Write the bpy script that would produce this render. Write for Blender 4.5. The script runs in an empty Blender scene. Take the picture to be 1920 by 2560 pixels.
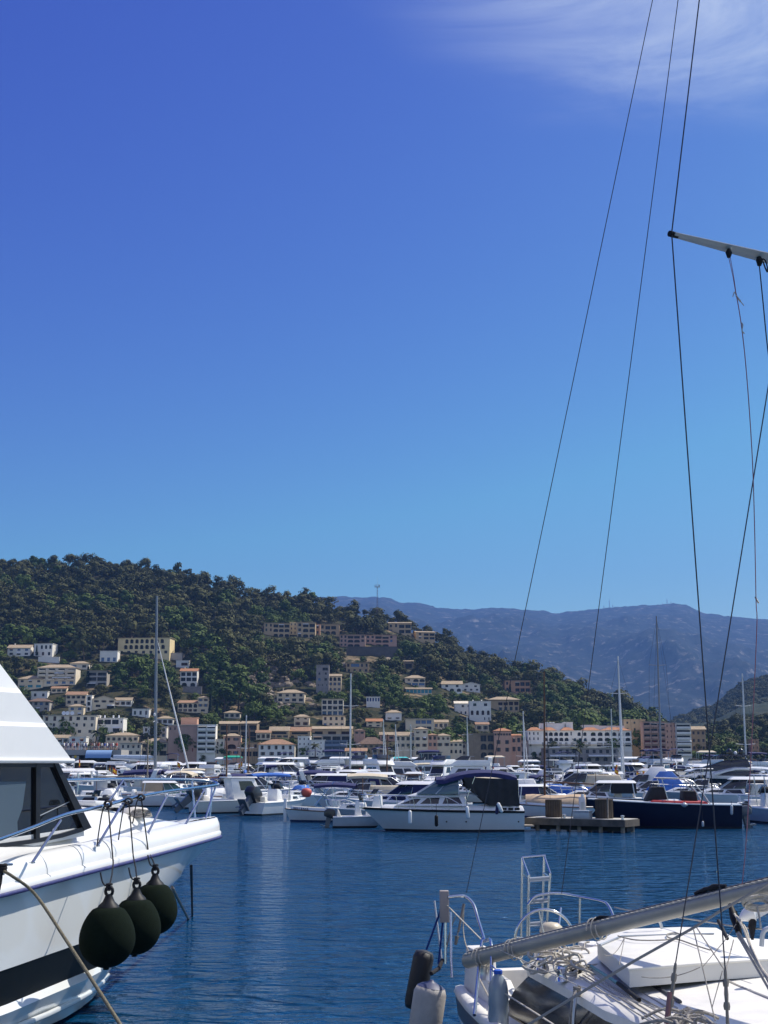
import bpy, bmesh, math, random
from mathutils import Vector, Matrix, noise
R = math.radians
sc = bpy.context.scene
col = sc.collection
rnd = random.Random(7)

# ---------------------------------------------------------------- camera
F = 3200.0            # focal length in photo pixels (photo 1920 x 2560)
HOR = 1910.0          # row of the horizon in the photo
H = 3.2               # eye height above the water
PITCH = math.atan((HOR - 1280) / F)
cd = bpy.data.cameras.new('camera')
cam = bpy.data.objects.new('camera', cd)
col.objects.link(cam)
cam.location = (0, 0, H)
cam.rotation_euler = (R(90) + PITCH, 0, 0)
cd.sensor_width = 36
cd.lens = 36 * F / 2560
cd.clip_start = 0.1
cd.clip_end = 30000
sc.camera = cam
FW = Vector((0, math.cos(PITCH), math.sin(PITCH)))
UP = Vector((0, -math.sin(PITCH), math.cos(PITCH)))

def ray(px, py):
    return FW + Vector((1, 0, 0)) * ((px - 960) / F) + UP * ((1280 - py) / F)

def P(px, py, Y):
    """world point seen at a photo pixel, Y metres in front of the quay"""
    d = ray(px, py)
    return Vector((0, 0, H)) + d * (Y / d.y)

def G(px, py, z):
    """world point seen at a photo pixel, at height z"""
    d = ray(px, py)
    return Vector((0, 0, H)) + d * ((z - H) / d.z)

def proj(w):
    v = Vector(w) - Vector((0, 0, H))
    k = v.dot(FW)
    return 960 + F * v.x / k, 1280 - F * v.dot(UP) / k

# ---------------------------------------------------------------- sky, sun, exposure
SUN_AZ, SUN_EL = R(60), R(52)      # azimuth from +Y (straight ahead) towards +X
world = bpy.data.worlds.new('World')
sc.world = world
world.use_nodes = True
nt = world.node_tree
nt.nodes.clear()
out = nt.nodes.new('ShaderNodeOutputWorld')
bg = nt.nodes.new('ShaderNodeBackground')
bg.inputs['Strength'].default_value = 0.10
sky = nt.nodes.new('ShaderNodeTexSky')
sky.sky_type = 'NISHITA'
sky.sun_disc = False
sky.sun_elevation = SUN_EL
sky.sun_rotation = SUN_AZ
sky.altitude = 0
sky.air_density = 1.0
sky.dust_density = 0.8
sky.ozone_density = 3.0
hs = nt.nodes.new('ShaderNodeHueSaturation')
hs.inputs['Saturation'].default_value = 1.22
hs.inputs['Value'].default_value = 1.0
nt.links.new(sky.outputs[0], hs.inputs['Color'])
# the deep violet-blue rendering of a clear midday sky: one colour curve for the whole sphere
scol = nt.nodes.new('ShaderNodeSeparateColor'); ccol = nt.nodes.new('ShaderNodeCombineColor')
nt.links.new(hs.outputs[0], scol.inputs[0])
for i_, (gain, pw, lin) in enumerate(((1.29, 1.42, 0.90), (3.22, 2.2, 1.02), (0.91, 0.86, 2.0))):
    m1 = nt.nodes.new('ShaderNodeMath'); m1.operation = 'MULTIPLY'; m1.inputs[1].default_value = 0.1
    m2 = nt.nodes.new('ShaderNodeMath'); m2.operation = 'POWER'; m2.inputs[1].default_value = pw
    m3 = nt.nodes.new('ShaderNodeMath'); m3.operation = 'MULTIPLY'; m3.inputs[1].default_value = gain * 10
    m4 = nt.nodes.new('ShaderNodeMath'); m4.operation = 'MULTIPLY'; m4.inputs[1].default_value = lin
    m5 = nt.nodes.new('ShaderNodeMath'); m5.operation = 'MINIMUM'
    nt.links.new(scol.outputs[i_], m1.inputs[0]); nt.links.new(m1.outputs[0], m2.inputs[0]); nt.links.new(m2.outputs[0], m3.inputs[0]); nt.links.new(scol.outputs[i_], m4.inputs[0]); nt.links.new(m3.outputs[0], m5.inputs[0]); nt.links.new(m4.outputs[0], m5.inputs[1]); nt.links.new(m5.outputs[0], ccol.inputs[i_])
# thin cirrus: noise stretched along the sky, fading in towards the sun's side; unseen overhead veil added as fill light
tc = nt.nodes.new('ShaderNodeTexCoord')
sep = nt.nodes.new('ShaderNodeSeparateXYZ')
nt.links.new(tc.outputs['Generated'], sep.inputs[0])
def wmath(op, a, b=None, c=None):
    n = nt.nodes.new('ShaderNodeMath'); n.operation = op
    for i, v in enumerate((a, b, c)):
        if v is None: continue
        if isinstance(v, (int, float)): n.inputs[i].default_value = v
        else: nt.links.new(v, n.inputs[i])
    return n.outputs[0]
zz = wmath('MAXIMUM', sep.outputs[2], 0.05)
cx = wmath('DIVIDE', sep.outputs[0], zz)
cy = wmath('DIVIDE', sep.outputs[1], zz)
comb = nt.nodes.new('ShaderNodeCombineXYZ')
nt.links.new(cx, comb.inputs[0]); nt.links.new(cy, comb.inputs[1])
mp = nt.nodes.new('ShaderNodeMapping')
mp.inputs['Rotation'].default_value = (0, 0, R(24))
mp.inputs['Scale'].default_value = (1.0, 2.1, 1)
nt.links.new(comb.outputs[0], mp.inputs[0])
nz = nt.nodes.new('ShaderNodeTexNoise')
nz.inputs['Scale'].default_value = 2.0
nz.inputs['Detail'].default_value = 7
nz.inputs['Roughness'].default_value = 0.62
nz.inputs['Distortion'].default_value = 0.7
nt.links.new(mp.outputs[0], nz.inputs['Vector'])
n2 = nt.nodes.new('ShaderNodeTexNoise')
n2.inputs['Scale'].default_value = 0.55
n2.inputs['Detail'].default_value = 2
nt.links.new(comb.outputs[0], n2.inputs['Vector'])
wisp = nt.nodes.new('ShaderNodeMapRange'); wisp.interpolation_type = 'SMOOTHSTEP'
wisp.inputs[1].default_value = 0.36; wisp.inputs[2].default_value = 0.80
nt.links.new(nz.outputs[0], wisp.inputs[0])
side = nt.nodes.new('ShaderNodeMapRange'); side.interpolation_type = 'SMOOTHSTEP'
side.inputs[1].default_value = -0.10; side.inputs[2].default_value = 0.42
nt.links.new(wmath('ADD', cx, wmath('MULTIPLY', wmath('SUBTRACT', 1.5, cy), 0.45)), side.inputs[0])  # widens the bank overhead, out of view, to brighten the shade
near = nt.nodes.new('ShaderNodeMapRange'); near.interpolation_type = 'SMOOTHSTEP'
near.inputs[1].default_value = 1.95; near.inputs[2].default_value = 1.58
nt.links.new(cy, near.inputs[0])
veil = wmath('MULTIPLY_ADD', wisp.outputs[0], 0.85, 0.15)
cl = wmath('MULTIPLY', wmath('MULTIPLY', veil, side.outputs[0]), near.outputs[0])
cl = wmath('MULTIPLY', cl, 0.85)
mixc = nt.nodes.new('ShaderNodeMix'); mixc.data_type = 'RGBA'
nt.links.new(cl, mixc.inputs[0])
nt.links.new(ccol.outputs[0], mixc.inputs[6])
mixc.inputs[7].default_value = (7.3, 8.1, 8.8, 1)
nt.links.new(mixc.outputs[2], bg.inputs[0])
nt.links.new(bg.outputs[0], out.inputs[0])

sd = bpy.data.lights.new('sun', 'SUN')
sd.energy = 4.7
sd.angle = R(0.53)
sd.color = (1.0, 0.94, 0.85)
sun = bpy.data.objects.new('sun', sd)
col.objects.link(sun)
sdir = Vector((math.sin(SUN_AZ) * math.cos(SUN_EL), math.cos(SUN_AZ) * math.cos(SUN_EL), math.sin(SUN_EL)))
sun.rotation_euler = sdir.to_track_quat('Z', 'Y').to_euler()
sun.location = (30, 20, 60)

sc.view_settings.view_transform = 'Standard'
sc.view_settings.look = 'None'
sc.view_settings.exposure = 0.25
sc.view_settings.gamma = 1
sc.view_settings.use_curve_mapping = False
sc.render.engine = 'CYCLES'
sc.cycles.max_bounces = 6
sc.cycles.diffuse_bounces = 2
sc.cycles.glossy_bounces = 3
sc.cycles.transmission_bounces = 4
sc.cycles.volume_bounces = 0
sc.cycles.caustics_reflective = False
sc.cycles.caustics_refractive = False
# ---------------------------------------------------------------- helpers
def link(o, parent=None):
    col.objects.link(o)
    if parent: o.parent = parent
    return o

def tag(o, label=None, cat=None, group=None, kind=None):
    if label: o['label'] = label
    if cat: o['category'] = cat
    if group: o['group'] = group
    if kind: o['kind'] = kind
    return o

def thing(name, label, cat, loc=(0, 0, 0), rz=0, group=None):
    o = bpy.data.objects.new(name, None)
    o.empty_display_size = 0.3
    o.location = loc
    o.rotation_euler = (0, 0, rz)
    link(o)
    return tag(o, label, cat, group)

def copy_tree(o, parent=None):
    c = o.copy()
    link(c, parent)
    for ch in list(o.children): copy_tree(ch, c)
    return c

class MB:
    """collects geometry, then links it as one mesh object"""
    def __init__(s): s.v, s.f, s.m = [], [], []
    def add(s, vs, fs, mi=0):
        n = len(s.v)
        s.v += [tuple(v) for v in vs]
        s.f += [tuple(i + n for i in f) for f in fs]
        s.m += [mi] * len(fs)
        return s
    def hexa(s, p, mi=0):
        """8 corners: bottom ring 0-3, top ring 4-7"""
        return s.add(p, [(3, 2, 1, 0), (4, 5, 6, 7), (0, 1, 5, 4), (1, 2, 6, 5), (2, 3, 7, 6), (3, 0, 4, 7)], mi)
    def box(s, x0, x1, y0, y1, z0, z1, M=None, mi=0):
        p = [Vector(q) for q in ((x0, y0, z0), (x1, y0, z0), (x1, y1, z0), (x0, y1, z0), (x0, y0, z1), (x1, y0, z1), (x1, y1, z1), (x0, y1, z1))]
        if M: p = [M @ q for q in p]
        return s.hexa(p, mi)
    def prism(s, poly, h, mi=0):
        """polygon (list of points) pushed along the vector h"""
        n = len(poly); h = Vector(h)
        p = [Vector(q) for q in poly]
        return s.add(p + [q + h for q in p], [tuple(range(n))[::-1], tuple(range(n, 2 * n))] + [(i, (i + 1) % n, n + (i + 1) % n, n + i) for i in range(n)], mi)
    def tube(s, pts, r, n=6, cap=True, mi=0, closed=False):
        pts = [Vector(p) for p in pts]
        m = len(pts)
        rs = r if isinstance(r, (list, tuple)) else [r] * m
        t0 = (pts[1] - pts[0]).normalized()
        a = t0.orthogonal().normalized()
        vs = []
        for i, p in enumerate(pts):
            if closed: t = pts[(i + 1) % m] - pts[i - 1]
            else: t = pts[min(i + 1, m - 1)] - pts[max(i - 1, 0)]
            if t.length < 1e-9: t = t0
            t.normalize()
            a = a - t * a.dot(t)
            if a.length < 1e-6: a = t.orthogonal()
            a.normalize()
            b = t.cross(a)
            for k in range(n):
                w = 2 * math.pi * k / n
                vs.append(p + (a * math.cos(w) + b * math.sin(w)) * rs[i])
        fs = []
        for i in range(m if closed else m - 1):
            j = (i + 1) % m
            for k in range(n):
                fs.append((i * n + k, i * n + (k + 1) % n, j * n + (k + 1) % n, j * n + k))
        if cap and not closed:
            fs.append(tuple(range(n))[::-1]); fs.append(tuple((m - 1) * n + k for k in range(n)))
        return s.add(vs, fs, mi)
    def lathe(s, prof, c=(0, 0, 0), n=16, M=None, mi=0):
        vs = []; c = Vector(c)
        for r, z in prof:
            for k in range(n):
                w = 2 * math.pi * k / n
                q = Vector((r * math.cos(w), r * math.sin(w), z))
                if M: q = M @ q
                vs.append(c + q)
        m = len(prof)
        fs = [(i * n + k, i * n + (k + 1) % n, (i + 1) * n + (k + 1) % n, (i + 1) * n + k) for i in range(m - 1) for k in range(n)]
        fs.append(tuple(range(n))[::-1]); fs.append(tuple((m - 1) * n + k for k in range(n)))
        return s.add(vs, fs, mi)
    def loft(s, rows, wrap=False, cap=False, mi=0):
        n = len(rows[0]); vs = [q for r_ in rows for q in r_]; fs = []
        for i in range(len(rows) - 1):
            for k in range(n if wrap else n - 1):
                fs.append((i * n + k, i * n + (k + 1) % n, (i + 1) * n + (k + 1) % n, (i + 1) * n + k))
        if cap:
            fs.append(tuple(range(n))[::-1]); fs.append(tuple((len(rows) - 1) * n + k for k in range(n)))
        return s.add(vs, fs, mi)
    def sheet(s, top, th, mi=0):
        """closed slab under a 2-D array of points"""
        d = Vector((0, 0, -th))
        rows = [[Vector(q) for q in r_] for r_ in top]
        bot = [[q + d for q in r_] for r_ in rows]
        nr, nc = len(rows), len(rows[0])
        s.loft(rows, mi=mi); s.loft([r_[::-1] for r_ in bot], mi=mi)
        edge = rows[0] + [r_[-1] for r_ in rows[1:]] + rows[-1][-2::-1] + [r_[0] for r_ in rows[-2:0:-1]]
        s.loft([[q + d for q in edge], edge], wrap=True, mi=mi)
        return s
    def mesh(s, name, mats, smooth=None, org=(0, 0, 0)):
        me = bpy.data.meshes.new(name)
        o_ = Vector(org)
        me.from_pydata([tuple(Vector(v) - o_) for v in s.v], [], s.f)
        for m in (mats if isinstance(mats, (list, tuple)) else [mats]): me.materials.append(m)
        if any(s.m): me.polygons.foreach_set('material_index', s.m)
        if smooth is not None:
            me.polygons.foreach_set('use_smooth', [True] * len(me.polygons))
            if smooth < 180: me.set_sharp_from_angle(angle=R(smooth))
        me.validate()
        return me
    def build(s, name, mats, parent=None, smooth=None, org=(0, 0, 0), fix=True, bev=0.0, seg=2):
        me = s.mesh(name, mats, smooth, org)
        if fix:
            b = bmesh.new(); b.from_mesh(me)
            bmesh.ops.recalc_face_normals(b, faces=b.faces)
            if bev:
                bmesh.ops.remove_doubles(b, verts=b.verts, dist=1e-4)
                es = [e for e in b.edges if len(e.link_faces) == 2 and e.calc_face_angle(0) > 0.5]
                bmesh.ops.bevel(b, geom=es, offset=bev, segments=seg, profile=0.5, affect='EDGES', clamp_overlap=True)
                for f in b.faces: f.smooth = True
            b.to_mesh(me); b.free()
            if bev: me.set_sharp_from_angle(angle=R(smooth or 40))
            elif smooth is not None and smooth < 180: me.set_sharp_from_angle(angle=R(smooth))
        return link(bpy.data.objects.new(name, me), parent)

def arc_pts(ps, n=8):
    """Catmull-Rom through the points"""
    ps = [Vector(p) for p in ps]; o = []
    for i in range(len(ps) - 1):
        p0 = ps[max(i - 1, 0)]; p1 = ps[i]; p2 = ps[i + 1]; p3 = ps[min(i + 2, len(ps) - 1)]
        for k in range(n):
            t = k / n
            o.append(0.5 * ((2 * p1) + (p2 - p0) * t + (2 * p0 - 5 * p1 + 4 * p2 - p3) * t * t + (3 * p1 - p0 - 3 * p2 + p3) * t ** 3))
    o.append(ps[-1])
    return o

def sag(a, b, d, n=8):
    a = Vector(a); b = Vector(b)
    return [a.lerp(b, i / n) - Vector((0, 0, d * 4 * (i / n) * (1 - i / n))) for i in range(n + 1)]

def interp(tab, x):
    if x <= tab[0][0]: return tab[0][1]
    for (a, b), (c, d) in zip(tab, tab[1:]):
        if x <= c: return b + (d - b) * (x - a) / (c - a)
    return tab[-1][1]

MATS = {}
def mat(name, c, rough=0.6, metal=0.0, var=0.0, scale=4.0, bump=0.0, bscale=30.0, spec=0.5, coat=0.0, trans=0.0, c2=None, emit=None, detail=4, alpha=1.0):
    """principled material; var / c2 give mottled colour, bump a fine relief, all in object space"""
    if name in MATS: return MATS[name]
    m = bpy.data.materials.new(name); m.use_nodes = True
    n = m.node_tree; b = n.nodes['Principled BSDF']
    b.inputs['Base Color'].default_value = (*c, 1)
    b.inputs['Roughness'].default_value = rough
    b.inputs['Metallic'].default_value = metal
    b.inputs['Specular IOR Level'].default_value = spec
    b.inputs['Coat Weight'].default_value = coat
    b.inputs['Transmission Weight'].default_value = trans
    b.inputs['Alpha'].default_value = alpha
    if var or c2 or bump: 
        t = n.nodes.new('ShaderNodeTexCoord')
    if var or c2:
        z = n.nodes.new('ShaderNodeTexNoise'); z.inputs['Scale'].default_value = scale; z.inputs['Detail'].default_value = detail; z.inputs['Roughness'].default_value = 0.65
        n.links.new(t.outputs['Object'], z.inputs['Vector'])
        r_ = n.nodes.new('ShaderNodeValToRGB')
        r_.color_ramp.elements[0].position = 0.34; r_.color_ramp.elements[1].position = 0.66
        lo = c2 if c2 else tuple(max(0, q * (1 - var)) for q in c)
        hi = c if c2 else tuple(min(1, q * (1 + var)) for q in c)
        r_.color_ramp.elements[0].color = (*lo, 1); r_.color_ramp.elements[1].color = (*hi, 1)
        n.links.new(z.outputs[0], r_.inputs[0]); n.links.new(r_.outputs[0], b.inputs['Base Color'])
    if bump:
        z2 = n.nodes.new('ShaderNodeTexNoise'); z2.inputs['Scale'].default_value = bscale; z2.inputs['Detail'].default_value = 5
        n.links.new(t.outputs['Object'], z2.inputs['Vector'])
        bp = n.nodes.new('ShaderNodeBump'); bp.inputs['Strength'].default_value = bump; bp.inputs['Distance'].default_value = 0.02
        n.links.new(z2.outputs[0], bp.inputs['Height']); n.links.new(bp.outputs[0], b.inputs['Normal'])
    MATS[name] = m
    return m

M_GEL = mat('gelcoat_white', (0.80, 0.80, 0.78), 0.28, coat=0.3, var=0.03, scale=1.5)
M_GEL2 = mat('gelcoat_cream', (0.74, 0.70, 0.60), 0.35, coat=0.2, var=0.04, scale=1.5)
M_GELG = mat('gelcoat_grey', (0.42, 0.45, 0.48), 0.3, coat=0.3, var=0.05)
M_DECK = mat('deck_white', (0.76, 0.75, 0.71), 0.55, var=0.05, scale=3, bump=0.08, bscale=60)
M_NAVYH = mat('hull_navy', (0.007, 0.010, 0.034), 0.3, spec=.3, var=0.1)
M_BLUEH = mat('hull_blue', (0.04, 0.10, 0.25), 0.2, coat=0.5)
M_BLACKH = mat('hull_black', (0.012, 0.013, 0.018), 0.14, coat=0.6)
M_ANTI = mat('antifoul_dark', (0.015, 0.02, 0.03), 0.8, var=0.3)
M_ANTIB = mat('antifoul_blue', (0.02, 0.05, 0.14), 0.8, var=0.3)
M_GLASS = mat('tinted_glass', (0.012, 0.016, 0.022), 0.05, spec=0.8)
M_GLASSB = mat('blue_glass', (0.05, 0.12, 0.16), 0.06, spec=0.8)
M_STEEL = mat('stainless_steel', (0.62, 0.64, 0.66), 0.16, metal=1.0)
M_ALU = mat('aluminium', (0.55, 0.56, 0.57), 0.35, metal=0.85, var=0.06)
M_ALUW = mat('painted_aluminium', (0.58, 0.60, 0.62), 0.4, metal=0.3)
M_NAVYC = mat('canvas_navy', (0.018, 0.022, 0.095), 0.85, var=0.18, scale=5, bump=0.3, bscale=12)
M_BLUEC = mat('canvas_blue', (0.03, 0.12, 0.42), 0.85, var=0.15, scale=5, bump=0.3, bscale=12)
M_BLACKC = mat('canvas_black', (0.014, 0.015, 0.020), 0.8, var=0.25, scale=5, bump=0.3, bscale=12)
M_CREAMC = mat('canvas_cream', (0.58, 0.50, 0.37), 0.85, var=0.08, scale=4, bump=0.3, bscale=10)
M_TANC = mat('canvas_tan', (0.52, 0.38, 0.25), 0.85, var=0.10, scale=4, bump=0.3, bscale=10)
M_WHITEC = mat('canvas_white', (0.74, 0.74, 0.73), 0.8, var=0.05, scale=4, bump=0.3, bscale=10)
M_GREENC = mat('canvas_green', (0.01, 0.36, 0.22), 0.8, var=0.08)
M_REDC = mat('canvas_red', (0.45, 0.04, 0.03), 0.8, var=0.1)
M_YELC = mat('flag_yellow', (0.75, 0.45, 0.03), 0.8)
M_TURQ = mat('canvas_turquoise', (0.08, 0.55, 0.55), 0.8)
M_RUB = mat('rubber_black', (0.010, 0.010, 0.011), 0.6, var=0.2, spec=0.25)
M_MOTOR = mat('outboard_black', (0.02, 0.022, 0.026), 0.3, coat=0.3)
M_MOTORG = mat('outboard_grey', (0.10, 0.115, 0.135), 0.35, coat=0.2)
M_WOOD = mat('varnished_wood', (0.17, 0.065, 0.025), 0.4, c2=(0.10, 0.035, 0.012), scale=6, coat=0.3)
M_WOODG = mat('grey_wood', (0.26, 0.22, 0.18), 0.8, var=0.25, scale=6, bump=0.3)
M_MASTB = mat('mast_brown', (0.13, 0.06, 0.03), 0.55, var=0.2)
M_ROPE = mat('rope_pale', (0.52, 0.48, 0.41), 0.9, var=0.15, scale=40, bump=0.5, bscale=120)
M_ROPEG = mat('rope_grey', (0.30, 0.28, 0.25), 0.9, var=0.25, scale=40, bump=0.5, bscale=120)
M_ROPEK = mat('rope_black', (0.015, 0.015, 0.02), 0.9, bump=0.5, bscale=120)
M_ROPEB = mat('rope_blue', (0.015, 0.05, 0.22), 0.9, bump=0.5, bscale=120)
M_WIRE = mat('rigging_wire', (0.045, 0.05, 0.07), 0.45, metal=0.5)
# ---------------------------------------------------------------- water
def node(n, t, **kw):
    q = n.nodes.new(t)
    for k, v in kw.items():
        if k in q.inputs: q.inputs[k].default_value = v
        else: setattr(q, k, v)
    return q

def water_mat():
    m = bpy.data.materials.new('harbour_water'); m.use_nodes = True
    n = m.node_tree; b = n.nodes['Principled BSDF']
    b.inputs['Base Color'].default_value = (0.001, 0.046, 0.120, 1)
    b.inputs['Roughness'].default_value = 0.03
    b.inputs['IOR'].default_value = 1.333
    t = n.nodes.new('ShaderNodeNewGeometry')
    def layer(sx, sy, rot, scale, detail, rough, dist):
        mp = node(n, 'ShaderNodeMapping'); mp.inputs['Scale'].default_value = (sx, sy, 1); mp.inputs['Rotation'].default_value = (0, 0, R(rot))
        z = node(n, 'ShaderNodeTexNoise', Scale=scale, Detail=detail, Roughness=rough, Distortion=dist)
        n.links.new(t.outputs['Position'], mp.inputs[0]); n.links.new(mp.outputs[0], z.inputs['Vector'])
        return z.outputs[0]
    a = layer(0.58, 1.30, 9, 1.0, 2, 0.45, 1.1)
    c = layer(0.8, 1.5, -20, 3.4, 3, 0.5, 0.6)
    g = layer(1, 1, 0, 0.09, 2, 0.5, 0.0)
    def ma(op, x, y):
        q = n.nodes.new('ShaderNodeMath'); q.operation = op
        for i, v in enumerate((x, y)):
            if isinstance(v, (int, float)): q.inputs[i].default_value = v
            else: n.links.new(v, q.inputs[i])
        return q.outputs[0]
    h = ma('ADD', ma('MULTIPLY', a, 0.34), ma('MULTIPLY', c, 0.12))
    gust = node(n, 'ShaderNodeMapRange'); gust.inputs[1].default_value = 0.35; gust.inputs[2].default_value = 0.65; gust.inputs[3].default_value = 0.65; gust.inputs[4].default_value = 1.15
    n.links.new(g, gust.inputs[0])
    h = ma('MULTIPLY', h, gust.outputs[0])
    bp = n.nodes.new('ShaderNodeBump'); bp.inputs['Strength'].default_value = 1.0; bp.inputs['Distance'].default_value = 1.15
    n.links.new(h, bp.inputs['Height']); n.links.new(bp.outputs[0], b.inputs['Normal'])
    return m

mb = MB()
mb.add([(-1500, -30, 0), (1500, -30, 0), (1500, 640, 0), (-1500, 640, 0)], [(0, 1, 2, 3)])
tag(mb.build('water', water_mat()), kind='structure', label='dark blue rippled harbour water')

# ---------------------------------------------------------------- hill
SHORE = 610.0
RIDGE = [(-900, 1420), (-400, 1400), (0, 1385), (240, 1386), (340, 1400), (400, 1412), (480, 1422), (560, 1443), (620, 1460), (695, 1477), (760, 1479), (845, 1504),
         (930, 1508), (1019, 1537), (1054, 1556), (1108, 1572), (1162, 1608), (1200, 1620), (1247, 1637), (1305, 1664), (1372, 1666), (1430, 1695), (1483, 1727),
         (1537, 1740), (1604, 1758), (1644, 1780), (1660, 1800), (1676, 1815), (1695, 1814), (1715, 1802), (1760, 1797), (1840, 1778), (1920, 1771), (2100, 1755), (2600, 1700)]
DEPTH = 430.0
def ridge_z(px, Y, grow=12.5):
    return max(4.0, P(px, interp(RIDGE, px), Y).z - grow)
def hill(px, t):
    """point of the hillside: px = photo column (bearing), t = 0 shore .. 1 ridge .. 1.4 behind it"""
    Y = SHORE + DEPTH * t
    zr = ridge_z(px, SHORE + DEPTH)
    x = P(px, HOR, Y).x
    if t <= 0: z = 1.6
    elif t <= 1:
        lo = 1.6 + 0.02 * t * zr
        z = lo + (zr - 1.6) * (0.25 * t + 0.75 * t ** 1.25) * 0.98 if t > 0.06 else 1.6 + (zr - 1.6) * 0.25 * t * 0.98
    else: z = zr - (t - 1) * 110
    a = min(1, max(0, t * 6)) * (1 if t < 0.9 else max(0, (1 - t) * 10))
    z += a * 5.0 * (noise.noise(Vector((x * 0.014, Y * 0.014, 3))) + 0.5 * noise.noise(Vector((x * 0.04, Y * 0.04, 8))))
    return Vector((x, Y, z))
def hill_at(px, py):
    """hillside point seen at a photo pixel -> (point, t)"""
    lo, hi = 0.0, 1.0
    for _ in range(26):
        m = (lo + hi) / 2
        if proj(hill(px, m))[1] > py: lo = m
        else: hi = m
    return hill(px, lo), lo

def ground_mat(name, a, b_, c_, s1, s2, bump=0.4):
    m = bpy.data.materials.new(name); m.use_nodes = True
    n = m.node_tree; b = n.nodes['Principled BSDF']; b.inputs['Roughness'].default_value = 0.95; b.inputs['Specular IOR Level'].default_value = 0.1
    t = n.nodes.new('ShaderNodeNewGeometry')
    z1 = node(n, 'ShaderNodeTexNoise', Scale=s1, Detail=8, Roughness=0.7); z2 = node(n, 'ShaderNodeTexNoise', Scale=s2, Detail=6, Roughness=0.7)
    n.links.new(t.outputs['Position'], z1.inputs['Vector']); n.links.new(t.outputs['Position'], z2.inputs['Vector'])
    r1 = n.nodes.new('ShaderNodeValToRGB'); r1.color_ramp.elements[0].position = 0.44; r1.color_ramp.elements[1].position = 0.56
    r1.color_ramp.elements[0].color = (*a, 1); r1.color_ramp.elements[1].color = (*b_, 1)
    n.links.new(z1.outputs[0], r1.inputs[0])
    r2 = n.nodes.new('ShaderNodeValToRGB'); r2.color_ramp.elements[0].position = 0.56; r2.color_ramp.elements[1].position = 0.66
    r2.color_ramp.elements[0].color = (0, 0, 0, 1); r2.color_ramp.elements[1].color = (1, 1, 1, 1)
    n.links.new(z2.outputs[0], r2.inputs[0])
    mx = n.nodes.new('ShaderNodeMix'); mx.data_type = 'RGBA'; mx.inputs[7].default_value = (*c_, 1)
    n.links.new(r2.outputs[0], mx.inputs[0]); n.links.new(r1.outputs[0], mx.inputs[6]); n.links.new(mx.outputs[2], b.inputs['Base Color'])
    bp = n.nodes.new('ShaderNodeBump'); bp.inputs['Strength'].default_value = bump; bp.inputs['Distance'].default_value = 1.5
    n.links.new(z1.outputs[0], bp.inputs['Height']); n.links.new(bp.outputs[0], b.inputs['Normal'])
    return m
M_HILL = ground_mat('hillside_scrub', (0.020, 0.028, 0.012), (0.060, 0.055, 0.028), (0.26, 0.19, 0.115), 0.12, 0.045)
rows = []
for i in range(56):
    t = -0.03 + 1.45 * i / 55
    rows.append([hill(px, t) for px in range(-900, 2601, 22)])
mb = MB(); mb.loft(rows)
tag(mb.build('hillside', M_HILL, smooth=180), kind='structure', label='dark scrubby hillside rising behind the harbour town')

# ---------------------------------------------------------------- far ridge and mountain
def range_mesh(name, prof, Yb, Yt, zb, amp, m, label, nx=240, ny=44, px0=-1200, px1=3200, grow=0, curve=1.0, seed=0, fs=1.0):
    rows = []
    for j in range(ny + 1):
        t = j / ny
        Y = Yb + (Yt - Yb) * t
        row = []
        for i in range(nx + 1):
            px = px0 + (px1 - px0) * i / nx
            zt = P(px, interp(prof, px), Yt).z - grow
            z = zb + (zt - zb) * t ** curve
            x = P(px, HOR, Y).x
            k = (min(1, t * 4) * max(0.0, 1 - t) ** 0.8 * 1.4) if t < 1 else 0
            q = Vector((x * 0.0016 * fs, Y * 0.0016 * fs * .6, seed))
            rn = noise.multi_fractal(q * 2.2, 0.75, 2.2, 7) - 0.8
            z += amp * k * rn
            if t > 0.9: z += amp * 0.14 * noise.noise(q * 22) * (t - .9) * 10
            row.append(Vector((x, Y, z)))
        rows.append(row)
    rows.append([Vector((v.x, v.y + 150, v.z - 160)) for v in rows[-1]])
    mb = MB(); mb.loft(rows)
    return tag(mb.build(name, m, smooth=180), kind='structure', label=label)
MTN = [(-1200, 1560), (0, 1500), (600, 1496), (831, 1491), (854, 1489), (887, 1492), (912, 1495), (927, 1491), (954, 1491), (972, 1494), (990, 1503), (1008, 1509), (1044, 1507), (1071, 1513),
       (1100, 1520), (1180, 1524), (1215, 1521), (1247, 1518), (1314, 1524), (1358, 1526), (1407, 1535), (1448, 1528), (1500, 1522), (1559, 1517), (1648, 1512), (1706, 1509), (1735, 1511),
       (1748, 1519), (1782, 1534), (1849, 1541), (1920, 1547), (2300, 1570), (3200, 1600)]
M_MTN = ground_mat('mountain_rock', (0.008, 0.015, 0.011), (0.022, 0.028, 0.022), (0.17, 0.16, 0.145), 0.02, 0.016, 0.5)
range_mesh('mountain', MTN, 4200, 9000, 20, 105, M_MTN, 'blue hazy limestone mountain behind the hill', curve=0.85, seed=2, nx=420, ny=90, fs=0.55)
MID = [(-1200, 1905), (1500, 1900), (1640, 1850), (1700, 1800), (1791, 1771), (1830, 1742), (1871, 1711), (1920, 1698), (2100, 1660), (2600, 1640), (3200, 1700)]
M_MID = ground_mat('wooded_ridge', (0.020, 0.030, 0.016), (0.045, 0.055, 0.030), (0.08, 0.08, 0.05), 0.03, 0.012, 1.0)
range_mesh('wooded_ridge', MID, 1250, 1900, 2, 14, M_MID, 'dim wooded ridge below the mountain', nx=160, ny=30, px0=1300, px1=3000, seed=5)

# land between the hills and the mountain
mb = MB(); mb.add([(-12000, 1040, 0.4), (12000, 1040, 0.4), (12000, 10000, 0.4), (-12000, 10000, 0.4)], [(0, 1, 2, 3)])
tag(mb.build('valley_ground', M_MID), kind='structure', label='low valley ground behind the hill')

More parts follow.
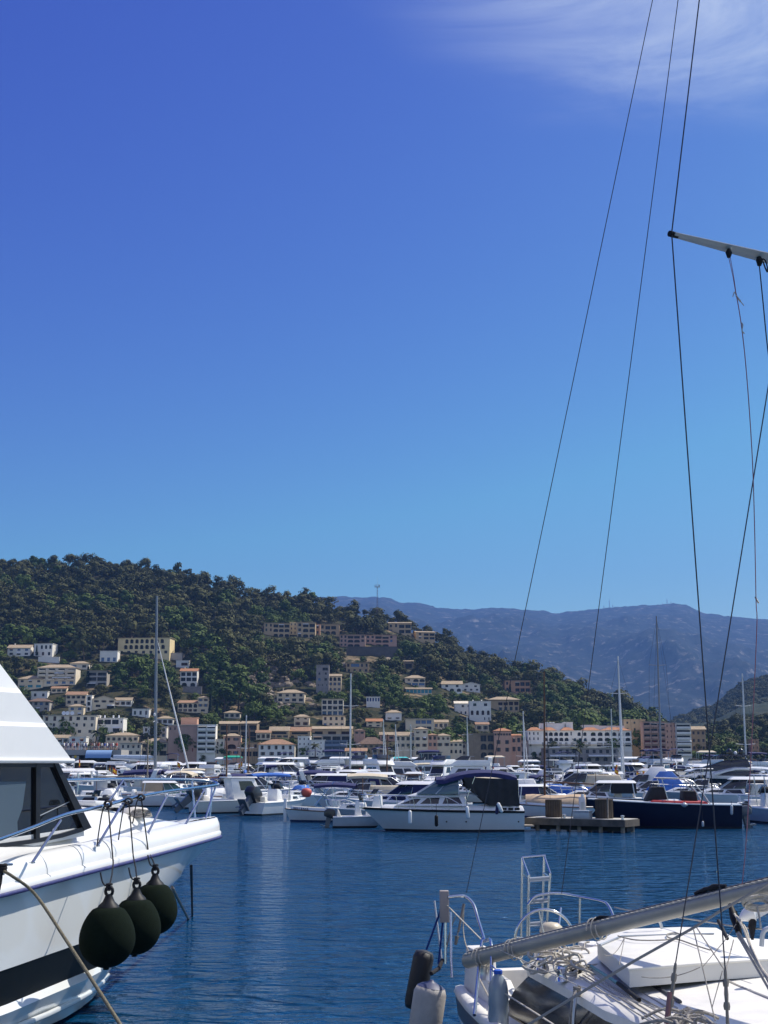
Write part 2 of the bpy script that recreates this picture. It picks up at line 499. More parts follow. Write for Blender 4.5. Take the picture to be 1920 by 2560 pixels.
# ---------------------------------------------------------------- quay / promenade
M_STONE = mat('quay_stone', (0.30, 0.27, 0.23), 0.9, var=0.2, scale=0.6, bump=0.3, bscale=2)
M_PAVE = mat('promenade_paving', (0.34, 0.31, 0.27), 0.9, var=0.12, scale=0.4)
mb = MB(); mb.box(-420, 420, 598, 606, -3, 1.3)
tag(mb.build('quay_wall', M_STONE), kind='structure', label='low stone quay wall along the far shore')
mb = MB(); mb.box(-420, 420, 599, 660, 1.0, 1.32)
tag(mb.build('promenade', M_PAVE), kind='structure', label='paved promenade along the far shore')

# ---------------------------------------------------------------- haze
def haze():
    m = bpy.data.materials.new('haze'); m.use_nodes = True
    n = m.node_tree; n.nodes.clear()
    o = n.nodes.new('ShaderNodeOutputMaterial'); v = n.nodes.new('ShaderNodeVolumePrincipled')
    v.inputs['Color'].default_value = (0.20, 0.43, 1.0, 1)
    v.inputs['Density'].default_value = HAZE_D
    v.inputs['Anisotropy'].default_value = 0.1
    n.links.new(v.outputs[0], o.inputs['Volume'])
    mb = MB(); mb.box(-12500, 12500, -60, 10500, -4.5, 1600)
    tag(mb.build('haze', m), kind='stuff', label='thin blue summer haze over the bay')
HAZE_D = 0.000078
haze()
# ---------------------------------------------------------------- houses of the far shore and hillside
W_WHITE = mat('plaster_white', (0.88, 0.84, 0.75), 0.85, var=0.06, scale=0.3)
W_CREAM = mat('plaster_cream', (0.82, 0.67, 0.46), 0.85, var=0.08, scale=0.3)
W_PALE = mat('plaster_pale', (0.78, 0.68, 0.52), 0.85, var=0.08, scale=0.3)
W_YEL = mat('plaster_yellow', (0.82, 0.66, 0.36), 0.85, var=0.08, scale=0.3)
W_TAN = mat('plaster_tan', (0.58, 0.42, 0.24), 0.85, var=0.10, scale=0.3)
W_BROWN = mat('stone_brown', (0.33, 0.245, 0.155), 0.9, var=0.16, scale=0.4)
W_GREY = mat('plaster_grey', (0.42, 0.385, 0.34), 0.85, var=0.08, scale=0.3)
W_PINK = mat('plaster_pink', (0.72, 0.41, 0.27), 0.85, var=0.07, scale=0.3)
W_ROSE = mat('plaster_rose', (0.52, 0.325, 0.24), 0.85, var=0.08, scale=0.3)
W_ORANGE = mat('plaster_orange', (0.58, 0.32, 0.18), 0.85, var=0.08, scale=0.3)
W_STONE = mat('stone_grey', (0.30, 0.27, 0.25), 0.9, var=0.18, scale=0.5)
W_DARK = mat('render_dark', (0.11, 0.10, 0.09), 0.9, var=0.2, scale=0.3)
R_TILE = mat('roof_tile', (0.40, 0.23, 0.13), 0.85, c2=(0.28, 0.16, 0.09), scale=0.7)
R_TAN = mat('roof_tan', (0.44, 0.34, 0.22), 0.85, c2=(0.32, 0.24, 0.15), scale=0.7)
R_OR = mat('roof_orange', (0.48, 0.21, 0.09), 0.85, c2=(0.34, 0.15, 0.07), scale=0.7)
R_BR = mat('roof_brown', (0.20, 0.125, 0.085), 0.85, c2=(0.14, 0.09, 0.06), scale=0.7)
R_FLAT = mat('roof_flat', (0.40, 0.37, 0.33), 0.9, var=0.1, scale=0.5)
G_DARK = mat('window_dark', (0.014, 0.016, 0.022), 0.35, spec=0.4)
G_BROWN = mat('shutter_brown', (0.07, 0.035, 0.022), 0.7)
G_BLUE = mat('shutter_blue', (0.02, 0.05, 0.22), 0.6)
G_SKYB = mat('window_blue', (0.05, 0.13, 0.30), 0.2, spec=0.6)
G_TURQ = mat('shutter_turquoise', (0.05, 0.30, 0.38), 0.6)
G_RED = mat('blind_red', (0.30, 0.06, 0.045), 0.8)
F_PALE = mat('frame_pale', (0.20, 0.19, 0.18), 0.7)
PANES = {'d': G_DARK, 'b': G_BROWN, 'u': G_BLUE, 's': G_SKYB, 't': G_TURQ, 'r': G_RED}
wr = random.Random(21)
RECTS = []      # (px0, px1, ytop, ybase, Y) of every house, to keep trees from growing through them
WMESH = {}
SHUT = (mat('shutter_green', (0.05, 0.085, 0.06), 0.7), mat('shutter_tan', (0.13, 0.085, 0.05), 0.7))
def window_mesh(w, h, pm, sh=None):
    k = (round(w, 1), round(h, 1), pm.name, sh.name if sh else '')
    if k not in WMESH:
        a, b = k[0], k[1]; mb = MB(); t = min(0.05, a * 0.08)
        mb.box(-a / 2, a / 2, 0.10, 0.16, 0, b, mi=1)
        mb.box(-a / 2, -a / 2 + t, 0, 0.10, 0, b); mb.box(a / 2 - t, a / 2, 0, 0.10, 0, b)
        mb.box(-a / 2 + t, a / 2 - t, 0, 0.10, b - t, b); mb.box(-a / 2 + t, a / 2 - t, 0, 0.10, 0, t)
        if a > 0.7: mb.box(-t / 2, t / 2, 0, 0.10, t, b - t)
        if sh:
            s_ = a * .42
            for q in (-1, 1): mb.box(min(q * (a / 2 + .03), q * (a / 2 + s_)), max(q * (a / 2 + .03), q * (a / 2 + s_)), -.17, -.115, .02, b - .02, mi=2)
            mb.box(-a / 2 - .08, a / 2 + .08, -.22, -.105, -.10, -.01)
        WMESH[k] = mb.mesh('window', [F_PALE, pm] + ([sh] if sh else []))
    return WMESH[k]

def pierced_wall(mb, W, Z, ops, y0, th):
    """front wall from x=-W/2..W/2, z=Z[0]..Z[1] with real openings (x0,x1,z0,z1,arch)"""
    xs = sorted({-W / 2, W / 2, *[o[0] for o in ops], *[o[1] for o in ops]})
    zs = sorted({Z[0], Z[1], *[o[2] for o in ops], *[o[3] for o in ops]})
    for i in range(len(xs) - 1):
        if xs[i + 1] - xs[i] < 1e-4: continue
        run = None
        for j in range(len(zs)):
            solid = j < len(zs) - 1 and not any(o[0] <= (xs[i] + xs[i + 1]) / 2 <= o[1] and o[2] <= (zs[j] + zs[j + 1]) / 2 <= o[3] for o in ops)
            if solid and run is None: run = zs[j]
            if not solid and run is not None:
                mb.add([(xs[i], y0, run), (xs[i + 1], y0, run), (xs[i + 1], y0, zs[j]), (xs[i], y0, zs[j])], [(0, 1, 2, 3)]); run = None
    for (a, b, c, d, arch) in ops:
        y1 = y0 + th
        mb.add([(a, y0, c), (b, y0, c), (b, y0, d), (a, y0, d), (a, y1, c), (b, y1, c), (b, y1, d), (a, y1, d)],
               [(0, 1, 5, 4), (1, 2, 6, 5), (2, 3, 7, 6), (3, 0, 4, 7)])
        if arch:      # round head: corner fillets a little behind the face
            w = (b - a) / 2; m = (a + b) / 2; r = min(w, (d - c) * 0.5)
            for sgn in (-1, 1):
                pts = [(m + sgn * w, y0 + 0.03, d - r)] + [(m + sgn * w * math.cos(q * math.pi / 8), y0 + 0.03, d - r + r * math.sin(q * math.pi / 8)) for q in range(1, 5)] + [(m + sgn * w, y0 + 0.03, d)]
                mb.prism(pts, (0, 0.12, 0))

def house(px0, px1, yt, yb, rows, wall, roof='flat', rm=None, label='', name='house', cat='house', rz=0.0, Y=None, depth=None, name_roof='roof', chimneys=0, side=0, over=0.5, rise=None, deep=1.5, extra=None, ground=6, seen=1.0):
    """rows: list from the top floor down, each 'kind:count:width:height:pane' ; kinds w window, b balcony, a arch, l loggia, s strip, . blank"""
    pxm = (px0 + px1) / 2
    if Y is None: Y = hill_at(pxm, yb)[0].y
    b0 = P(pxm, yb, Y)
    k = ray(pxm, yb).length * 0 + (b0 - Vector((0, 0, H))).dot(FW) / F
    W = (px1 - px0) * k; Ht = (yb - yt) * k
    D = depth or max(6, min(W * 0.7, 12))
    rz = R(rz)
    W = W * seen
    t = thing(name, label, cat, b0, rz)
    RECTS.append((px0, px1, yt, yb, Y))
    rise = rise if rise is not None else (0 if roof == 'flat' else min(Ht * 0.3, W * 0.16, 2.2))
    wallh = Ht - (rise if roof in ('hip', 'gable', 'mono', 'side') else 0.25)
    nr = max(1, len(rows)); fh = wallh / nr
    ops, wins, slabs = [], [], []
    for r_, row in enumerate(rows):
        z0 = wallh - (r_ + 1) * fh
        for seg in row.split('|'):
            q = seg.split(':')
            kd = q[0]
            if kd == '.' or kd == '': continue
            n = int(q[1]); wf = float(q[2]); hf = float(q[3]); pm = PANES[q[4]]
            xa, xb = (float(q[5]), float(q[6])) if len(q) > 6 else (0.0, 1.0)
            X0 = -W / 2 + xa * W; X1 = -W / 2 + xb * W; cell = (X1 - X0) / n
            for i in range(n):
                xm = X0 + (i + 0.5) * cell; ww = cell * wf; hh = fh * hf
                zc = z0 + (0.06 * fh if kd in 'bla' else fh * (1 - hf) * 0.55)
                zc = max(zc, z0 + 0.02); zt = min(zc + hh, z0 + fh - 0.06)
                o = (xm - ww / 2, xm + ww / 2, zc, zt, kd == 'a')
                ops.append(o)
                wins.append((o, pm, deep if kd in 'bla' else 0.22, kd))
                if kd == 'b': slabs.append((xm - ww / 2 - 0.05, xm + ww / 2 + 0.05, zc))
    mb = MB()
    y0 = 0.0
    pierced_wall(mb, W, (0, wallh), ops, y0, 0.2 if not any(w[3] in 'bla' for w in wins) else deep)
    mb.add([(-W / 2, y0, 0), (-W / 2, D, 0), (-W / 2, D, wallh), (-W / 2, y0, wallh)], [(3, 2, 1, 0)])
    mb.add([(W / 2, y0, 0), (W / 2, D, 0), (W / 2, D, wallh), (W / 2, y0, wallh)], [(0, 1, 2, 3)])
    mb.add([(-W / 2, D, 0), (W / 2, D, 0), (W / 2, D, wallh), (-W / 2, D, wallh)], [(1, 0, 3, 2)])
    mb.add([(-W / 2, y0, wallh), (W / 2, y0, wallh), (W / 2, D, wallh), (-W / 2, D, wallh)], [(0, 1, 2, 3)])
    mb.box(-W / 2 - 0.02, W / 2 + 0.02, y0 - 0.02, D + 0.02, -ground, 0)
    wo = mb.build('wall', wall, t, fix=False)
    if roof in ('gable', 'side'):
        g = MB()
        if roof == 'gable':
            for s_ in (-1, 1):
                g = MB(); g.prism([(s_ * W / 2, 0, wallh), (s_ * W / 2, D, wallh), (s_ * W / 2, D / 2, wallh + rise * 0.97)], (-s_ * 0.2, 0, 0)); g.build('gable_wall', wall, t)
        else:
            g.prism([(-W / 2, 0, wallh), (W / 2, 0, wallh), (0, 0, wallh + rise * 0.97)], (0, D, 0)); g.build('gable_wall', wall, t)
    r = MB(); e = over; zb = wallh + 0.02
    if roof == 'hip':
        a = min(D / 2, W / 2) ; x = max(0.0, W / 2 - a)
        base = [(-W / 2 - e, -e, zb), (W / 2 + e, -e, zb), (W / 2 + e, D + e, zb), (-W / 2 - e, D + e, zb)]
        bo = [(p[0], p[1], p[2] - 0.15) for p in base]
        top = [(-x, D / 2, zb + rise), (x, D / 2, zb + rise)]
        v = bo + base + top
        r.add(v, [(0, 3, 2, 1), (0, 1, 5, 4), (1, 2, 6, 5), (2, 3, 7, 6), (3, 0, 4, 7), (4, 5, 9, 8), (5, 6, 9), (6, 7, 8, 9), (7, 4, 8)])
        r.build('roof', rm, t, fix=True)
    elif roof == 'gable':
        for s_ in (0, 1):
            ya, yb_ = ((-e, D / 2), (D / 2, D + e))[s_]
            za, zb_ = ((zb - e * rise / (D / 2), zb + rise), (zb + rise, zb - e * rise / (D / 2)))[s_]
            r.hexa([(-W / 2 - e, ya, za), (W / 2 + e, ya, za), (W / 2 + e, yb_, zb_), (-W / 2 - e, yb_, zb_), (-W / 2 - e, ya, za + 0.16), (W / 2 + e, ya, za + 0.16), (W / 2 + e, yb_, zb_ + 0.16), (-W / 2 - e, yb_, zb_ + 0.16)])
        r.build('roof', rm, t, fix=False)
    elif roof == 'side':
        for s_ in (-1, 1):
            r.hexa([(s_ * (W / 2 + e), -e, zb - e * rise / (W / 2)), (0, -e, zb + rise), (0, D + e, zb + rise), (s_ * (W / 2 + e), D + e, zb - e * rise / (W / 2)),
                    (s_ * (W / 2 + e), -e, zb - e * rise / (W / 2) + 0.16), (0, -e, zb + rise + 0.16), (0, D + e, zb + rise + 0.16), (s_ * (W / 2 + e), D + e, zb - e * rise / (W / 2) + 0.16)])
        r.build('roof', rm, t)
    elif roof == 'mono':
        r.hexa([(-W / 2 - e, -e, zb), (W / 2 + e, -e, zb), (W / 2 + e, D + e, zb + rise), (-W / 2 - e, D + e, zb + rise), (-W / 2 - e, -e, zb + 0.16), (W / 2 + e, -e, zb + 0.16), (W / 2 + e, D + e, zb + rise + 0.16), (-W / 2 - e, D + e, zb + rise + 0.16)])
        r.build('roof', rm, t, fix=False)
    else:
        z1 = zb + 0.23
        ee = min(over, 0.25) if rm is None else over
        r.box(-W / 2 - ee, W / 2 + ee, -ee, D + ee, zb, z1)
        r.build('roof', rm or wall, t, fix=False)
    for i in range(chimneys):
        c = MB(); xx = -W * 0.3 + i * W * 0.4; c.box(xx - 0.3, xx + 0.3, D * 0.55, D * 0.55 + 0.6, wallh, wallh + rise + 1.0); c.box(xx - 0.4, xx + 0.4, D * 0.55 - 0.1, D * 0.55 + 0.7, wallh + rise + 1.0, wallh + rise + 1.15)
        c.build('chimney', wall, t, fix=False)
    for (o, pm, dp, kd) in wins:
        q_ = wr.random()
        if kd == 'w' and q_ < .16: pm = (G_BROWN, SHUT[0], F_PALE, G_SKYB)[int(q_ * 25) % 4]
        if kd in 'wbl' and .16 < q_ < .24 and o[1] - o[0] > .7: awning(t, o[0] - .15, o[1] + .15, o[3] + .1, .9, .35, (M_WHITEC, M_CREAMC, M_TANC)[int(q_ * 1000) % 3])
        w_, h_ = o[1] - o[0], o[3] - o[2]
        ob = link(bpy.data.objects.new('window', window_mesh(w_, h_, pm, SHUT[len(label) % 2] if kd == 'w' and w_ < 1.5 and roof in ('hip', 'gable', 'side', 'mono') else None)), t)
        ob.location = ((o[0] + o[1]) / 2, y0 + dp - 0.12 - (0.0), o[2])
    if slabs:
        for (a, b, z) in slabs:
            s_ = MB(); s_.box(a, b, -0.9, 0.0, z - 0.16, z); s_.box(a, b, -0.9, -0.82, z, z + min(0.9, fh * 0.36))
            s_.build('balcony', wall, t, fix=False)
    t['w'] = W; t['h'] = wallh; t['d'] = D
    if extra: extra(t, W, D, wallh)
    return t

def awning(c, x0, x1, z, proj_=1.6, drop=0.5, m=None, y=0.0):
    mb = MB(); mb.hexa([(x0, y - proj_, z - drop), (x1, y - proj_, z - drop), (x1, y - 0.02, z), (x0, y - 0.02, z), (x0, y - proj_, z - drop + 0.06), (x1, y - proj_, z - drop + 0.06), (x1, y - 0.02, z + 0.06), (x0, y - 0.02, z + 0.06)])
    mb.box(x0, x1, y - proj_ - 0.03, y - proj_, z - drop - 0.25, z - drop + 0.06)
    return mb.build('awning', m or M_WHITEC, c, fix=False)
def retaining(px0, px1, yt, yb, m, label, Y=None, th=1.0):
    pxm = (px0 + px1) / 2
    if Y is None: Y = hill_at(pxm, yb)[0].y
    b0 = P(pxm, yb, Y); k = (b0 - Vector((0, 0, H))).dot(FW) / F
    mb = MB(); w = (px1 - px0) * k / 2; mb.box(-w, w, 0, th, -5, (yb - yt) * k); mb.box(-w - 0.1, w + 0.1, -0.1, th + 0.1, (yb - yt) * k, (yb - yt) * k + 0.2)
    o = mb.build('retaining_wall', m, fix=False); o.location = b0
    RECTS.append((px0, px1, yt, yb, Y))
    return tag(o, label, 'wall')
# --- left hillside
house(18, 75, 1611, 1640, ['w:3:.4:.5:s', 'w:3:.45:.5:d'], W_WHITE, 'gable', R_TAN, 'white villa with tan tiled roof, highest house on the left hillside', chimneys=1)
house(83, 131, 1609, 1643, ['w:3:.5:.55:d:.3:1', 'w:3:.4:.5:d'], W_WHITE, 'flat', None, 'white cubic house with a row of three dark upper windows', rz=-8)
retaining(95, 148, 1643, 1657, W_WHITE, 'plain white terrace wall below the white cubic house')
house(92, 188, 1660, 1712, ['b:4:.7:.7:d|w:1:.4:.5:d:0:.01', 'b:4:.75:.7:d', 'b:4:.7:.7:d', 'w:5:.5:.6:s'], W_PALE, 'hip', R_TAN, 'wide apartment house with stacked dark balconies and white ground floor', cat='apartment house', name='apartment_house',
      extra=lambda t, W, D, h: (awning(t, -W * .05, W * .2, h * .72), awning(t, -W * .1, W * .4, h * .45)))
house(174, 222, 1652, 1674, ['w:2:.4:.4:d'], W_PALE, 'hip', R_TAN, 'small hip roofed house half hidden by a cypress')
house(216, 266, 1676, 1716, ['l:2:.85:.6:d', 'l:2:.9:.7:d', 'l:2:.8:.6:d'], W_GREY, 'flat', R_TAN, 'house with deep dark terraces and white parasols', over=0.8)
house(44, 106, 1688, 1722, ['w:3:.35:.4:d', 'w:3:.6:.5:t'], W_CREAM, 'hip', R_TAN, 'cream house with turquoise lower windows')
house(77, 118, 1728, 1747, ['w:2:.3:.4:d'], W_WHITE, 'flat', None, 'low white garden house among palms', name='garden_house')
house(68, 123, 1745, 1778, ['w:4:.55:.6:d', 'w:3:.4:.4:b'], W_GREY, 'hip', R_BR, 'grey house with brown roof behind the white flybridge')
house(164, 214, 1729, 1762, ['w:4:.4:.5:d', 'w:3:.5:.6:d'], W_CREAM, 'gable', R_TILE, 'cream house with red tiled roof beside the arched white tower')
house(214, 228, 1738, 1778, ['a:1:.6:.75:d', 'a:1:.6:.75:d', 'a:1:.5:.7:d'], W_WHITE, 'flat', None, 'slim white stair tower with three stacked arches', name='stair_tower', cat='tower', depth=5)
house(231, 287, 1739, 1771, ['w:3:.35:.45:d', 'w:2:.4:.5:d|l:1:.8:.7:d:.6:1'], W_CREAM, 'side', R_TAN, 'cream gabled house with ochre roof below the tall pines', rz=20)
house(170, 208, 1760, 1792, ['w:2:.45:.5:s', 'w:2:.4:.4:d'], W_CREAM, 'hip', R_TAN, 'small square house with ochre pyramid roof above the long flats')
house(105, 238, 1788, 1837, ['w:4:.35:.7:b:0:.6|w:3:.5:.5:d:.6:1', 'w:7:.3:.5:d', 'w:5:.3:.45:d'], W_PALE, 'flat', R_FLAT, 'long cream apartment block with three satellite dishes on its roof', cat='apartment block', name='apartment_block', Y=645,
      extra=lambda t, W, D, h: [MB().lathe([(0.05, -.35), (1.0, -.1), (1.05, 0)], (x * W, 1, h + 1.2), 10, Matrix.Rotation(R(80), 4, 'X')).build('satellite_dish', M_GEL, t, smooth=60) for x in (-.12, -.05, .04)])
house(239, 307, 1795, 1834, ['w:3:.85:.6:d:.0:.85|w:1:.3:.3:d:.86:1', 'w:2:.5:.6:d|w:1:.3:.3:d:.86:1'], W_WHITE, 'flat', None, 'white modern villa with wide dark windows and round porthole', Y=650,
      extra=lambda t, W, D, h: [MB().lathe([(0.4, 0), (0.4, 1.0), (0.25, 1.3), (0.05, 1.35)], (x * W, 2, h + .3), 10).build('roof_tank', M_GEL, t, smooth=40) for x in (-.4, -.22, .1, .3)])
house(264, 345, 1831, 1857, ['w:6:.3:.4:d'], W_CREAM, 'hip', R_TAN, 'low cream house with wide ochre roof behind the catamaran', Y=635)
house(292, 425, 1594, 1638, ['a:8:.7:.75:d:.12:.9', 'a:8:.72:.75:d:.1:.92', 'w:7:.4:.5:d'], W_YEL, 'flat', R_TAN, 'large cream apartment building with arcaded floors high on the hillside', cat='apartment building', name='apartment_building', rz=-6, chimneys=2)
house(249, 293, 1627, 1656, ['.', 'w:3:.5:.7:s'], W_WHITE, 'flat', None, 'white flat roofed house left of the large cream building')
house(400, 455, 1632, 1650, ['.'], W_GREY, 'flat', None, 'plain grey terrace building stepping down from the large cream building', name='terrace_building')
house(440, 472, 1651, 1670, ['w:1:.7:.4:d:.3:1'], W_WHITE, 'flat', None, 'white box house with a single wide dark opening')
house(450, 492, 1671, 1717, ['l:3:.8:.7:d', 'l:3:.85:.7:d', 'a:2:.6:.7:d'], W_WHITE, 'gable', R_OR, 'three storey white house with orange tiled roof and open loggias', chimneys=1)
retaining(457, 504, 1717, 1733, W_STONE, 'grey stone retaining wall under the loggia house')
house(444, 494, 1750, 1782, ['a:4:.75:.8:d', 'w:4:.4:.5:d'], W_CREAM, 'mono', R_TILE, 'cream villa with a row of four arches')
house(494, 520, 1740, 1783, ['w:2:.4:.4:b', 'w:2:.4:.5:s', 'w:1:.4:.4:d'], W_CREAM, 'hip', R_TAN, 'square corner tower with pyramid roof on the arched villa', name='villa_tower', cat='tower')
house(452, 492, 1794, 1818, ['.', '.'], W_PINK, 'flat', None, 'pink penthouse box above the blind pink wall', name='penthouse', Y=640, depth=6)
house(419, 492, 1813, 1884, ['w:2:.3:.4:d:0:.3', '.', '.', 'w:1:.2:.5:r:.75:.95'], W_ROSE, 'flat', W_PALE, 'pink brick apartment block with a blind side wall', cat='apartment block', name='apartment_block', Y=626)
house(492, 538, 1812, 1882, ['b:2:.85:.75:d'] * 5, W_WHITE, 'flat', None, 'white balcony stack on the right of the pink block', name='balcony_block', cat='apartment block', Y=625)
house(357, 416, 1817, 1845, ['w:4:.4:.6:d', 'w:4:.45:.6:s'], W_WHITE, 'flat', None, 'white house partly behind the tall catamaran mast', Y=640)
# --- town, middle
house(549, 597, 1803, 1842, ['l:2:.8:.7:d', 'l:2:.8:.7:d'], W_BROWN, 'mono', R_TAN, 'brown stone apartment house with dark balconies, left half', rz=6)
house(599, 642, 1803, 1842, ['l:2:.85:.7:d', 'l:2:.85:.7:d'], W_BROWN, 'mono', R_TAN, 'brown stone apartment house with dark balconies, right half', rz=-6)
house(557, 600, 1834, 1890, ['w:2:.35:.4:d', 'a:1:.5:.7:b', 'w:2:.35:.4:s'], W_PINK, 'hip', R_TAN, 'salmon pink house with rounded gable and ochre roof', Y=627)
house(646, 734, 1848, 1892, ['w:5:.22:.6:d', 'w:3:.6:.6:d:.5:1|w:2:.25:.5:d:0:.5'], W_WHITE, 'hip', R_TILE, 'white villa under a broad hipped orange tile roof', Y=622, rise=2.6)
house(674, 722, 1817, 1846, ['l:1:.75:.6:d', 'w:3:.4:.5:d'], W_TAN, 'gable', R_TAN, 'tan gabled house with a wide dormer', rise=2.0)
house(722, 776, 1818, 1846, ['l:1:.75:.6:d', 'w:3:.4:.5:d'], W_TAN, 'gable', R_TILE, 'tan terraced house with red tiled gable roof', rise=2.0)
house(744, 776, 1841, 1892, ['w:3:.25:.4:d', 'w:3:.25:.4:d', 'w:3:.2:.4:d', 'w:2:.4:.4:u'], W_WHITE, 'flat', None, 'narrow tall white house with small blue shutters', Y=624)
house(780, 880, 1816, 1838, ['l:3:.6:.55:b'], W_TAN, 'gable', R_TAN, 'long tan roofed row with two dormers above the blue balconies')
house(782, 876, 1836, 1858, ['l:4:.85:.75:d'], W_GREY, 'flat', None, 'grey row with deep shaded balconies under the long tan roof', Y=645)
house(776, 811, 1850, 1893, ['w:2:.15:.3:d', 'w:2:.15:.3:d', 'w:3:.2:.3:s'], W_WHITE, 'flat', None, 'white gable wall beside the blue balcony flats', Y=622)
house(811, 867, 1851, 1893, ['b:3:.9:.75:s', 'b:3:.9:.75:s', 'b:3:.9:.75:s'], mat('plaster_blue_grey', (0.20, 0.26, 0.36), 0.8), 'flat', None, 'blue grey flats with three rows of balconies', Y=623, cat='flats')
house(735, 773, 1786, 1815, ['b:2:.35:.65:b', 'w:2:.35:.6:b'], W_CREAM, 'hip', R_TAN, 'small beige house with four brown shuttered windows')
house(806, 862, 1789, 1818, ['w:4:.4:.55:d', 'w:4:.5:.35:d'], W_CREAM, 'flat', R_TAN, 'pale house with four evenly spaced dark windows')
house(804, 858, 1747, 1788, ['l:4:.75:.7:d', 'l:4:.75:.7:d', 'l:4:.75:.7:s'], W_PALE, 'flat', R_TAN, 'four bay apartment house with grid of loggias beside the tallest mast')
house(916, 950, 1742, 1768, ['w:5:.6:.7:u', '.'], W_WHITE, 'flat', None, 'white house with five blue shutters')
house(964, 1004, 1775, 1800, ['.', 'w:2:.25:.35:d'], W_WHITE, 'hip', R_TAN, 'white house with flat ochre hip roof right of the blue shutters')
house(916, 955, 1797, 1818, ['w:2:.3:.4:d', 'w:2:.4:.5:d'], W_CREAM, 'gable', R_OR, 'cream cottage with small orange roof')
house(1014, 1085, 1797, 1828, ['s:3:.9:.6:s:.35:.92', 's:3:.9:.5:d:.35:.92'], W_CREAM, 'flat', W_PALE, 'flat roofed modern house with a long band of blue windows')
house(893, 963, 1843, 1884, ['w:5:.3:.4:d', 'w:4:.6:.6:d'], W_BROWN, 'hip', R_BR, 'brown restaurant house with a broad dark hipped roof', Y=632, rise=3.4)
house(885, 912, 1822, 1850, ['w:2:.3:.4:d', '.'], W_ROSE, 'hip', R_BR, 'brown square tower with pyramid roof', name='house_tower', cat='tower', Y=645)
house(864, 916, 1871, 1897, ['w:3:.55:.6:d'], W_PALE, 'mono', R_TILE, 'low waterside cafe with tiled lean-to roof', Y=616, depth=5)
house(950, 988, 1831, 1852, ['w:2:.3:.4:d'], W_PINK, 'gable', R_TAN, 'low pink house left of the cream terrace')
house(988, 1040, 1831, 1888, ['w:4:.3:.5:d', 'w:4:.3:.45:d', '.'], W_CREAM, 'gable', R_TAN, 'long cream house with ochre roof and small windows', Y=630)
house(1036, 1070, 1818, 1888, ['w:2:.25:.3:b', 'w:2:.35:.45:d', 'w:2:.35:.45:d', 'a:2:.5:.6:d'], W_CREAM, 'hip', R_TAN, 'cream tower house with small pyramid roof', name='tower_house', Y=627)
house(1070, 1093, 1834, 1886, ['w:2:.3:.5:d', 'w:2:.3:.5:d', '.'], W_PINK, 'hip', R_TILE, 'narrow salmon house between two cream ones', Y=628)
house(1091, 1126, 1834, 1884, ['w:3:.25:.4:b', 'w:2:.35:.5:d', '.'], W_CREAM, 'hip', R_TAN, 'cream house under a pale pyramid roof', Y=629)
house(1123, 1157, 1850, 1884, ['w:3:.3:.4:d', 'a:3:.5:.6:d'], W_CREAM, 'mono', R_TAN, 'low cream wing with three arched windows', Y=630)
house(1048, 1104, 1880, 1900, ['l:5:.85:.75:d'], W_GREY, 'flat', W_STONE, 'waterside restaurant terrace with dark open front', name='restaurant', cat='restaurant', Y=614, depth=6)
# --- upper terraces
house(660, 724, 1557, 1592, ['w:2:.4:.6:d:0:.35|l:3:.85:.65:d:.35:1', 'w:2:.4:.6:d:0:.35|a:3:.85:.7:d:.35:1', '.|a:3:.8:.6:d:.35:1'], W_TAN, 'flat', R_TAN, 'tan terraced flats with arched balconies, leftmost of the upper row', rz=8, cat='flats', name='terraced_flats')
house(724, 742, 1555, 1587, ['w:2:.3:.5:d', 'w:2:.3:.5:d', 'w:2:.3:.5:d'], W_YEL, 'flat', None, 'narrow yellow stair block between tan flats', name='stair_block', cat='stair block')
house(742, 788, 1555, 1594, ['w:1:.5:.6:d:0:.3|l:2:.85:.65:d:.3:1', 'w:1:.5:.6:d:0:.3|a:2:.85:.7:d:.3:1', 'w:1:.5:.6:d:0:.3|a:2:.8:.6:d:.3:1'], W_TAN, 'flat', R_TAN, 'tan terraced flats right of the yellow stair block', cat='flats', name='terraced_flats', chimneys=1)
house(788, 800, 1560, 1588, ['w:1:.4:.5:d', 'w:1:.4:.5:d'], W_ORANGE, 'flat', None, 'narrow orange stair block among the upper flats', name='stair_block', cat='stair block')
house(800, 848, 1560, 1588, ['w:1:.5:.6:d:0:.25|l:2:.85:.65:d:.25:.85', 'w:1:.5:.6:d:0:.25|a:2:.85:.7:d:.25:.85'], W_TAN, 'flat', R_TAN, 'tan terraced flats right of the orange stair block', cat='flats', name='terraced_flats', chimneys=1)
house(849, 913, 1586, 1617, ['w:2:.5:.6:d:0:.3|l:2:.9:.65:d:.3:.8|w:1:.5:.6:d:.8:1', 'w:2:.5:.6:d:0:.3|a:2:.9:.7:d:.3:.8|w:1:.5:.6:d:.8:1', 'w:2:.5:.5:d:0:.3|a:2:.9:.6:d:.3:.8'], W_ROSE, 'flat', R_TAN, 'rose flats above the long dark retaining wall, left part', cat='flats', name='terraced_flats', chimneys=1)
house(914, 992, 1587, 1617, ['w:2:.5:.6:d:0:.3|l:2:.9:.65:d:.3:.75|w:1:.5:.6:d:.75:.9', 'w:2:.5:.6:d:0:.3|a:2:.9:.7:d:.3:.75|w:1:.5:.6:s:.75:.9', '.|a:2:.9:.6:d:.3:.75'], W_ROSE, 'flat', R_TAN, 'rose flats above the long dark retaining wall, right part', cat='flats', name='terraced_flats')
retaining(866, 994, 1617, 1637, W_DARK, 'long dark retaining wall under the rose flats')
house(971, 1028, 1554, 1584, ['w:2:.4:.6:d:0:.45|l:2:.85:.65:d:.45:1', 'w:1:.4:.5:d:.0:.2|l:2:.85:.65:d:.45:1'], W_TAN, 'gable', R_TAN, 'tan house with mono pitch roof near the top of the hill', rise=1.2)
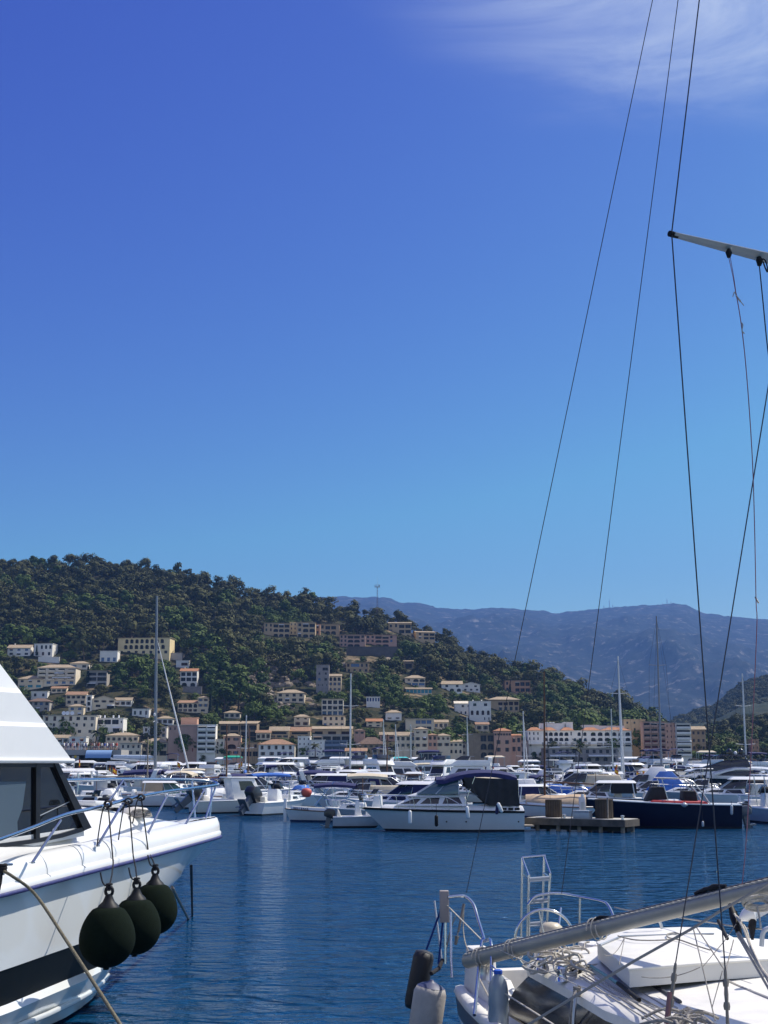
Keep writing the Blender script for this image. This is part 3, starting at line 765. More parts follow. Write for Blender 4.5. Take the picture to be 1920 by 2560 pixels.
house(1039, 1088, 1577, 1608, ['w:1:.5:.6:d:.1:.35|l:2:.85:.65:d:.4:1', 'w:1:.5:.5:d:.1:.35|l:2:.85:.65:d:.4:1', '.'], W_TAN, 'gable', R_TAN, 'tan balcony house at the shoulder of the hill', rise=1.2, rz=8)
house(790, 822, 1662, 1735, ['l:1:.7:.5:d:.4:1', 'w:2:.3:.4:d', 'w:2:.4:.45:d', 'w:3:.2:.3:d', '.'], W_STONE, 'flat', None, 'tall grey stone tower house with open roof loggia', name='stone_tower', cat='tower')
house(821, 853, 1685, 1730, ['a:3:.7:.7:d', 'w:3:.35:.5:s', 'w:3:.3:.4:s'], W_CREAM, 'gable', R_TAN, 'cream arched house leaning on the stone tower')
house(865, 922, 1656, 1683, ['w:1:.5:.6:d:0:.2|s:1:.9:.6:s:.2:.6|w:2:.4:.6:d:.6:1', 'w:4:.4:.5:d'], W_TAN, 'flat', R_TAN, 'tan house right of the tallest grey mast')
house(1010, 1033, 1650, 1671, ['l:1:.7:.6:d'], W_BROWN, 'mono', R_TAN, 'small brown lodge with a pale roof', name='lodge')
house(1012, 1063, 1687, 1716, ['w:1:.3:.4:d:0:.4|a:2:.85:.7:d:.4:1', 's:3:.85:.6:s'], W_CREAM, 'hip', R_TAN, 'cream house with a row of blue windows and twin arches')
house(1015, 1080, 1717, 1735, ['s:7:.85:.7:t'], W_CREAM, 'mono', R_TAN, 'low pool house with turquoise glazing', name='pool_house')
house(1104, 1156, 1702, 1730, ['w:2:.25:.6:d', 'a:3:.6:.8:d'], W_WHITE, 'gable', R_TAN, 'white villa with dark arches and ochre roof')
house(1156, 1200, 1706, 1729, ['w:2:.3:.5:d', 'w:3:.4:.5:d'], W_WHITE, 'side', W_WHITE, 'white gabled annex of the arched villa', name='annex', rise=1.5)
house(1137, 1180, 1753, 1786, ['w:2:.22:.4:d:.3:1', 'a:4:.35:.5:u'], W_WHITE, 'gable', W_PALE, 'big white house with blue arches, left wing', rise=1.4)
house(1174, 1228, 1753, 1806, ['w:2:.3:.4:d', 'a:4:.5:.65:b', 'w:2:.25:.4:d:.6:1'], W_WHITE, 'flat', None, 'big white house with terrace arches, right wing', chimneys=2)
house(1222, 1298, 1741, 1779, ['l:4:.8:.6:b:.3:1', 'w:4:.3:.6:d:.3:1'], W_TAN, 'hip', R_TAN, 'tan villa under wide low ochre roofs', over=1.2)
house(1262, 1326, 1701, 1730, ['w:1:.4:.5:d:0:.2|l:3:.85:.7:d:.4:1', 'w:1:.4:.5:d:0:.2|l:3:.85:.6:d:.4:1'], W_ORANGE, 'flat', R_TAN, 'orange house with shaded terraces near the pine wood')
house(1172, 1236, 1834, 1896, ['l:2:.85:.75:d:.45:1', 'a:2:.85:.75:d:.45:1', 'a:2:.85:.7:d:.45:1'], W_BROWN, 'flat', R_TAN, 'brown house with three tiers of arched loggias', Y=630)
house(1236, 1279, 1821, 1884, ['w:6:.4:.25:d', 'w:2:.25:.5:d', 'w:2:.25:.5:d'], W_PINK, 'hip', R_OR, 'square red brown tower house with orange pyramid roof', Y=628, name='tower_house')
house(1279, 1304, 1836, 1884, ['w:2:.35:.5:d', 'w:2:.35:.5:d'], W_PINK, 'mono', R_OR, 'red brown side wing of the square tower house', Y=630)
house(692, 761, 1723, 1756, ['w:4:.45:.6:d|s:1:.2:.01:s:.9:.91', 'w:4:.6:.6:d'], W_CREAM, 'hip', R_TAN, 'wide two storey house among the rocks', over=0.6, chimneys=1)
# --- the low row between the town and the quay
for a_ in ((128, 170, 1838, 1872, ['w:3:.4:.5:d', 'w:3:.5:.5:d'], W_WHITE, 'gable', R_TAN, 'low white house under the long flats, with a ridge roof', 632), (172, 214, 1842, 1872, ['w:2:.4:.5:r', 'w:3:.5:.5:d'], W_WHITE, 'flat', None, 'small white house with red sun blind left of the palm', 630),
           (300, 352, 1858, 1890, ['w:4:.4:.5:d', 'w:3:.5:.5:d'], W_PALE, 'flat', R_FLAT, 'pale low shop row behind the catamaran cabin', 624), (352, 418, 1846, 1890, ['w:4:.35:.5:d', 'l:3:.8:.7:d'], W_CREAM, 'hip', R_TAN, 'cream house with ochre roof left of the pink block', 628),
           (538, 560, 1848, 1890, ['w:2:.35:.4:d', 'w:2:.4:.5:d'], W_PALE, 'flat', None, 'narrow pale house right of the balcony stack', 626), (598, 646, 1856, 1892, ['w:3:.4:.5:d', 'l:3:.8:.7:d'], W_TAN, 'flat', R_TAN, 'tan house with dark ground floor left of the tiled villa', 630),
           (1156, 1174, 1856, 1890, ['w:2:.35:.4:d', 'w:2:.35:.4:d'], W_PALE, 'hip', R_TAN, 'slim pale house between the cream wing and the brown arches', 633), (1300, 1322, 1852, 1896, ['w:2:.35:.4:d', 'w:2:.4:.5:d'], W_STONE, 'flat', None, 'grey stone annex at the left end of the hotel', 634),
           (640, 676, 1826, 1850, ['w:3:.35:.5:b'], W_CREAM, 'gable', R_TILE, 'cream cottage behind the tiled villa', None), (560, 600, 1776, 1796, ['w:3:.35:.5:d'], W_PALE, 'hip', R_TAN, 'pale cottage above the brown stone flats', None),
           (330, 372, 1772, 1792, ['w:3:.4:.5:d'], W_WHITE, 'flat', None, 'white terrace house half hidden below the pines', None), (392, 432, 1790, 1812, ['w:3:.4:.5:d'], W_WHITE, 'hip', R_TAN, 'white cottage right of the catamaran mast', None),
           (1085, 1120, 1800, 1822, ['w:3:.35:.5:d'], W_PALE, 'gable', R_TAN, 'pale cottage right of the blue banded house', None), (1190, 1222, 1806, 1828, ['w:2:.35:.5:d'], W_CREAM, 'gable', R_TILE, 'cream cottage under the big white house', None),
           (286, 328, 1744, 1766, ['w:3:.4:.5:d'], W_WHITE, 'gable', R_TAN, 'white cottage right of the ochre gabled house', None), (128, 166, 1716, 1732, ['w:3:.4:.5:d'], W_CREAM, 'gable', R_TILE, 'cream cottage below the wide apartment house', None)):
    house(*a_[:8], a_[8], Y=a_[9])
# --- hotel
def hotel_extra(t, W, D, h):
    for (a, b, rm) in ((-.5, -.36, 1), (-.36, -.22, 1), (-.18, -.05, 1), (.02, .20, 1), (.20, .5, 0)):
        r = MB(); x0, x1 = a * W, b * W; e = 0.7; z = h + 0.3; xm0, xm1 = x0 + (x1 - x0) * .3, x0 + (x1 - x0) * .7
        r.add([(x0 - .1, -e, z), (x1 + .1, -e, z), (x1 + .1, 6, z), (x0 - .1, 6, z), (xm0, 3, z + 1.6), (xm1, 3, z + 1.6)], [(0, 1, 5, 4), (1, 2, 5), (2, 3, 4, 5), (3, 0, 4), (3, 2, 1, 0)])
        r.build('roof_pavilion', R_OR, t)
    for (a, b, hh) in ((-.36, -.12, 3.4), (-.13, -.05, 4.0), (.05, .2, 2.6), (.2, .45, 2.2)):
        r = MB(); r.box(a * W, b * W, 4, D - 1, h + .3, h + .3 + hh); r.box(a * W - .1, b * W + .1, 3.9, D - .9, h + .3 + hh, h + .5 + hh); r.build('attic', W_WHITE, t, fix=False)
    for x in (-.3, -.27, -.24, -.09): MB().lathe([(.1, 0), (.9, .2), (.95, .35), (.1, .5)], (x * W, 5, h + 3.9), 10).build('roof_dish', M_GEL, t, smooth=50)
    for (a, b, z, p) in ((-.30, -.20, .30, 2.2), (-.20, -.06, .31, 1.2), (.20, .3, .30, 1.2), (.33, .42, .55, 1.0)): awning(t, a * W, b * W, h * z, p, .9 if p > 2 else .3)
    s = MB(); s.box(-W * .5, W * .5, -1.6, -.05, h * .36, h * .36 + .35); s.box(-W * .34, W * .5, -2.6, -1.65, h * .03, h * .06); s.build('terrace_slab', W_WHITE, t, fix=False)
house(1320, 1580, 1827, 1880, ['w:3:.3:.5:d:0:.12|a:5:.78:.7:d:.15:.4|w:1:.3:.7:d:.4:.44|a:2:.6:.7:d:.47:.58|a:6:.72:.7:d:.6:1',
                               'w:3:.3:.5:d:0:.12|a:5:.78:.65:d:.15:.4|a:3:.6:.6:s:.43:.58|a:6:.72:.65:d:.6:1',
                               'w:9:.45:.55:d:.12:.62|l:5:.85:.7:d:.66:1', '.'], W_WHITE, 'flat', None, 'long white hotel with rows of arched windows and orange roofs', name='hotel', cat='hotel', Y=640, extra=hotel_extra, depth=14)
house(1360, 1545, 1870, 1904, ['w:11:.45:.55:d', 'a:9:.5:.6:d'], W_STONE, 'flat', W_PALE, 'grey stone ground storey in front of the white hotel', name='stone_arcade', cat='arcade', Y=622, depth=10,
      extra=lambda t, W, D, h: (awning(t, -W * .42, -W * .05, h * .5, 2.0, .5), awning(t, W * .1, W * .4, h * .5, 2.0, .5)))
house(1562, 1616, 1799, 1880, ['w:3:.25:.35:d', 'w:3:.25:.35:d', 'w:3:.25:.35:d', '.', '.'], W_TAN, 'flat', None, 'plain tan apartment block behind the hotel', cat='apartment block', name='apartment_block', Y=655)
house(1611, 1666, 1804, 1890, ['b:3:.85:.7:d', 'b:3:.85:.7:d', 'b:3:.85:.7:d', 'b:3:.85:.7:r', 'b:3:.85:.7:r', 'b:3:.8:.6:d'], W_ROSE, 'flat', R_TAN, 'brown apartment block with red blinds on its balconies', cat='apartment block', name='apartment_block', Y=640)
house(1666, 1695, 1808, 1890, ['w:3:.25:.4:b'] * 6, W_PINK, 'flat', None, 'salmon stair tower between two balcony blocks', name='stair_tower', cat='stair tower', Y=640)
house(1693, 1730, 1808, 1890, ['b:1:.95:.7:d'] * 6, W_WHITE, 'flat', R_FLAT, 'white striped balcony block at the right end of the town', cat='apartment block', name='apartment_block', Y=638)
house(1730, 1766, 1817, 1880, ['w:3:.3:.4:d'] * 3, W_BROWN, 'gable', R_TAN, 'dark brown house right of the striped balconies', Y=650, rise=1.4)
house(1880, 1898, 1848, 1876, ['w:2:.3:.4:d'] * 2, W_ORANGE, 'flat', None, 'small orange house at the foot of the right hill', Y=660)
# --- terrace with people, blue awning, sign
def terrace():
    Y = 300
    t = thing('waterside_terrace', 'raised waterside terrace with blue awning and dark open arcade', 'terrace', P(232, 1921, Y))
    o = t.location; k = Y / F
    def X(px): return (px - 232) * k
    def Z(py): return (1921 - py) * k
    mb = MB(); mb.box(X(150), X(300), 0, 9, Z(1889), Z(1876)); mb.build('deck_slab', W_GREY, t, fix=False)
    mb = MB()
    for px in (150, 178, 208, 240, 272, 297): mb.box(X(px), X(px) + .5, .4, .9, -2, Z(1889))
    mb.box(X(150), X(300), 6, 6.4, -2, Z(1889)); mb.build('arcade', W_DARK, t, fix=False)
    mb = MB(); rows = []
    for i in range(9):
        a = i / 8; rows.append([(X(216), -1.6 * math.sin(a * 1.5), Z(1877) - (Z(1877) - Z(1896)) * (1 - math.cos(a * 1.55)) ** 1.0), (X(279), -1.6 * math.sin(a * 1.5), Z(1877) - (Z(1877) - Z(1896)) * (1 - math.cos(a * 1.55)))])
    mb.sheet(rows, 0.05); mb.build('awning', mat('awning_blue', (0.22, 0.36, 0.58), 0.8), t, smooth=60)
    mb = MB()
    for z in (1869, 1872.5): mb.tube([(X(150), .1, Z(z)), (X(300), .1, Z(z))], .03, 5)
    for i in range(16): mb.tube([(X(150 + i * 10), .1, Z(1876)), (X(150 + i * 10), .1, Z(1869))], .03, 5)
    mb.build('railing', M_ALU, t)
    s = thing('notice_board', 'grey notice board with a round yellow emblem on the dark terrace front', 'notice board', P(187, 1921, Y - .6))
    mb = MB(); mb.box(-9 * k, 9 * k, 0, .08, Z(1908), Z(1891)); mb.build('board', W_GREY, s, fix=False)
    mb = MB(); mb.box(-8 * k, -7 * k, .08, .2, -2, Z(1908)); mb.box(7 * k, 8 * k, .08, .2, -2, Z(1908)); mb.build('post', M_ALU, s, fix=False)
    mb = MB(); mb.lathe([(3.2 * k, 0), (3.2 * k, .03)], (.3 * k, -.03, Z(1893)), 12, Matrix.Rotation(R(90), 4, 'X')); mb.build('emblem', M_YELC, s, fix=False)
    return Y, Z(1876) + t.location.z
TERR_Y, TERR_Z = terrace()
# ---------------------------------------------------------------- people on the terrace and quay
def person_mesh(arms):
    J = [(0, 0, .93), (0, 0, 1.15), (0, 0, 1.40), (0, 0, 1.50), (0, -.01, 1.60), (0, 0, 1.72),
         (.10, 0, .88), (.11, .0, .48), (.11, .02, .06), (.11, -.12, .03), (-.10, 0, .88), (-.11, .03, .48), (-.11, .05, .06), (-.11, -.09, .03),
         (.19, 0, 1.40), (.24, .02, 1.12), (.25, -.06, .88), (-.19, 0, 1.40), (-.24, .02, 1.12), (-.25, -.06, .88)]
    if arms: J[15], J[16] = (.30, -.10, 1.18), (.16, -.28, 1.30); J[19] = (-.16, -.26, 1.05)
    E = [(0, 1), (1, 2), (2, 3), (3, 4), (4, 5), (0, 6), (6, 7), (7, 8), (8, 9), (0, 10), (10, 11), (11, 12), (12, 13), (2, 14), (14, 15), (15, 16), (2, 17), (17, 18), (18, 19)]
    rr = [.15, .14, .15, .06, .105, .085, .10, .065, .045, .04, .10, .065, .045, .04, .065, .045, .035, .065, .045, .035]
    me = bpy.data.meshes.new('body'); me.from_pydata(J, E, [])
    o = bpy.data.objects.new('tmp', me); col.objects.link(o)
    m = o.modifiers.new('skin', 'SKIN')
    for i, r in enumerate(rr): me.skin_vertices[0].data[i].radius = (r, r * (.75 if i < 3 else 1))
    me.skin_vertices[0].data[0].use_root = True
    dg = bpy.context.evaluated_depsgraph_get()
    out_ = bpy.data.meshes.new_from_object(o.evaluated_get(dg))
    bpy.data.objects.remove(o)
    return out_
P_SKIN = mat('skin', (0.42, 0.25, 0.17), 0.6); P_HAIR = mat('hair', (0.03, 0.02, 0.015), 0.7)
P_SH = {n: mat('shirt_' + n, c, 0.85) for n, c in (('white', (.7, .7, .68)), ('blue', (.04, .10, .38)), ('red', (.45, .06, .05)), ('dark', (.03, .03, .04)), ('pink', (.55, .28, .28)), ('beige', (.48, .40, .30)), ('navy', (.02, .03, .12)))}
BODY = [person_mesh(0), person_mesh(1)]
PM = {}
def person(loc, shirt, trous, pose, rz, label, group=None):
    k = (shirt, trous, pose)
    if k not in PM:
        me = BODY[pose].copy(); me.materials.clear()
        for m in (P_SKIN, P_SH[shirt], P_SH[trous], P_HAIR): me.materials.append(m)
        for p in me.polygons:
            z = p.center.z; x = abs(p.center.x)
            p.material_index = 0 if (z > 1.46 and z < 1.66) or (z < 1.22 and x > .2) or z < .42 else (3 if z >= 1.66 else (1 if z > .93 else 2))
            p.use_smooth = True
        PM[k] = me
    o = link(bpy.data.objects.new('person', PM[k])); o.location = loc; o.rotation_euler = (0, 0, rz)
    return tag(o, label, 'person', group)
SH = list(P_SH)
for i in range(26):
    px = 160 + i * 5.3 + rnd.uniform(-2, 2)
    q = P(px, 1876, TERR_Y + rnd.uniform(.6, 4)); q.z = TERR_Z
    s = SH[[0, 1, 0, 6, 4, 0, 3, 2, 5][i % 9]]
    person(q, s, SH[[3, 5, 6][i % 3]], i % 2, rnd.uniform(0, 6.28), 'person in a %s top in the crowd on the waterside terrace' % s, 'people on the waterside terrace')
# ---------------------------------------------------------------- trees
def leaf_mat(name, a, b_, s=0.9):
    m = bpy.data.materials.new(name); m.use_nodes = True
    n = m.node_tree; b = n.nodes['Principled BSDF']; b.inputs['Roughness'].default_value = 0.75; b.inputs['Specular IOR Level'].default_value = 0.15
    t = n.nodes.new('ShaderNodeTexCoord'); oi = n.nodes.new('ShaderNodeObjectInfo')
    z = node(n, 'ShaderNodeTexNoise', Scale=s, Detail=3)
    n.links.new(t.outputs['Object'], z.inputs['Vector'])
    ad = n.nodes.new('ShaderNodeMath'); ad.operation = 'MULTIPLY_ADD'; ad.inputs[1].default_value = 0.55; n.links.new(oi.outputs['Random'], ad.inputs[0])
    ml = n.nodes.new('ShaderNodeMath'); ml.operation = 'MULTIPLY_ADD'; ml.inputs[1].default_value = 0.9; ml.inputs[2].default_value = -0.22
    n.links.new(z.outputs[0], ml.inputs[0]); n.links.new(ml.outputs[0], ad.inputs[2])
    r = n.nodes.new('ShaderNodeValToRGB'); r.color_ramp.elements[0].position = 0.15; r.color_ramp.elements[1].position = 0.85
    r.color_ramp.elements[0].color = (*a, 1); r.color_ramp.elements[1].color = (*b_, 1)
    n.links.new(ad.outputs[0], r.inputs[0]); n.links.new(r.outputs[0], b.inputs['Base Color'])
    b.inputs['Subsurface Weight'].default_value = 0.0
    return m
L_PINE = leaf_mat('pine_needles', (0.040, 0.047, 0.013), (0.112, 0.110, 0.034))
L_PINE2 = leaf_mat('pine_needles_fresh', (0.034, 0.062, 0.011), (0.105, 0.148, 0.028))
L_SHRUB = leaf_mat('shrub_leaves', (0.045, 0.053, 0.024), (0.13, 0.125, 0.065))
L_CYP = leaf_mat('cypress_leaves', (0.010, 0.020, 0.010), (0.025, 0.042, 0.018))
L_PALM = leaf_mat('palm_fronds', (0.04, 0.055, 0.02), (0.11, 0.11, 0.04))
M_BARK = mat('bark', (0.10, 0.075, 0.055), 0.9, var=0.3, scale=3)

def crown_mesh(name, seed, m, lobes, R0, Hc, leaf, per, flat=0.8, shell=0.55):
    """leaf-sized faces spread over many small lobes: uneven outline, gaps, lit tops"""
    r = random.Random(seed); mb = MB()
    L = []
    for i in range(lobes):
        a = r.uniform(0, 6.283); h = r.random()
        q = R0 * (0.25 + 0.75 * math.sqrt(r.random())) * (1.0 - 0.62 * h ** 1.6) * 0.85
        L.append((Vector((q * math.cos(a), q * math.sin(a), Hc * (h - 0.5) * 0.9)), R0 * r.choice((.20, .26, .32, .40, .52)) * r.uniform(.9, 1.1)))
    L.append((Vector((0, 0, Hc * .32)), R0 * .42)); L.append((Vector((0, 0, 0)), R0 * .5))
    for c, rad in L:
        for k in range(per):
            d = Vector((r.gauss(0, 1), r.gauss(0, 1), r.gauss(0.25, 0.9))).normalized()
            p = c + Vector((d.x, d.y, d.z * flat)) * rad * (shell + (1 - shell) * r.random() ** 0.5) * r.uniform(.9, 1.12)
            nrm = (d * .7 + (p / R0) * .5 + Vector((r.uniform(-.3, .3), r.uniform(-.3, .3), r.uniform(-.1, .4)))).normalized()
            u = nrm.orthogonal().normalized(); u.rotate(Matrix.Rotation(r.uniform(0, 6.28), 3, nrm)); v = nrm.cross(u)
            s = leaf * r.uniform(.6, 1.3)
            mb.add([p - u * s - v * s * .5, p + u * s * .3 - v * s * .7, p + u * s + v * s * .4, p - u * s * .4 + v * s * .8], [(0, 1, 2, 3)])
    return mb.mesh(name, m)
def trunk_mesh(seed, h, r0, lean):
    r = random.Random(seed); mb = MB()
    pts = [(lean * t * t, lean * .4 * t, h * t) for t in (0, .3, .6, 1)]
    mb.tube([(p[0], p[1], p[2] - (1.5 if i == 0 else 0)) for i, p in enumerate(pts)], [r0, r0 * .8, r0 * .65, r0 * .4], 6)
    for k in range(4):
        a = r.uniform(0, 6.28); b = Vector(pts[2]); e = b + Vector((math.cos(a) * h * .35, math.sin(a) * h * .35, h * r.uniform(.2, .45)))
        mb.tube([b, (b + e) / 2 + Vector((0, 0, -.1)), e], [r0 * .4, r0 * .28, r0 * .12], 5)
    return mb.mesh('trunk', M_BARK)
PINES = []
for i in range(9):
    m = L_PINE if i < 6 else L_PINE2
    PINES.append((crown_mesh('crown', 100 + i, m, 13 + i % 4, 4.3 if i % 3 else 4.9, 6.2 - (i % 3) * .7, 0.46, 34), trunk_mesh(i, 5.6, .28, (i % 5 - 2) * .5)))
CROWN_Z = 6.6
SHR = [crown_mesh('foliage', 300 + i, L_SHRUB, 5, 1.7, 1.8, 0.30, 26) for i in range(4)]
def cyp_mesh(seed):
    r = random.Random(seed); mb = MB()
    for k in range(260):
        h = r.random(); rad = (0.95 * (1 - h) ** .7 + .1) * min(1, h * 6 + .45); a = r.uniform(0, 6.28)
        p = Vector((rad * math.cos(a), rad * math.sin(a), .5 + 9 * h)); s = r.uniform(.25, .5)
        n_ = Vector((math.cos(a), math.sin(a), .5)).normalized(); u = n_.orthogonal().normalized(); v = n_.cross(u)
        mb.add([p - u * s, p - v * s * 1.2, p + u * s, p + v * s * 1.5], [(0, 1, 2, 3)])
    return mb.mesh('crown', L_CYP)
CYP = [cyp_mesh(5), cyp_mesh(6)]
def palm_mesh(seed):
    r = random.Random(seed); mb = MB()
    for k in range(18):
        a = k * 2.4; el = r.uniform(-.2, 1.1); L = 2.4; d = Vector((math.cos(a), math.sin(a), 0)); w = Vector((-d.y, d.x, 0))
        pts = []
        for i in range(6):
            t = i / 5; p = d * L * t * math.cos(el * (1 - t * .6)) + Vector((0, 0, L * t * math.sin(el) - 1.5 * t * t)); pts.append(p)
        for i in range(5):
            s0, s1 = .42 * math.sin(math.pi * min(1, (i + .3) / 5.5)), .42 * math.sin(math.pi * min(1, (i + 1.3) / 5.5))
            for q in (-1, 1):
                mb.add([pts[i], pts[i + 1], pts[i + 1] + w * q * s1 - Vector((0, 0, s1 * .6)), pts[i] + w * q * s0 - Vector((0, 0, s0 * .6))], [(0, 1, 2, 3)])
    return mb.mesh('crown', L_PALM)
PALM = [palm_mesh(1), palm_mesh(2)]
palm_tr = MB().tube([(0, 0, -.5), (.1, 0, 2), (.05, .1, 5)], [.26, .2, .16], 7).mesh('trunk', M_BARK)
cyp_tr = MB().tube([(0, 0, -1), (0, 0, 1.6)], [.2, .16], 6).mesh('trunk', M_BARK)

def blocked(w, r, h, Y):
    """would this tree stand in front of a house?"""
    x, yb = proj(w); k = F / Y
    x0, x1, yt = x - r * k, x + r * k, yb - h * k
    for (a, b, t, u, Yh) in RECTS:
        if x1 < a or x0 > b: continue
        if Y < Yh + 12 and Y > Yh - 1 and yb > t - 6 and yt < u and yb < u + 8 + 6: return True
        if Y <= Yh and yt < u - 0.22 * (u - t) and yb > t: return True
    return False

CAND = []
def scatter(n, pxr, tr, dens, smin, smax, kind, gap):
    tries = 0; got = 0
    while got < n and tries < n * 12:
        tries += 1
        px = rnd.uniform(*pxr); t = rnd.uniform(*tr)
        w = hill(px, t)
        if w.z < 3: continue
        x, y = proj(w)
        if rnd.random() > dens(x, y, t, w): continue
        s = (smin + (smax - smin) * rnd.random() ** 1.4) * (.62 if x > 1670 else 1) * (.85 if t > .85 else 1)
        key = (int(w.x // 14), int(w.y // 14))
        ok = True
        for dx in (-1, 0, 1):
            for dy in (-1, 0, 1):
                for (q, s2, _k) in GRID.get((key[0] + dx, key[1] + dy), ()):
                    if (q.x - w.x) ** 2 + (q.y - w.y) ** 2 < (gap * (s + s2) / 2) ** 2: ok = False
        if not ok: continue
        if blocked(w, 4.6 * s * (1 if kind < 9 else .45), 10.5 * s * (1 if kind < 9 else .35), w.y): continue
        kd = kind if kind >= 9 else (rnd.randrange(6) if noise.noise(Vector((w.x * .02, w.y * .02, 1))) + rnd.uniform(-.25, .25) + (.25 if t < .55 else -.12) < .1 else 6 + rnd.randrange(3))
        GRID.setdefault(key, []).append((w, s, kd)); got += 1
        CAND.append((w, s, kd, rnd.uniform(0, 6.28)))
GRID = {}
def dens_forest(x, y, t, w):
    if x < 620: d = 1.0 if y < 1620 else (.75 if y < 1700 else .5)
    elif x < 1000: d = 1.0 if y < 1550 else (.6 if y < 1700 else .4)
    else: d = .9 if y < 1700 else .45
    if 600 < x < 790 and 1640 < y < 1800: d *= .10
    if 990 < x and y > 1690 and x > 1230: d = .9
    nn = noise.noise(Vector((w.x * .02, w.y * .013, 4)))
    return d * (1 if nn > -.30 else .12)
scatter(5200, (-760, 2250), (.03, 1.06), dens_forest, .90, 2.05, 0, 5.2)
scatter(1100, (-150, 1700), (.02, .95), lambda x, y, t, w: (.12 if 600 < x < 790 and 1640 < y < 1800 else 1.0) if y > 1530 else .2, .42, .78, 0, 3.8)
NPINE = len(CAND)
scatter(2600, (-200, 2050), (.02, 1.0), lambda x, y, t, w: 1, .6, 1.5, 9, 1.3)
# the trees that show largest become single things, the rest is the wood behind them
vis = sorted(range(NPINE), key=lambda i: -CAND[i][1] / CAND[i][0].y * (1 if -20 < proj(CAND[i][0])[0] < 1940 else 0))
single = set(vis[:290])
def zone(x, y):
    if y < 1560: return 'high on the wooded hill'
    if x < 620: return 'among the villas on the left hillside'
    if x < 1150: return 'on the rocky middle hillside'
    if x < 1680: return 'on the right slope above the hotel'
    return 'on the low wooded hill at the right'
HL = [(proj(o.location), o['label']) for o in list(col.objects) if o.parent is None and 'label' in o and 'd' in o]
def tree_label(x, y, s, kd):
    yc = y - 20
    (hx, hy), hl_ = min(HL, key=lambda q: (q[0][0] - x) ** 2 + (q[0][1] - 12 - yc) ** 2)
    dx, dy = x - hx, yc - (hy - 12); far_ = math.hypot(dx, dy)
    rel = ('left of' if dx < 0 else 'right of') if abs(dx) > abs(dy) else ('above' if dy < 0 else 'below')
    if far_ > 110: rel = 'far ' + rel
    elif far_ < 45: rel = 'close ' + rel if rel in ('left of', 'right of') else 'just ' + rel
    size = 'big ' if s > 1.15 else ('small ' if s < .85 else '')
    return ' '.join((size + ('dark olive pine ' if kd < 6 else 'fresh green pine ') + rel + ' the ' + hl_.split(',')[0]).split()[:16])
for i in sorted(single):
    w, s, kd, rz = CAND[i]; x, y = proj(w)
    lab = tree_label(x, y, s, kd)
    t = thing('pine_tree', lab, 'pine tree', w, rz, 'pines among and above the houses')
    t.scale = (s * rnd.uniform(.85, 1.2), s * rnd.uniform(.85, 1.2), s * rnd.uniform(.72, 1.15))
    tr_ = link(bpy.data.objects.new('trunk', PINES[kd][1]), t)
    cr = link(bpy.data.objects.new('crown', PINES[kd][0]), t); cr.location = (0, 0, CROWN_Z)

def gn_points(name, pts, srcs, label, zoff):
    """one object of many instances: vertices carry size, turn and kind"""
    me = bpy.data.meshes.new(name)
    me.from_pydata([tuple(p[0] + Vector((0, 0, zoff * p[1]))) for p in pts], [], [])
    for nm, ty, vals in (('sz', 'FLOAT', [p[1] for p in pts]), ('turn', 'FLOAT', [p[3] for p in pts]), ('sort', 'INT', [p[2] for p in pts])):
        a = me.attributes.new(nm, ty, 'POINT'); a.data.foreach_set('value', vals)
    ob = link(bpy.data.objects.new(name, me))
    g = bpy.data.node_groups.new(name, 'GeometryNodeTree')
    g.interface.new_socket('Geometry', in_out='INPUT', socket_type='NodeSocketGeometry'); g.interface.new_socket('Geometry', in_out='OUTPUT', socket_type='NodeSocketGeometry')
    gi = g.nodes.new('NodeGroupInput'); go = g.nodes.new('NodeGroupOutput'); jn = g.nodes.new('GeometryNodeJoinGeometry')
    def attr(nm, ty):
        q = g.nodes.new('GeometryNodeInputNamedAttribute'); q.data_type = ty; q.inputs['Name'].default_value = nm; return q.outputs['Attribute']
    sz, tn, so = attr('sz', 'FLOAT'), attr('turn', 'FLOAT'), attr('sort', 'INT')
    cx_ = g.nodes.new('ShaderNodeCombineXYZ'); g.links.new(tn, cx_.inputs[2])
    rv = g.nodes.new('FunctionNodeRandomValue'); rv.data_type = 'FLOAT_VECTOR'; rv.inputs[0].default_value = (.82, .82, .68); rv.inputs[1].default_value = (1.22, 1.22, 1.18)
    vs = g.nodes.new('ShaderNodeVectorMath'); vs.operation = 'SCALE'; g.links.new(rv.outputs[0], vs.inputs[0]); g.links.new(sz, vs.inputs['Scale'])
    for k, src in srcs.items():
        cmp_ = g.nodes.new('FunctionNodeCompare'); cmp_.data_type = 'INT'; cmp_.operation = 'EQUAL'
        ins = [s_ for s_ in cmp_.inputs if s_.type == 'INT' and s_.enabled]
        g.links.new(so, ins[0]); ins[1].default_value = k
        oi = g.nodes.new('GeometryNodeObjectInfo'); oi.inputs['Object'].default_value = src; oi.transform_space = 'ORIGINAL'
        ip = g.nodes.new('GeometryNodeInstanceOnPoints')
        g.links.new(gi.outputs[0], ip.inputs['Points']); g.links.new(cmp_.outputs[0], ip.inputs['Selection']); g.links.new(oi.outputs['Geometry'], ip.inputs['Instance'])
        g.links.new(cx_.outputs[0], ip.inputs['Rotation']); g.links.new(vs.outputs[0], ip.inputs['Scale'])
        g.links.new(ip.outputs[0], jn.inputs[0])
    g.links.new(jn.outputs[0], go.inputs[0])
    md = ob.modifiers.new('scatter', 'NODES'); md.node_group = g
    return tag(ob, label, kind='stuff')
src = {k: bpy.data.objects.new('crown_source', PINES[k][0]) for k in range(9)}
gn_points('pine_forest', [CAND[i] for i in range(NPINE) if i not in single], src, 'dense pine wood covering the hill behind the town', CROWN_Z * .96)
sh = [(c[0], c[1], 9 + i % 4, c[3]) for i, c in enumerate(CAND[NPINE:])]
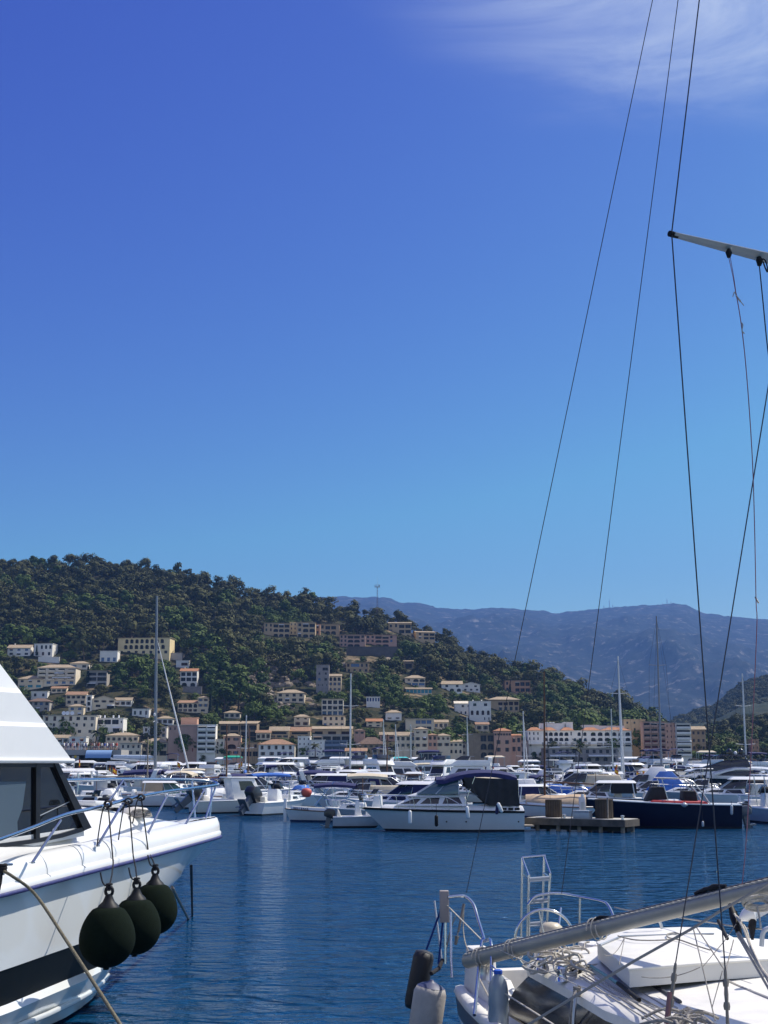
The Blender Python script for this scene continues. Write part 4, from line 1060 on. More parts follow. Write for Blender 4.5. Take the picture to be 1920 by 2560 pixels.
gn_points('hillside_shrubs', sh, {9 + k: bpy.data.objects.new('shrub_source', SHR[k]) for k in range(4)}, 'olive grey shrubs covering the hillside between the houses', .6)
far = []
for _ in range(2600):
    px = rnd.uniform(1640, 2150); t = rnd.random() ** .8; Y = 1250 + 650 * t
    zt = P(px, interp(MID, px), 1900).z
    if zt < 6: continue
    far.append((Vector((P(px, HOR, Y).x, Y, 2 + (zt - 2) * t - 2)), rnd.uniform(1.0, 1.5), rnd.randrange(6), rnd.uniform(0, 6)))
gn_points('far_wood', far, src, 'dim wood on the ridge at the right below the mountain', 4)
# rocks on the bare middle slope
def rocks():
    r = random.Random(9); mb = MB()
    for i in range(190):
        px, py = (r.gauss(665, 45), r.gauss(1712, 32)) if i < 130 else (r.uniform(560, 1000), r.uniform(1545, 1800))
        if any(a - 4 < px < b + 4 and t_ - 6 < py < u + 4 for a, b, t_, u, _ in RECTS): continue
        w, tt = hill_at(px, py); s = r.uniform(.8, 3.2); ph = [r.uniform(0, 6.28) for _ in range(4)]
        vs = []; n = 7
        for j in range(4):
            z = (-.5, .25, .75, 1.0)[j]; rad = (1.0, 1.0, .68, .2)[j]
            for k in range(n):
                a = k * 6.283 / n + ph[0]; q = rad * (1 + .3 * math.sin(2 * a + ph[1]) + .18 * math.sin(3 * a + ph[2] + j)); vs.append(w + Vector((q * s * math.cos(a) * 1.3, q * s * math.sin(a), z * s * .8)))
        mb.add(vs, [(j * n + k, j * n + (k + 1) % n, (j + 1) * n + (k + 1) % n, (j + 1) * n + k) for j in range(3) for k in range(n)] + [tuple(3 * n + k for k in range(n))])
    tag(mb.build('rock_outcrop', mat('limestone', (.34, .28, .21), .95, c2=(.17, .135, .10), scale=.8, bump=.6, bscale=3)), kind='stuff', label='pale broken rocks on the bare middle slope')
rocks()
# cypresses and palms
for j, (px, py, s, lab) in enumerate(((213, 1712, 1.1, 'slim dark cypress beside the house with dark terraces'), (80, 1640, .7, 'short dark cypress between the two topmost white houses'), (524, 1790, 1.25, 'tall dark cypress right of the arched villa'),
        (541, 1800, 1.1, 'dark cypress second right of the arched villa'), (1278, 1742, .95, 'dark cypress above the tan villa with wide roofs'), (961, 1590, .6, 'small dark cypress above the rose flats'))):
    w, tt = hill_at(px, py); w = w - Vector((0, 3, 0))
    t = thing('cypress_tree', lab, 'cypress', w); t.scale = (s, s, s)
    link(bpy.data.objects.new('trunk', cyp_tr), t); link(bpy.data.objects.new('crown', CYP[j % 2]), t)
for j, (px, py, Y, s, lab) in enumerate(((1440, 1908, 612, 1.3, 'tall palm in front of the white hotel'), (788, 1896, 612, 1.2, 'palm before the white gable wall of the blue flats'), (610, 1893, 614, 1.2, 'bushy palm right of the salmon pink house'),
        (240, 1868, 620, 1.4, 'palm behind the crowded terrace'), (366, 1882, 618, 1.1, 'palm left of the pink brick block'), (1030, 1893, 614, .9, 'small palm by the cream tower house'))):
    t = thing('palm_tree', lab, 'palm', P(px, py, Y), j * 1.3); t.scale = (s, s, s)
    link(bpy.data.objects.new('trunk', palm_tr), t); c = link(bpy.data.objects.new('crown', PALM[j % 2]), t); c.location = (.05, .1, 5)
# telecom mast on the hilltop
def radio_mast():
    w = hill(943, .96); Y = w.y; a = P(943, 1530, Y); k = Y / F
    t = thing('telecom_mast', 'lattice telecom mast standing on the wooded hilltop', 'mast', a)
    hgt = (1530 - 1466) * k
    mb = MB()
    for i in range(3):
        an = i * 2.094; mb.tube([(.7 * math.cos(an), .7 * math.sin(an), -4), (.4 * math.cos(an), .4 * math.sin(an), hgt)], .11, 5)
    for j in range(9):
        for i in range(3):
            a1, a2 = i * 2.094, (i + 1) * 2.094; z = hgt * j / 9; r1, r2 = .7 - .3 * j / 9, .7 - .3 * (j + 1) / 9
            mb.tube([(r1 * math.cos(a1), r1 * math.sin(a1), z), (r2 * math.cos(a2), r2 * math.sin(a2), z + hgt / 9)], .06, 4)
    mb.build('lattice', mat('mast_paint', (.22, .16, .17), .6), t)
    mb = MB(); mb.lathe([(1.3, hgt - .2), (1.3, hgt)], n=12); mb.build('platform', M_ALU, t)
    for i in range(7):
        an = i * .9; mb = MB(); mb.box(-.22, .22, -.12, .12, -.9, 1.4, Matrix.Translation((1.9 * math.cos(an), 1.9 * math.sin(an), hgt + .2)) @ Matrix.Rotation(an, 4, 'Z')); mb.tube([(0, 0, hgt - .1), (1.9 * math.cos(an), 1.9 * math.sin(an), hgt - .1)], .07, 4)
        mb.build('antenna', mat('antenna_grey', (.25, .25, .28), .5), t)
    mb = MB(); mb.tube([(0, 0, hgt), (0, 0, hgt + 24 * k)], [.12, .03], 5); mb.build('spike', M_ALU, t)
radio_mast()
for px, py, h_, lab in ((1524, 1519, 26, 'tall thin aerial on the mountain crest, left of the grey mast'), (1510, 1521, 12, 'short thin aerial, leftmost on the mountain crest'), (1532, 1519, 12, 'short thin aerial right beside the tall crest aerial'),
                    (1668, 1512, 22, 'tall thin aerial on the mountain top, right of the grey mast'), (1656, 1513, 10, 'short aerial left of the right mountain top aerial'), (1678, 1512, 14, 'middle-sized aerial, rightmost on the mountain crest')):
    a = P(px, py + 4, 8950); k = 8950 / F
    mb = MB(); mb.tube([(0, 0, -20), (0, 0, h_ * k * .6), (0, 0, h_ * k)], [3.2, 2.2, .8], 5)
    for z in (.5, .7): mb.tube([(-4.4, 0, h_ * k * z), (4.4, 0, h_ * k * z)], 1.6, 4)
    o = mb.build('aerial_mast', M_ALU); o.location = a; tag(o, lab, 'aerial')
# ---------------------------------------------------------------- boats: bow +x, port +y, waterline z = 0
def hull_rows(L, B, fb, fs, n=12, rake=0.9, tr=0.88, full=2.2, flare=0.80, db=0.0):
    """stations stern->bow; each: keel, waterline, boot, mid, deck on the port side"""
    st = []
    for i in range(n + 1):
        t = i / n; x = -L / 2 + L * t
        g = 1 - max(0, (t - .42) / .58) ** full
        if db: g *= (1 - db * max(0, (.35 - t) / .35) ** 2)
        hb = B / 2 * (tr + (1 - tr) * min(1, t / .4)) * g + 0.02
        gw = 1 - max(0, (t - .32) / .64) ** 1.8
        if db: gw *= (1 - db * max(0, (.35 - t) / .35) ** 1.5)
        hw = max(0.012, B / 2 * flare * (tr + (1 - tr) * min(1, t / .4)) * max(0, gw))
        zd = fs + (fb - fs) * t ** 1.7
        rk = rake * t ** 3; sk = -0.35 * db * (1 - t) ** 3 * 2
        def X(z): return x - rk * (1 - z / zd) - sk * (1 - z / zd)
        zm = zd * .55
        st.append([(X(-.35) - rk * .3, 0.0, -.35 if t < .9 else -.2), (X(0), hw, 0.0), (X(.1), hw + (hb - hw) * .12, .10), (X(zm), hw + (hb - hw) * .62, zm), (x, hb, zd)])
    return st
def both(rows): return [[(p[0], -p[1], p[2]) for p in r] for r in rows]
def make_hull(t, L, B, fb, fs, m, anti=None, rub=None, deckm=None, stripe=None, **k):
    st = hull_rows(L, B, fb, fs, **k)
    mb = MB()
    for sd in (st, both(st)): mb.loft([r[2:] for r in sd])
    s0 = st[0]; tr_ = [s0[2], s0[3], s0[4]]; mb.add(tr_ + [(p[0], -p[1], p[2]) for p in tr_[::-1]], [(0, 1, 2, 3, 4, 5)])
    h = mb.build('hull', m, t, smooth=50)
    mb = MB()
    for sd in (st, both(st)): mb.loft([r[:3] for r in sd])
    mb.build('bottom', anti or M_ANTI, t, smooth=50)
    mb = MB(); a = [(r[4][0], r[4][1] - .03, r[4][2] - .015) for r in st]
    mb.loft([[p, (p[0], p[1] * .5, p[2] + .04), (p[0], -p[1] * .5, p[2] + .04), (p[0], -p[1], p[2])] for p in a]); mb.build('deck', deckm or M_DECK, t, smooth=50)
    mb = MB()
    for s_ in (1, -1): mb.tube([(r[4][0], s_ * r[4][1], r[4][2] - .02) for r in st], .035, 5)
    mb.build('rub_rail', rub or M_GEL, t, smooth=60)
    if stripe:
        mb = MB()
        for s_ in (1, -1): mb.loft([[(r[3][0] * .4 + r[4][0] * .6, s_ * (r[3][1] * .4 + r[4][1] * .6 + .012), r[3][2] * .4 + r[4][2] * .6), (r[3][0] * .2 + r[4][0] * .8, s_ * (r[3][1] * .2 + r[4][1] * .8 + .012), r[3][2] * .2 + r[4][2] * .8)] for r in st])
        mb.build('hull_stripe', stripe, t, smooth=60)
    return st
def deck_z(st, x):
    return interp([(r[4][0], r[4][2]) for r in st], x)
def beam_at(st, x):
    return interp([(r[4][0], r[4][1]) for r in st], x)
def trap(x0, x1, X0, X1, wa, wf, Wa, Wf, z0, z1, zf=None):
    """house block: base x0..x1, roof X0..X1; half widths aft/fwd at base and roof"""
    zf = z1 if zf is None else zf
    return [Vector(q) for q in ((x0, -wa, z0), (x1, -wf, z0), (x1, wf, z0), (x0, wa, z0), (X0, -Wa, z1), (X1, -Wf, zf), (X1, Wf, zf), (X0, Wa, z1))]
def face_pane(p, a, b, c, d, u0, u1, v0, v1, off=0.012, sk0=0.0, sk1=0.0):
    """thin pane on the face a-b (bottom) d-c (top)"""
    A, B_, C_, D = p[a], p[b], p[c], p[d]
    n = (B_ - A).cross(D - A).normalized()
    def q(u, v): return (A.lerp(B_, u)).lerp(D.lerp(C_, u), v)
    w = [q(u0, v0), q(u1, v0), q(u1 + sk1, v1), q(u0 + sk0, v1)]
    return [x + n * off for x in w], n
def add_pane(mb, p, f, u0, u1, v0, v1, sk0=0, sk1=0):
    idx = {'r': (0, 1, 5, 4), 'l': (2, 3, 7, 6), 'f': (1, 2, 6, 5), 'b': (3, 0, 4, 7)}[f]
    if f == 'l': u0, u1, sk0, sk1 = 1 - u1, 1 - u0, -sk1, -sk0
    w, n = face_pane(p, *idx, u0, u1, v0, v1, 0.015, sk0, sk1)
    mb.prism([x - n * .03 for x in w], n * .03)
def cabin(t, p, m=M_GEL, wins=(), front=None, glass=None, bev=.05, name='cabin', back=None):
    """wins: (u0,u1,v0,v1,skew0,skew1) on both sides, each pane its own part"""
    o = MB().hexa(p).build(name, m, t, bev=bev)
    for w in wins:
        for f in 'rl':
            mb = MB(); add_pane(mb, p, f, *w); mb.build('window', glass or M_GLASS, o)
    if front:
        mb = MB(); add_pane(mb, p, 'f', *front); mb.build('windscreen', glass or M_GLASS, o)
    if back:
        mb = MB(); add_pane(mb, p, 'b', *back); mb.build('door', glass or M_GLASS, o)
    return o
def bow_rail(t, st, x0, h=.55, n=5, inset=.10, r=.016, low=False):
    xe = st[-1][4][0]
    xs = [x0 + (xe - .15 - x0) * i / (n - 1) for i in range(n)]
    L_ = [Vector((x, max(.05, beam_at(st, x) - inset), deck_z(st, x))) for x in xs]
    up = [p + Vector((.12, 0, h)) for p in L_]; up[0] = L_[0] + Vector((0, 0, .1))
    tip = Vector((xe + .05, 0, up[-1].z))
    full = up + [tip] + [Vector((p.x, -p.y, p.z)) for p in up[::-1]]
    mb = MB(); mb.tube(arc_pts(full, 4), r, 5)
    for p, q in list(zip(L_, up))[1:]:
        for s_ in (1, -1): mb.tube([(p.x, s_ * p.y, p.z), (q.x, s_ * q.y, q.z)], r, 5)
    return mb.build('bow_rail', M_STEEL, t, smooth=60)
def canopy(t, x0, x1, w, z0, z1, m, drop=.18, crown=.16, name='canopy', x2=None, slope=0.0):
    rows = []
    for i in range(7):
        u = i / 6; x = x0 + (x1 - x0) * u; zc = z0 + (z1 - z0) * u + math.sin(math.pi * u) * .08
        rows.append([(x, -w, zc - drop), (x, -w * .98, zc - .03), (x, -w * .6, zc + crown * .7), (x, 0, zc + crown), (x, w * .6, zc + crown * .7), (x, w * .98, zc - .03), (x, w, zc - drop)])
    mb = MB(); mb.sheet(rows, .03); return mb.build(name, m, t, smooth=60)
def poles(t, pts, r=.018, m=None, name='canopy_frame'):
    mb = MB()
    for a, b in pts: mb.tube([a, b], r, 5)
    return mb.build(name, m or M_STEEL, t, smooth=60)
def outboard(t, x, y, z, tilt=0.0, m=None, s=1.0):
    M_ = Matrix.Translation((x, y, z)) @ Matrix.Rotation(R(tilt), 4, 'Y') @ Matrix.Diagonal((s, s, s, 1))
    mb = MB(); prof = [(-.55, .05), (-.60, .32), (-.42, .52), (-.05, .55), (.05, .30), (.02, .02)]
    mb.prism([M_ @ Vector((a, -.19, b)) for a, b in prof], M_.to_3x3() @ Vector((0, .38, 0)))
    o = mb.build('outboard', m or M_MOTOR, t, bev=.06)
    mb = MB(); mb.prism([M_ @ Vector((a, -.07, b)) for a, b in ((-.40, .05), (-.12, .05), (-.16, -.75), (-.34, -.75))], M_.to_3x3() @ Vector((0, .14, 0)))
    mb.prism([M_ @ Vector((a, -.16, b)) for a, b in ((-.62, -.46), (-.1, -.46), (-.1, -.42), (-.62, -.42))], M_.to_3x3() @ Vector((0, .32, 0)))
    for k in range(3):
        a = k * 2.094; mb.prism([M_ @ Vector((-.44, 0, -.66)), M_ @ Vector((-.46, .17 * math.cos(a - .3), -.66 + .17 * math.sin(a - .3))), M_ @ Vector((-.42, .17 * math.cos(a + .3), -.66 + .17 * math.sin(a + .3)))], M_.to_3x3() @ Vector((-.02, 0, 0)))
    mb.lathe([(.055, 0), (.075, .15), (.05, .3), (.01, .34)], M_ @ Vector((-.48, 0, -.66)), 8, (M_.to_3x3() @ Matrix.Rotation(R(90), 3, 'Y')).normalized().to_4x4())
    mb.build('motor_leg', M_MOTORG, o, smooth=40)
    return o
def arch_(t, x, w, z0, z1, m=M_GEL, lean=-.5, th=.16):
    mb = MB(); A = [Vector(q) for q in ((x, w, z0), (x + lean, w * .92, z1 - .12), (x + lean - .06, w * .8, z1), (x + lean - .06, -w * .8, z1), (x + lean, -w * .92, z1 - .12), (x, -w, z0))]
    rows = [[q + Vector((th * 1.1, 0, 0)), q + Vector((th * 1.1, 0, 0)) + Vector((0, 0, -.1 if 0 < i < 5 else 0)), q + Vector((-th, 0, -.1 if 0 < i < 5 else 0)), q + Vector((-th, 0, 0))] for i, q in enumerate(A)]
    for i, q in enumerate(A):
        if i in (0, 5):
            k = -1 if i == 0 else 1
            rows[i] = [q + Vector((th * 1.3, 0, 0)), q + Vector((th * 1.3, k * .08, 0)), q + Vector((-th * 1.3, k * .08, 0)), q + Vector((-th * 1.3, 0, 0))]
    mb.loft(rows, wrap=True, cap=True); return mb.build('radar_arch', m, t, smooth=40)
def seat_block(t, x0, x1, w, z0, z1, m=M_GEL, name='console'):
    return MB().hexa(trap(x0, x1, x0 + .05, x1 - .15, w, w * .9, w * .9, w * .8, z0, z1)).build(name, m, t, bev=.05)
def flag(t, x, y, z, h=1.1, s=.55):
    mb = MB(); mb.tube([(x, y, z), (x - .15, y, z + h)], .014, 5); mb.build('flag_pole', M_ALU, t)
    rows = []
    for i in range(6):
        u = i / 5; rows.append([(x - .15 - u * s * .5, y + .10 * math.sin(u * 6) + u * .12, z + h - v - u * .35 * s) for v in (0, .25 * s * .66, .75 * s * .66, s * .66)])
    mb = MB()
    for i in range(5):
        for k, mi in ((0, 0), (1, 1), (2, 0)): mb.add([rows[i][k], rows[i + 1][k], rows[i + 1][k + 1], rows[i][k + 1]], [(0, 1, 2, 3)], mi)
    mb.build('flag', [M_REDC, M_YELC], t, fix=False)
def boat_root(name, label, cat, px, Y, hd, group=None, dz=0.0):
    w = P(px, HOR + 5, Y); return thing(name, label, cat, (w.x, Y, dz), R(hd), group)

def cruiser(label, px, Y, L=8.0, hd=180, hullm=None, top='canopy', canvas=None, stripe=None, name='motor_cruiser', cat='motor boat', group=None, rail=True, ob=0, fl=False, fb=None, archq=False, B=None, glass=None, anti=None, sides=False, obm=None, rub=None, deckm=None):
    """sports cruiser: trunk cabin, raked windscreen, cockpit under canvas or hard top"""
    t = boat_root(name, label, cat, px, Y, hd, group)
    k = L / 8.0; B = B or 2.75 * k ** .7; fb = fb or 1.15 * k ** .6; fs = fb * .82
    st = make_hull(t, L, B, fb, fs, hullm or M_GEL, anti, rub=rub, stripe=stripe, deckm=deckm)
    w = B / 2
    p = trap(-.08 * L, .34 * L, -.05 * L, .24 * L, w * .88, w * .46, w * .60, w * .34, fs + .02, fs + .52 * k, fb + .28 * k)
    p[1].z = p[2].z = fb - .05
    cabin(t, p, M_GEL, ((.06, .46, .25, .78, .01, -.02), (.52, .88, .30, .74, .0, -.03)), glass=glass)
    zc = fs + .52 * k
    ws = trap(-.08 * L, .14 * L, -.10 * L, .02 * L, w * .66, w * .50, w * .60, w * .40, zc - .02, zc + .62 * k)
    o = MB().hexa(ws).build('windscreen', glass or M_GLASS, t, bev=.03)
    poles(t, [(ws[0], ws[4]), (ws[1], ws[5]), (ws[2], ws[6]), (ws[3], ws[7]), (ws[4], ws[5]), (ws[5], ws[6]), (ws[6], ws[7]), (ws[0].lerp(ws[1], .5), ws[4].lerp(ws[5], .5)), (ws[3].lerp(ws[2], .5), ws[7].lerp(ws[6], .5))], .022, M_ALUW, 'windscreen_frame')
    seat_block(t, -.46 * L, -.40 * L, w * .75, fs, fs + .45, M_GEL, 'stern_seat'); seat_block(t, -.2 * L, -.12 * L, w * .5, fs, fs + .75, M_GEL2, 'helm_seat')
    zt = zc + .62 * k
    if top == 'canopy':
        canopy(t, -.42 * L, -.02 * L, w * .74, zt + .10, zt + .04, canvas or M_NAVYC)
        poles(t, [((-.3 * L, s * w * .72, fs), (-.2 * L, s * w * .72, zt)) for s in (1, -1)] + [((-.3 * L, s * w * .72, fs), (-.4 * L, s * w * .72, zt)) for s in (1, -1)])
    elif top == 'hard':
        MB().hexa(trap(-.34 * L, .06 * L, -.32 * L, .02 * L, w * .80, w * .62, w * .52, w * .36, zt, zt + .20 * k)).build('hard_top', M_GEL, t, bev=.05)
        poles(t, [((-.32 * L, s * w * .74, fs), (-.30 * L, s * w * .72, zt)) for s in (1, -1)], .05, M_GEL, 'roof_pillar')
        if canvas: MB().hexa(trap(-.34 * L, -.1 * L, -.33 * L, -.1 * L, w * .76, w * .74, w * .74, w * .72, fs + .3, zt - .02)).build('side_curtain', canvas, t)
    elif top == 'fly':
        h1 = 1.0 * k
        q = trap(-.30 * L, .12 * L, -.28 * L, .04 * L, w * .82, w * .62, w * .68, w * .50, zc - .05, zc + h1)
        cabin(t, q, M_GEL, ((.10, .50, .30, .80, .0, .0), (.55, .86, .30, .80, .0, -.06)), (.08, .92, .25, .85), name='saloon')
        q2 = trap(-.36 * L, .10 * L, -.34 * L, .0 * L, w * .80, w * .58, w * .84, w * .60, zc + h1, zc + h1 + .5 * k); MB().hexa(q2).build('flybridge', M_GEL, t, bev=.06)
        MB().hexa(trap(-.12 * L, .03 * L, -.14 * L, -.04 * L, w * .6, w * .5, w * .55, w * .45, zc + h1 + .5 * k, zc + h1 + .85 * k)).build('flybridge_screen', glass or M_GLASS, t, bev=.03)
        zt = zc + h1 + .5 * k
        if canvas:
            canopy(t, -.34 * L, -.04 * L, w * .72, zt + 1.35, zt + 1.3, canvas); poles(t, [((-.32 * L, s * w * .7, zt), (-.30 * L, s * w * .7, zt + 1.3)) for s in (1, -1)] + [((-.1 * L, s * w * .6, zt), (-.06 * L, s * w * .68, zt + 1.25)) for s in (1, -1)])
    elif top == 'cover':
        MB().hexa(trap(-.46 * L, .06 * L, -.40 * L, -.02 * L, w * .86, w * .62, w * .5, w * .4, fs, zt - .15)).build('boat_cover', canvas or M_WHITEC, t, bev=.08)
    elif top == 'tent':
        MB().hexa(trap(-.44 * L, .06 * L, -.26 * L, -.12 * L, w * .88, w * .70, w * .12, w * .10, fs + .2, zt + .75)).build('boat_tent', canvas or M_WHITEC, t, bev=.05)
    if archq: arch_(t, -.30 * L, w * .82, fs, zt + .35)
    if rail: bow_rail(t, st, .05 * L)
    for i in range(ob): outboard(t, -L / 2 + .05, (i - (ob - 1) / 2) * .55, fs - .12, 12, obm)
    if fl: flag(t, -L / 2 + .15, w * .4, fs, 1.5, .7)
    return t, st
def openboat(label, px, Y, L=6.0, hd=90, hullm=None, top=None, canvas=None, ob=1, tilt=30, obm=None, group=None, name='open_boat', cat='motor boat', stripe=None, anti=None, rail=True, house=None, obs=.95):
    t = boat_root(name, label, cat, px, Y, hd, group)
    B = .38 * L ** .92; fb = .95 * (L / 6) ** .5; fs = fb * .82; w = B / 2
    st = make_hull(t, L, B, fb, fs, hullm or M_GEL, anti, stripe=stripe)
    if house:      # pilothouse
        q = trap(-.12 * L, .20 * L, -.16 * L, .10 * L, w * .68, w * .52, w * .64, w * .48, fs, fs + 1.45)
        cabin(t, q, house, ((.30, .88, .45, .86, .0, -.06),), (.08, .92, .42, .86), name='wheelhouse')
        MB().hexa(trap(-.2 * L, .13 * L, -.2 * L, .12 * L, w * .70, w * .56, w * .68, w * .54, fs + 1.45, fs + 1.53)).build('wheelhouse_roof', M_GEL, t, bev=.03)
        p = trap(.16 * L, .40 * L, .18 * L, .36 * L, w * .6, w * .25, w * .5, w * .2, fs, fs + .5); cabin(t, p, M_GEL)
    else:
        p = trap(.04 * L, .36 * L, .06 * L, .30 * L, w * .70, w * .30, w * .62, w * .28, fs, fs + .42, fb + .2); cabin(t, p, M_GEL, ((.2, .7, .35, .75, 0, 0),))
        seat_block(t, -.14 * L, -.02 * L, w * .38, fs, fs + .8)
        MB().hexa(trap(-.06 * L, .0, -.10 * L, -.05 * L, w * .38, w * .36, w * .34, w * .3, fs + .8, fs + 1.15)).build('windscreen', M_GLASS, t, bev=.02)
    seat_block(t, -.44 * L, -.36 * L, w * .7, fs, fs + .35, M_GEL2, 'stern_seat')
    if top == 'bimini':
        canopy(t, -.36 * L, .06 * L, w * .74, fs + 1.55, fs + 1.55, canvas or M_NAVYC, drop=.12, crown=.10, name='bimini')
        poles(t, [((-.15 * L, s * w * .85, fs), (x, s * w * .72, fs + 1.5)) for s in (1, -1) for x in (-.34 * L, -.1 * L, .04 * L)])
    elif top == 'ttop':
        MB().hexa(trap(-.26 * L, .08 * L, -.25 * L, .07 * L, w * .6, w * .56, w * .58, w * .54, fs + 1.75, fs + 1.83)).build('hard_top', canvas or M_GEL, t, bev=.03)
        poles(t, [((x, s * w * .38, fs), (x * 1.2, s * w * .5, fs + 1.75)) for s in (1, -1) for x in (-.16 * L, .0 * L)], .03)
    elif top == 'cover':
        MB().hexa(trap(-.46 * L, .3 * L, -.36 * L, .2 * L, w * .92, w * .5, w * .3, w * .15, fs, fs + .75)).build('boat_cover', canvas or M_BLUEC, t, bev=.08)
    if rail: bow_rail(t, st, .12 * L, .42, 4)
    for i in range(ob): outboard(t, -L / 2 + .03, (i - (ob - 1) / 2) * .5, fs - .15, tilt, obm, obs)
    return t, st
def llaut(label, px, Y, L=6.5, hd=180, hullm=None, cover=None, bimini=None, mast=None, mastm=None, group=None, wood=None, cab=None, stemh=.55):
    """double ended mediterranean fishing boat with a tall stem head"""
    t = boat_root('llaut_boat', label, 'fishing boat', px, Y, hd, group)
    B = .36 * L; fb, fs = 1.05 * (L / 6.5), .80 * (L / 6.5); w = B / 2
    st = make_hull(t, L, B, fb, fs, hullm or M_GEL, M_ANTIB, rub=wood or M_WOOD, rake=.35, tr=.75, full=2.6, db=.85)
    mb = MB(); mb.box(L / 2 - .12, L / 2 + .06, -.06, .06, -.1, fb + stemh); mb.build('stem_head', M_GEL, t, bev=.03)
    mb = MB()
    for s_ in (1, -1): mb.loft([[(r[4][0], s_ * (r[4][1] - .02), r[4][2]), (r[4][0], s_ * (r[4][1] - .06), r[4][2] + .14)] for r in st[2:-1]])
    mb.build('bulwark', M_GEL, t, smooth=60)
    if cab:
        p = trap(.02 * L, .30 * L, .04 * L, .26 * L, w * .62, w * .42, w * .55, w * .38, fs, fs + .75, fb + .55); cabin(t, p, cab, ((.1, .45, .35, .75, 0, 0), (.55, .85, .35, .75, 0, 0)))
    if cover:
        rows = []
        for i in range(9):
            u = i / 8; x = -.36 * L + .70 * L * u; h = fs + .62 + .12 * math.sin(u * 9) * .3; ww = min(w * .9, beam_at(st, x) * .95)
            rows.append([(x, -ww, deck_z(st, x) + .05), (x, -ww * .9, h * .8), (x, -ww * .35, h + .04 * math.sin(u * 14)), (x, 0, h + .10), (x, ww * .35, h), (x, ww * .9, h * .8), (x, ww, deck_z(st, x) + .05)])
        mb = MB(); mb.sheet(rows, .03); mb.build('boat_cover', cover, t, smooth=60)
    if bimini:
        canopy(t, -.40 * L, .12 * L, w * .85, fs + 1.45, fs + 1.45, bimini, drop=.14, crown=.10, name='bimini')
        poles(t, [((-.15 * L, s * w * .85, fs), (x, s * w * .82, fs + 1.4)) for s in (1, -1) for x in (-.38 * L, -.1 * L, .10 * L)])
    if mast:
        mb = MB(); mb.tube([(.12 * L, 0, fs - .1), (.12 * L - .02 * mast, 0, fs + mast)], [.075, .05], 7); mb.build('mast', mastm or M_MASTB, t, smooth=60)
        mb = MB(); mb.tube([(.12 * L - .1, .02, fs + 1.5), (-.46 * L, .02, fs + 1.35)], .045, 6); mb.build('boom', mastm or M_MASTB, t, smooth=60)
        mb = MB()
        for s_ in (1, -1): mb.tube([(.05 * L, s_ * w * .9, fs), (.12 * L - .02 * mast, 0, fs + mast * .95)], .012, 4)
        mb.build('rigging', M_WIRE, t)
    mb = MB(); mb.tube([(-.48 * L, .1, fs), (-.48 * L, .1, fs + 1.9)], .022, 5); mb.build('stern_pole', M_MASTB, t)
    return t, st
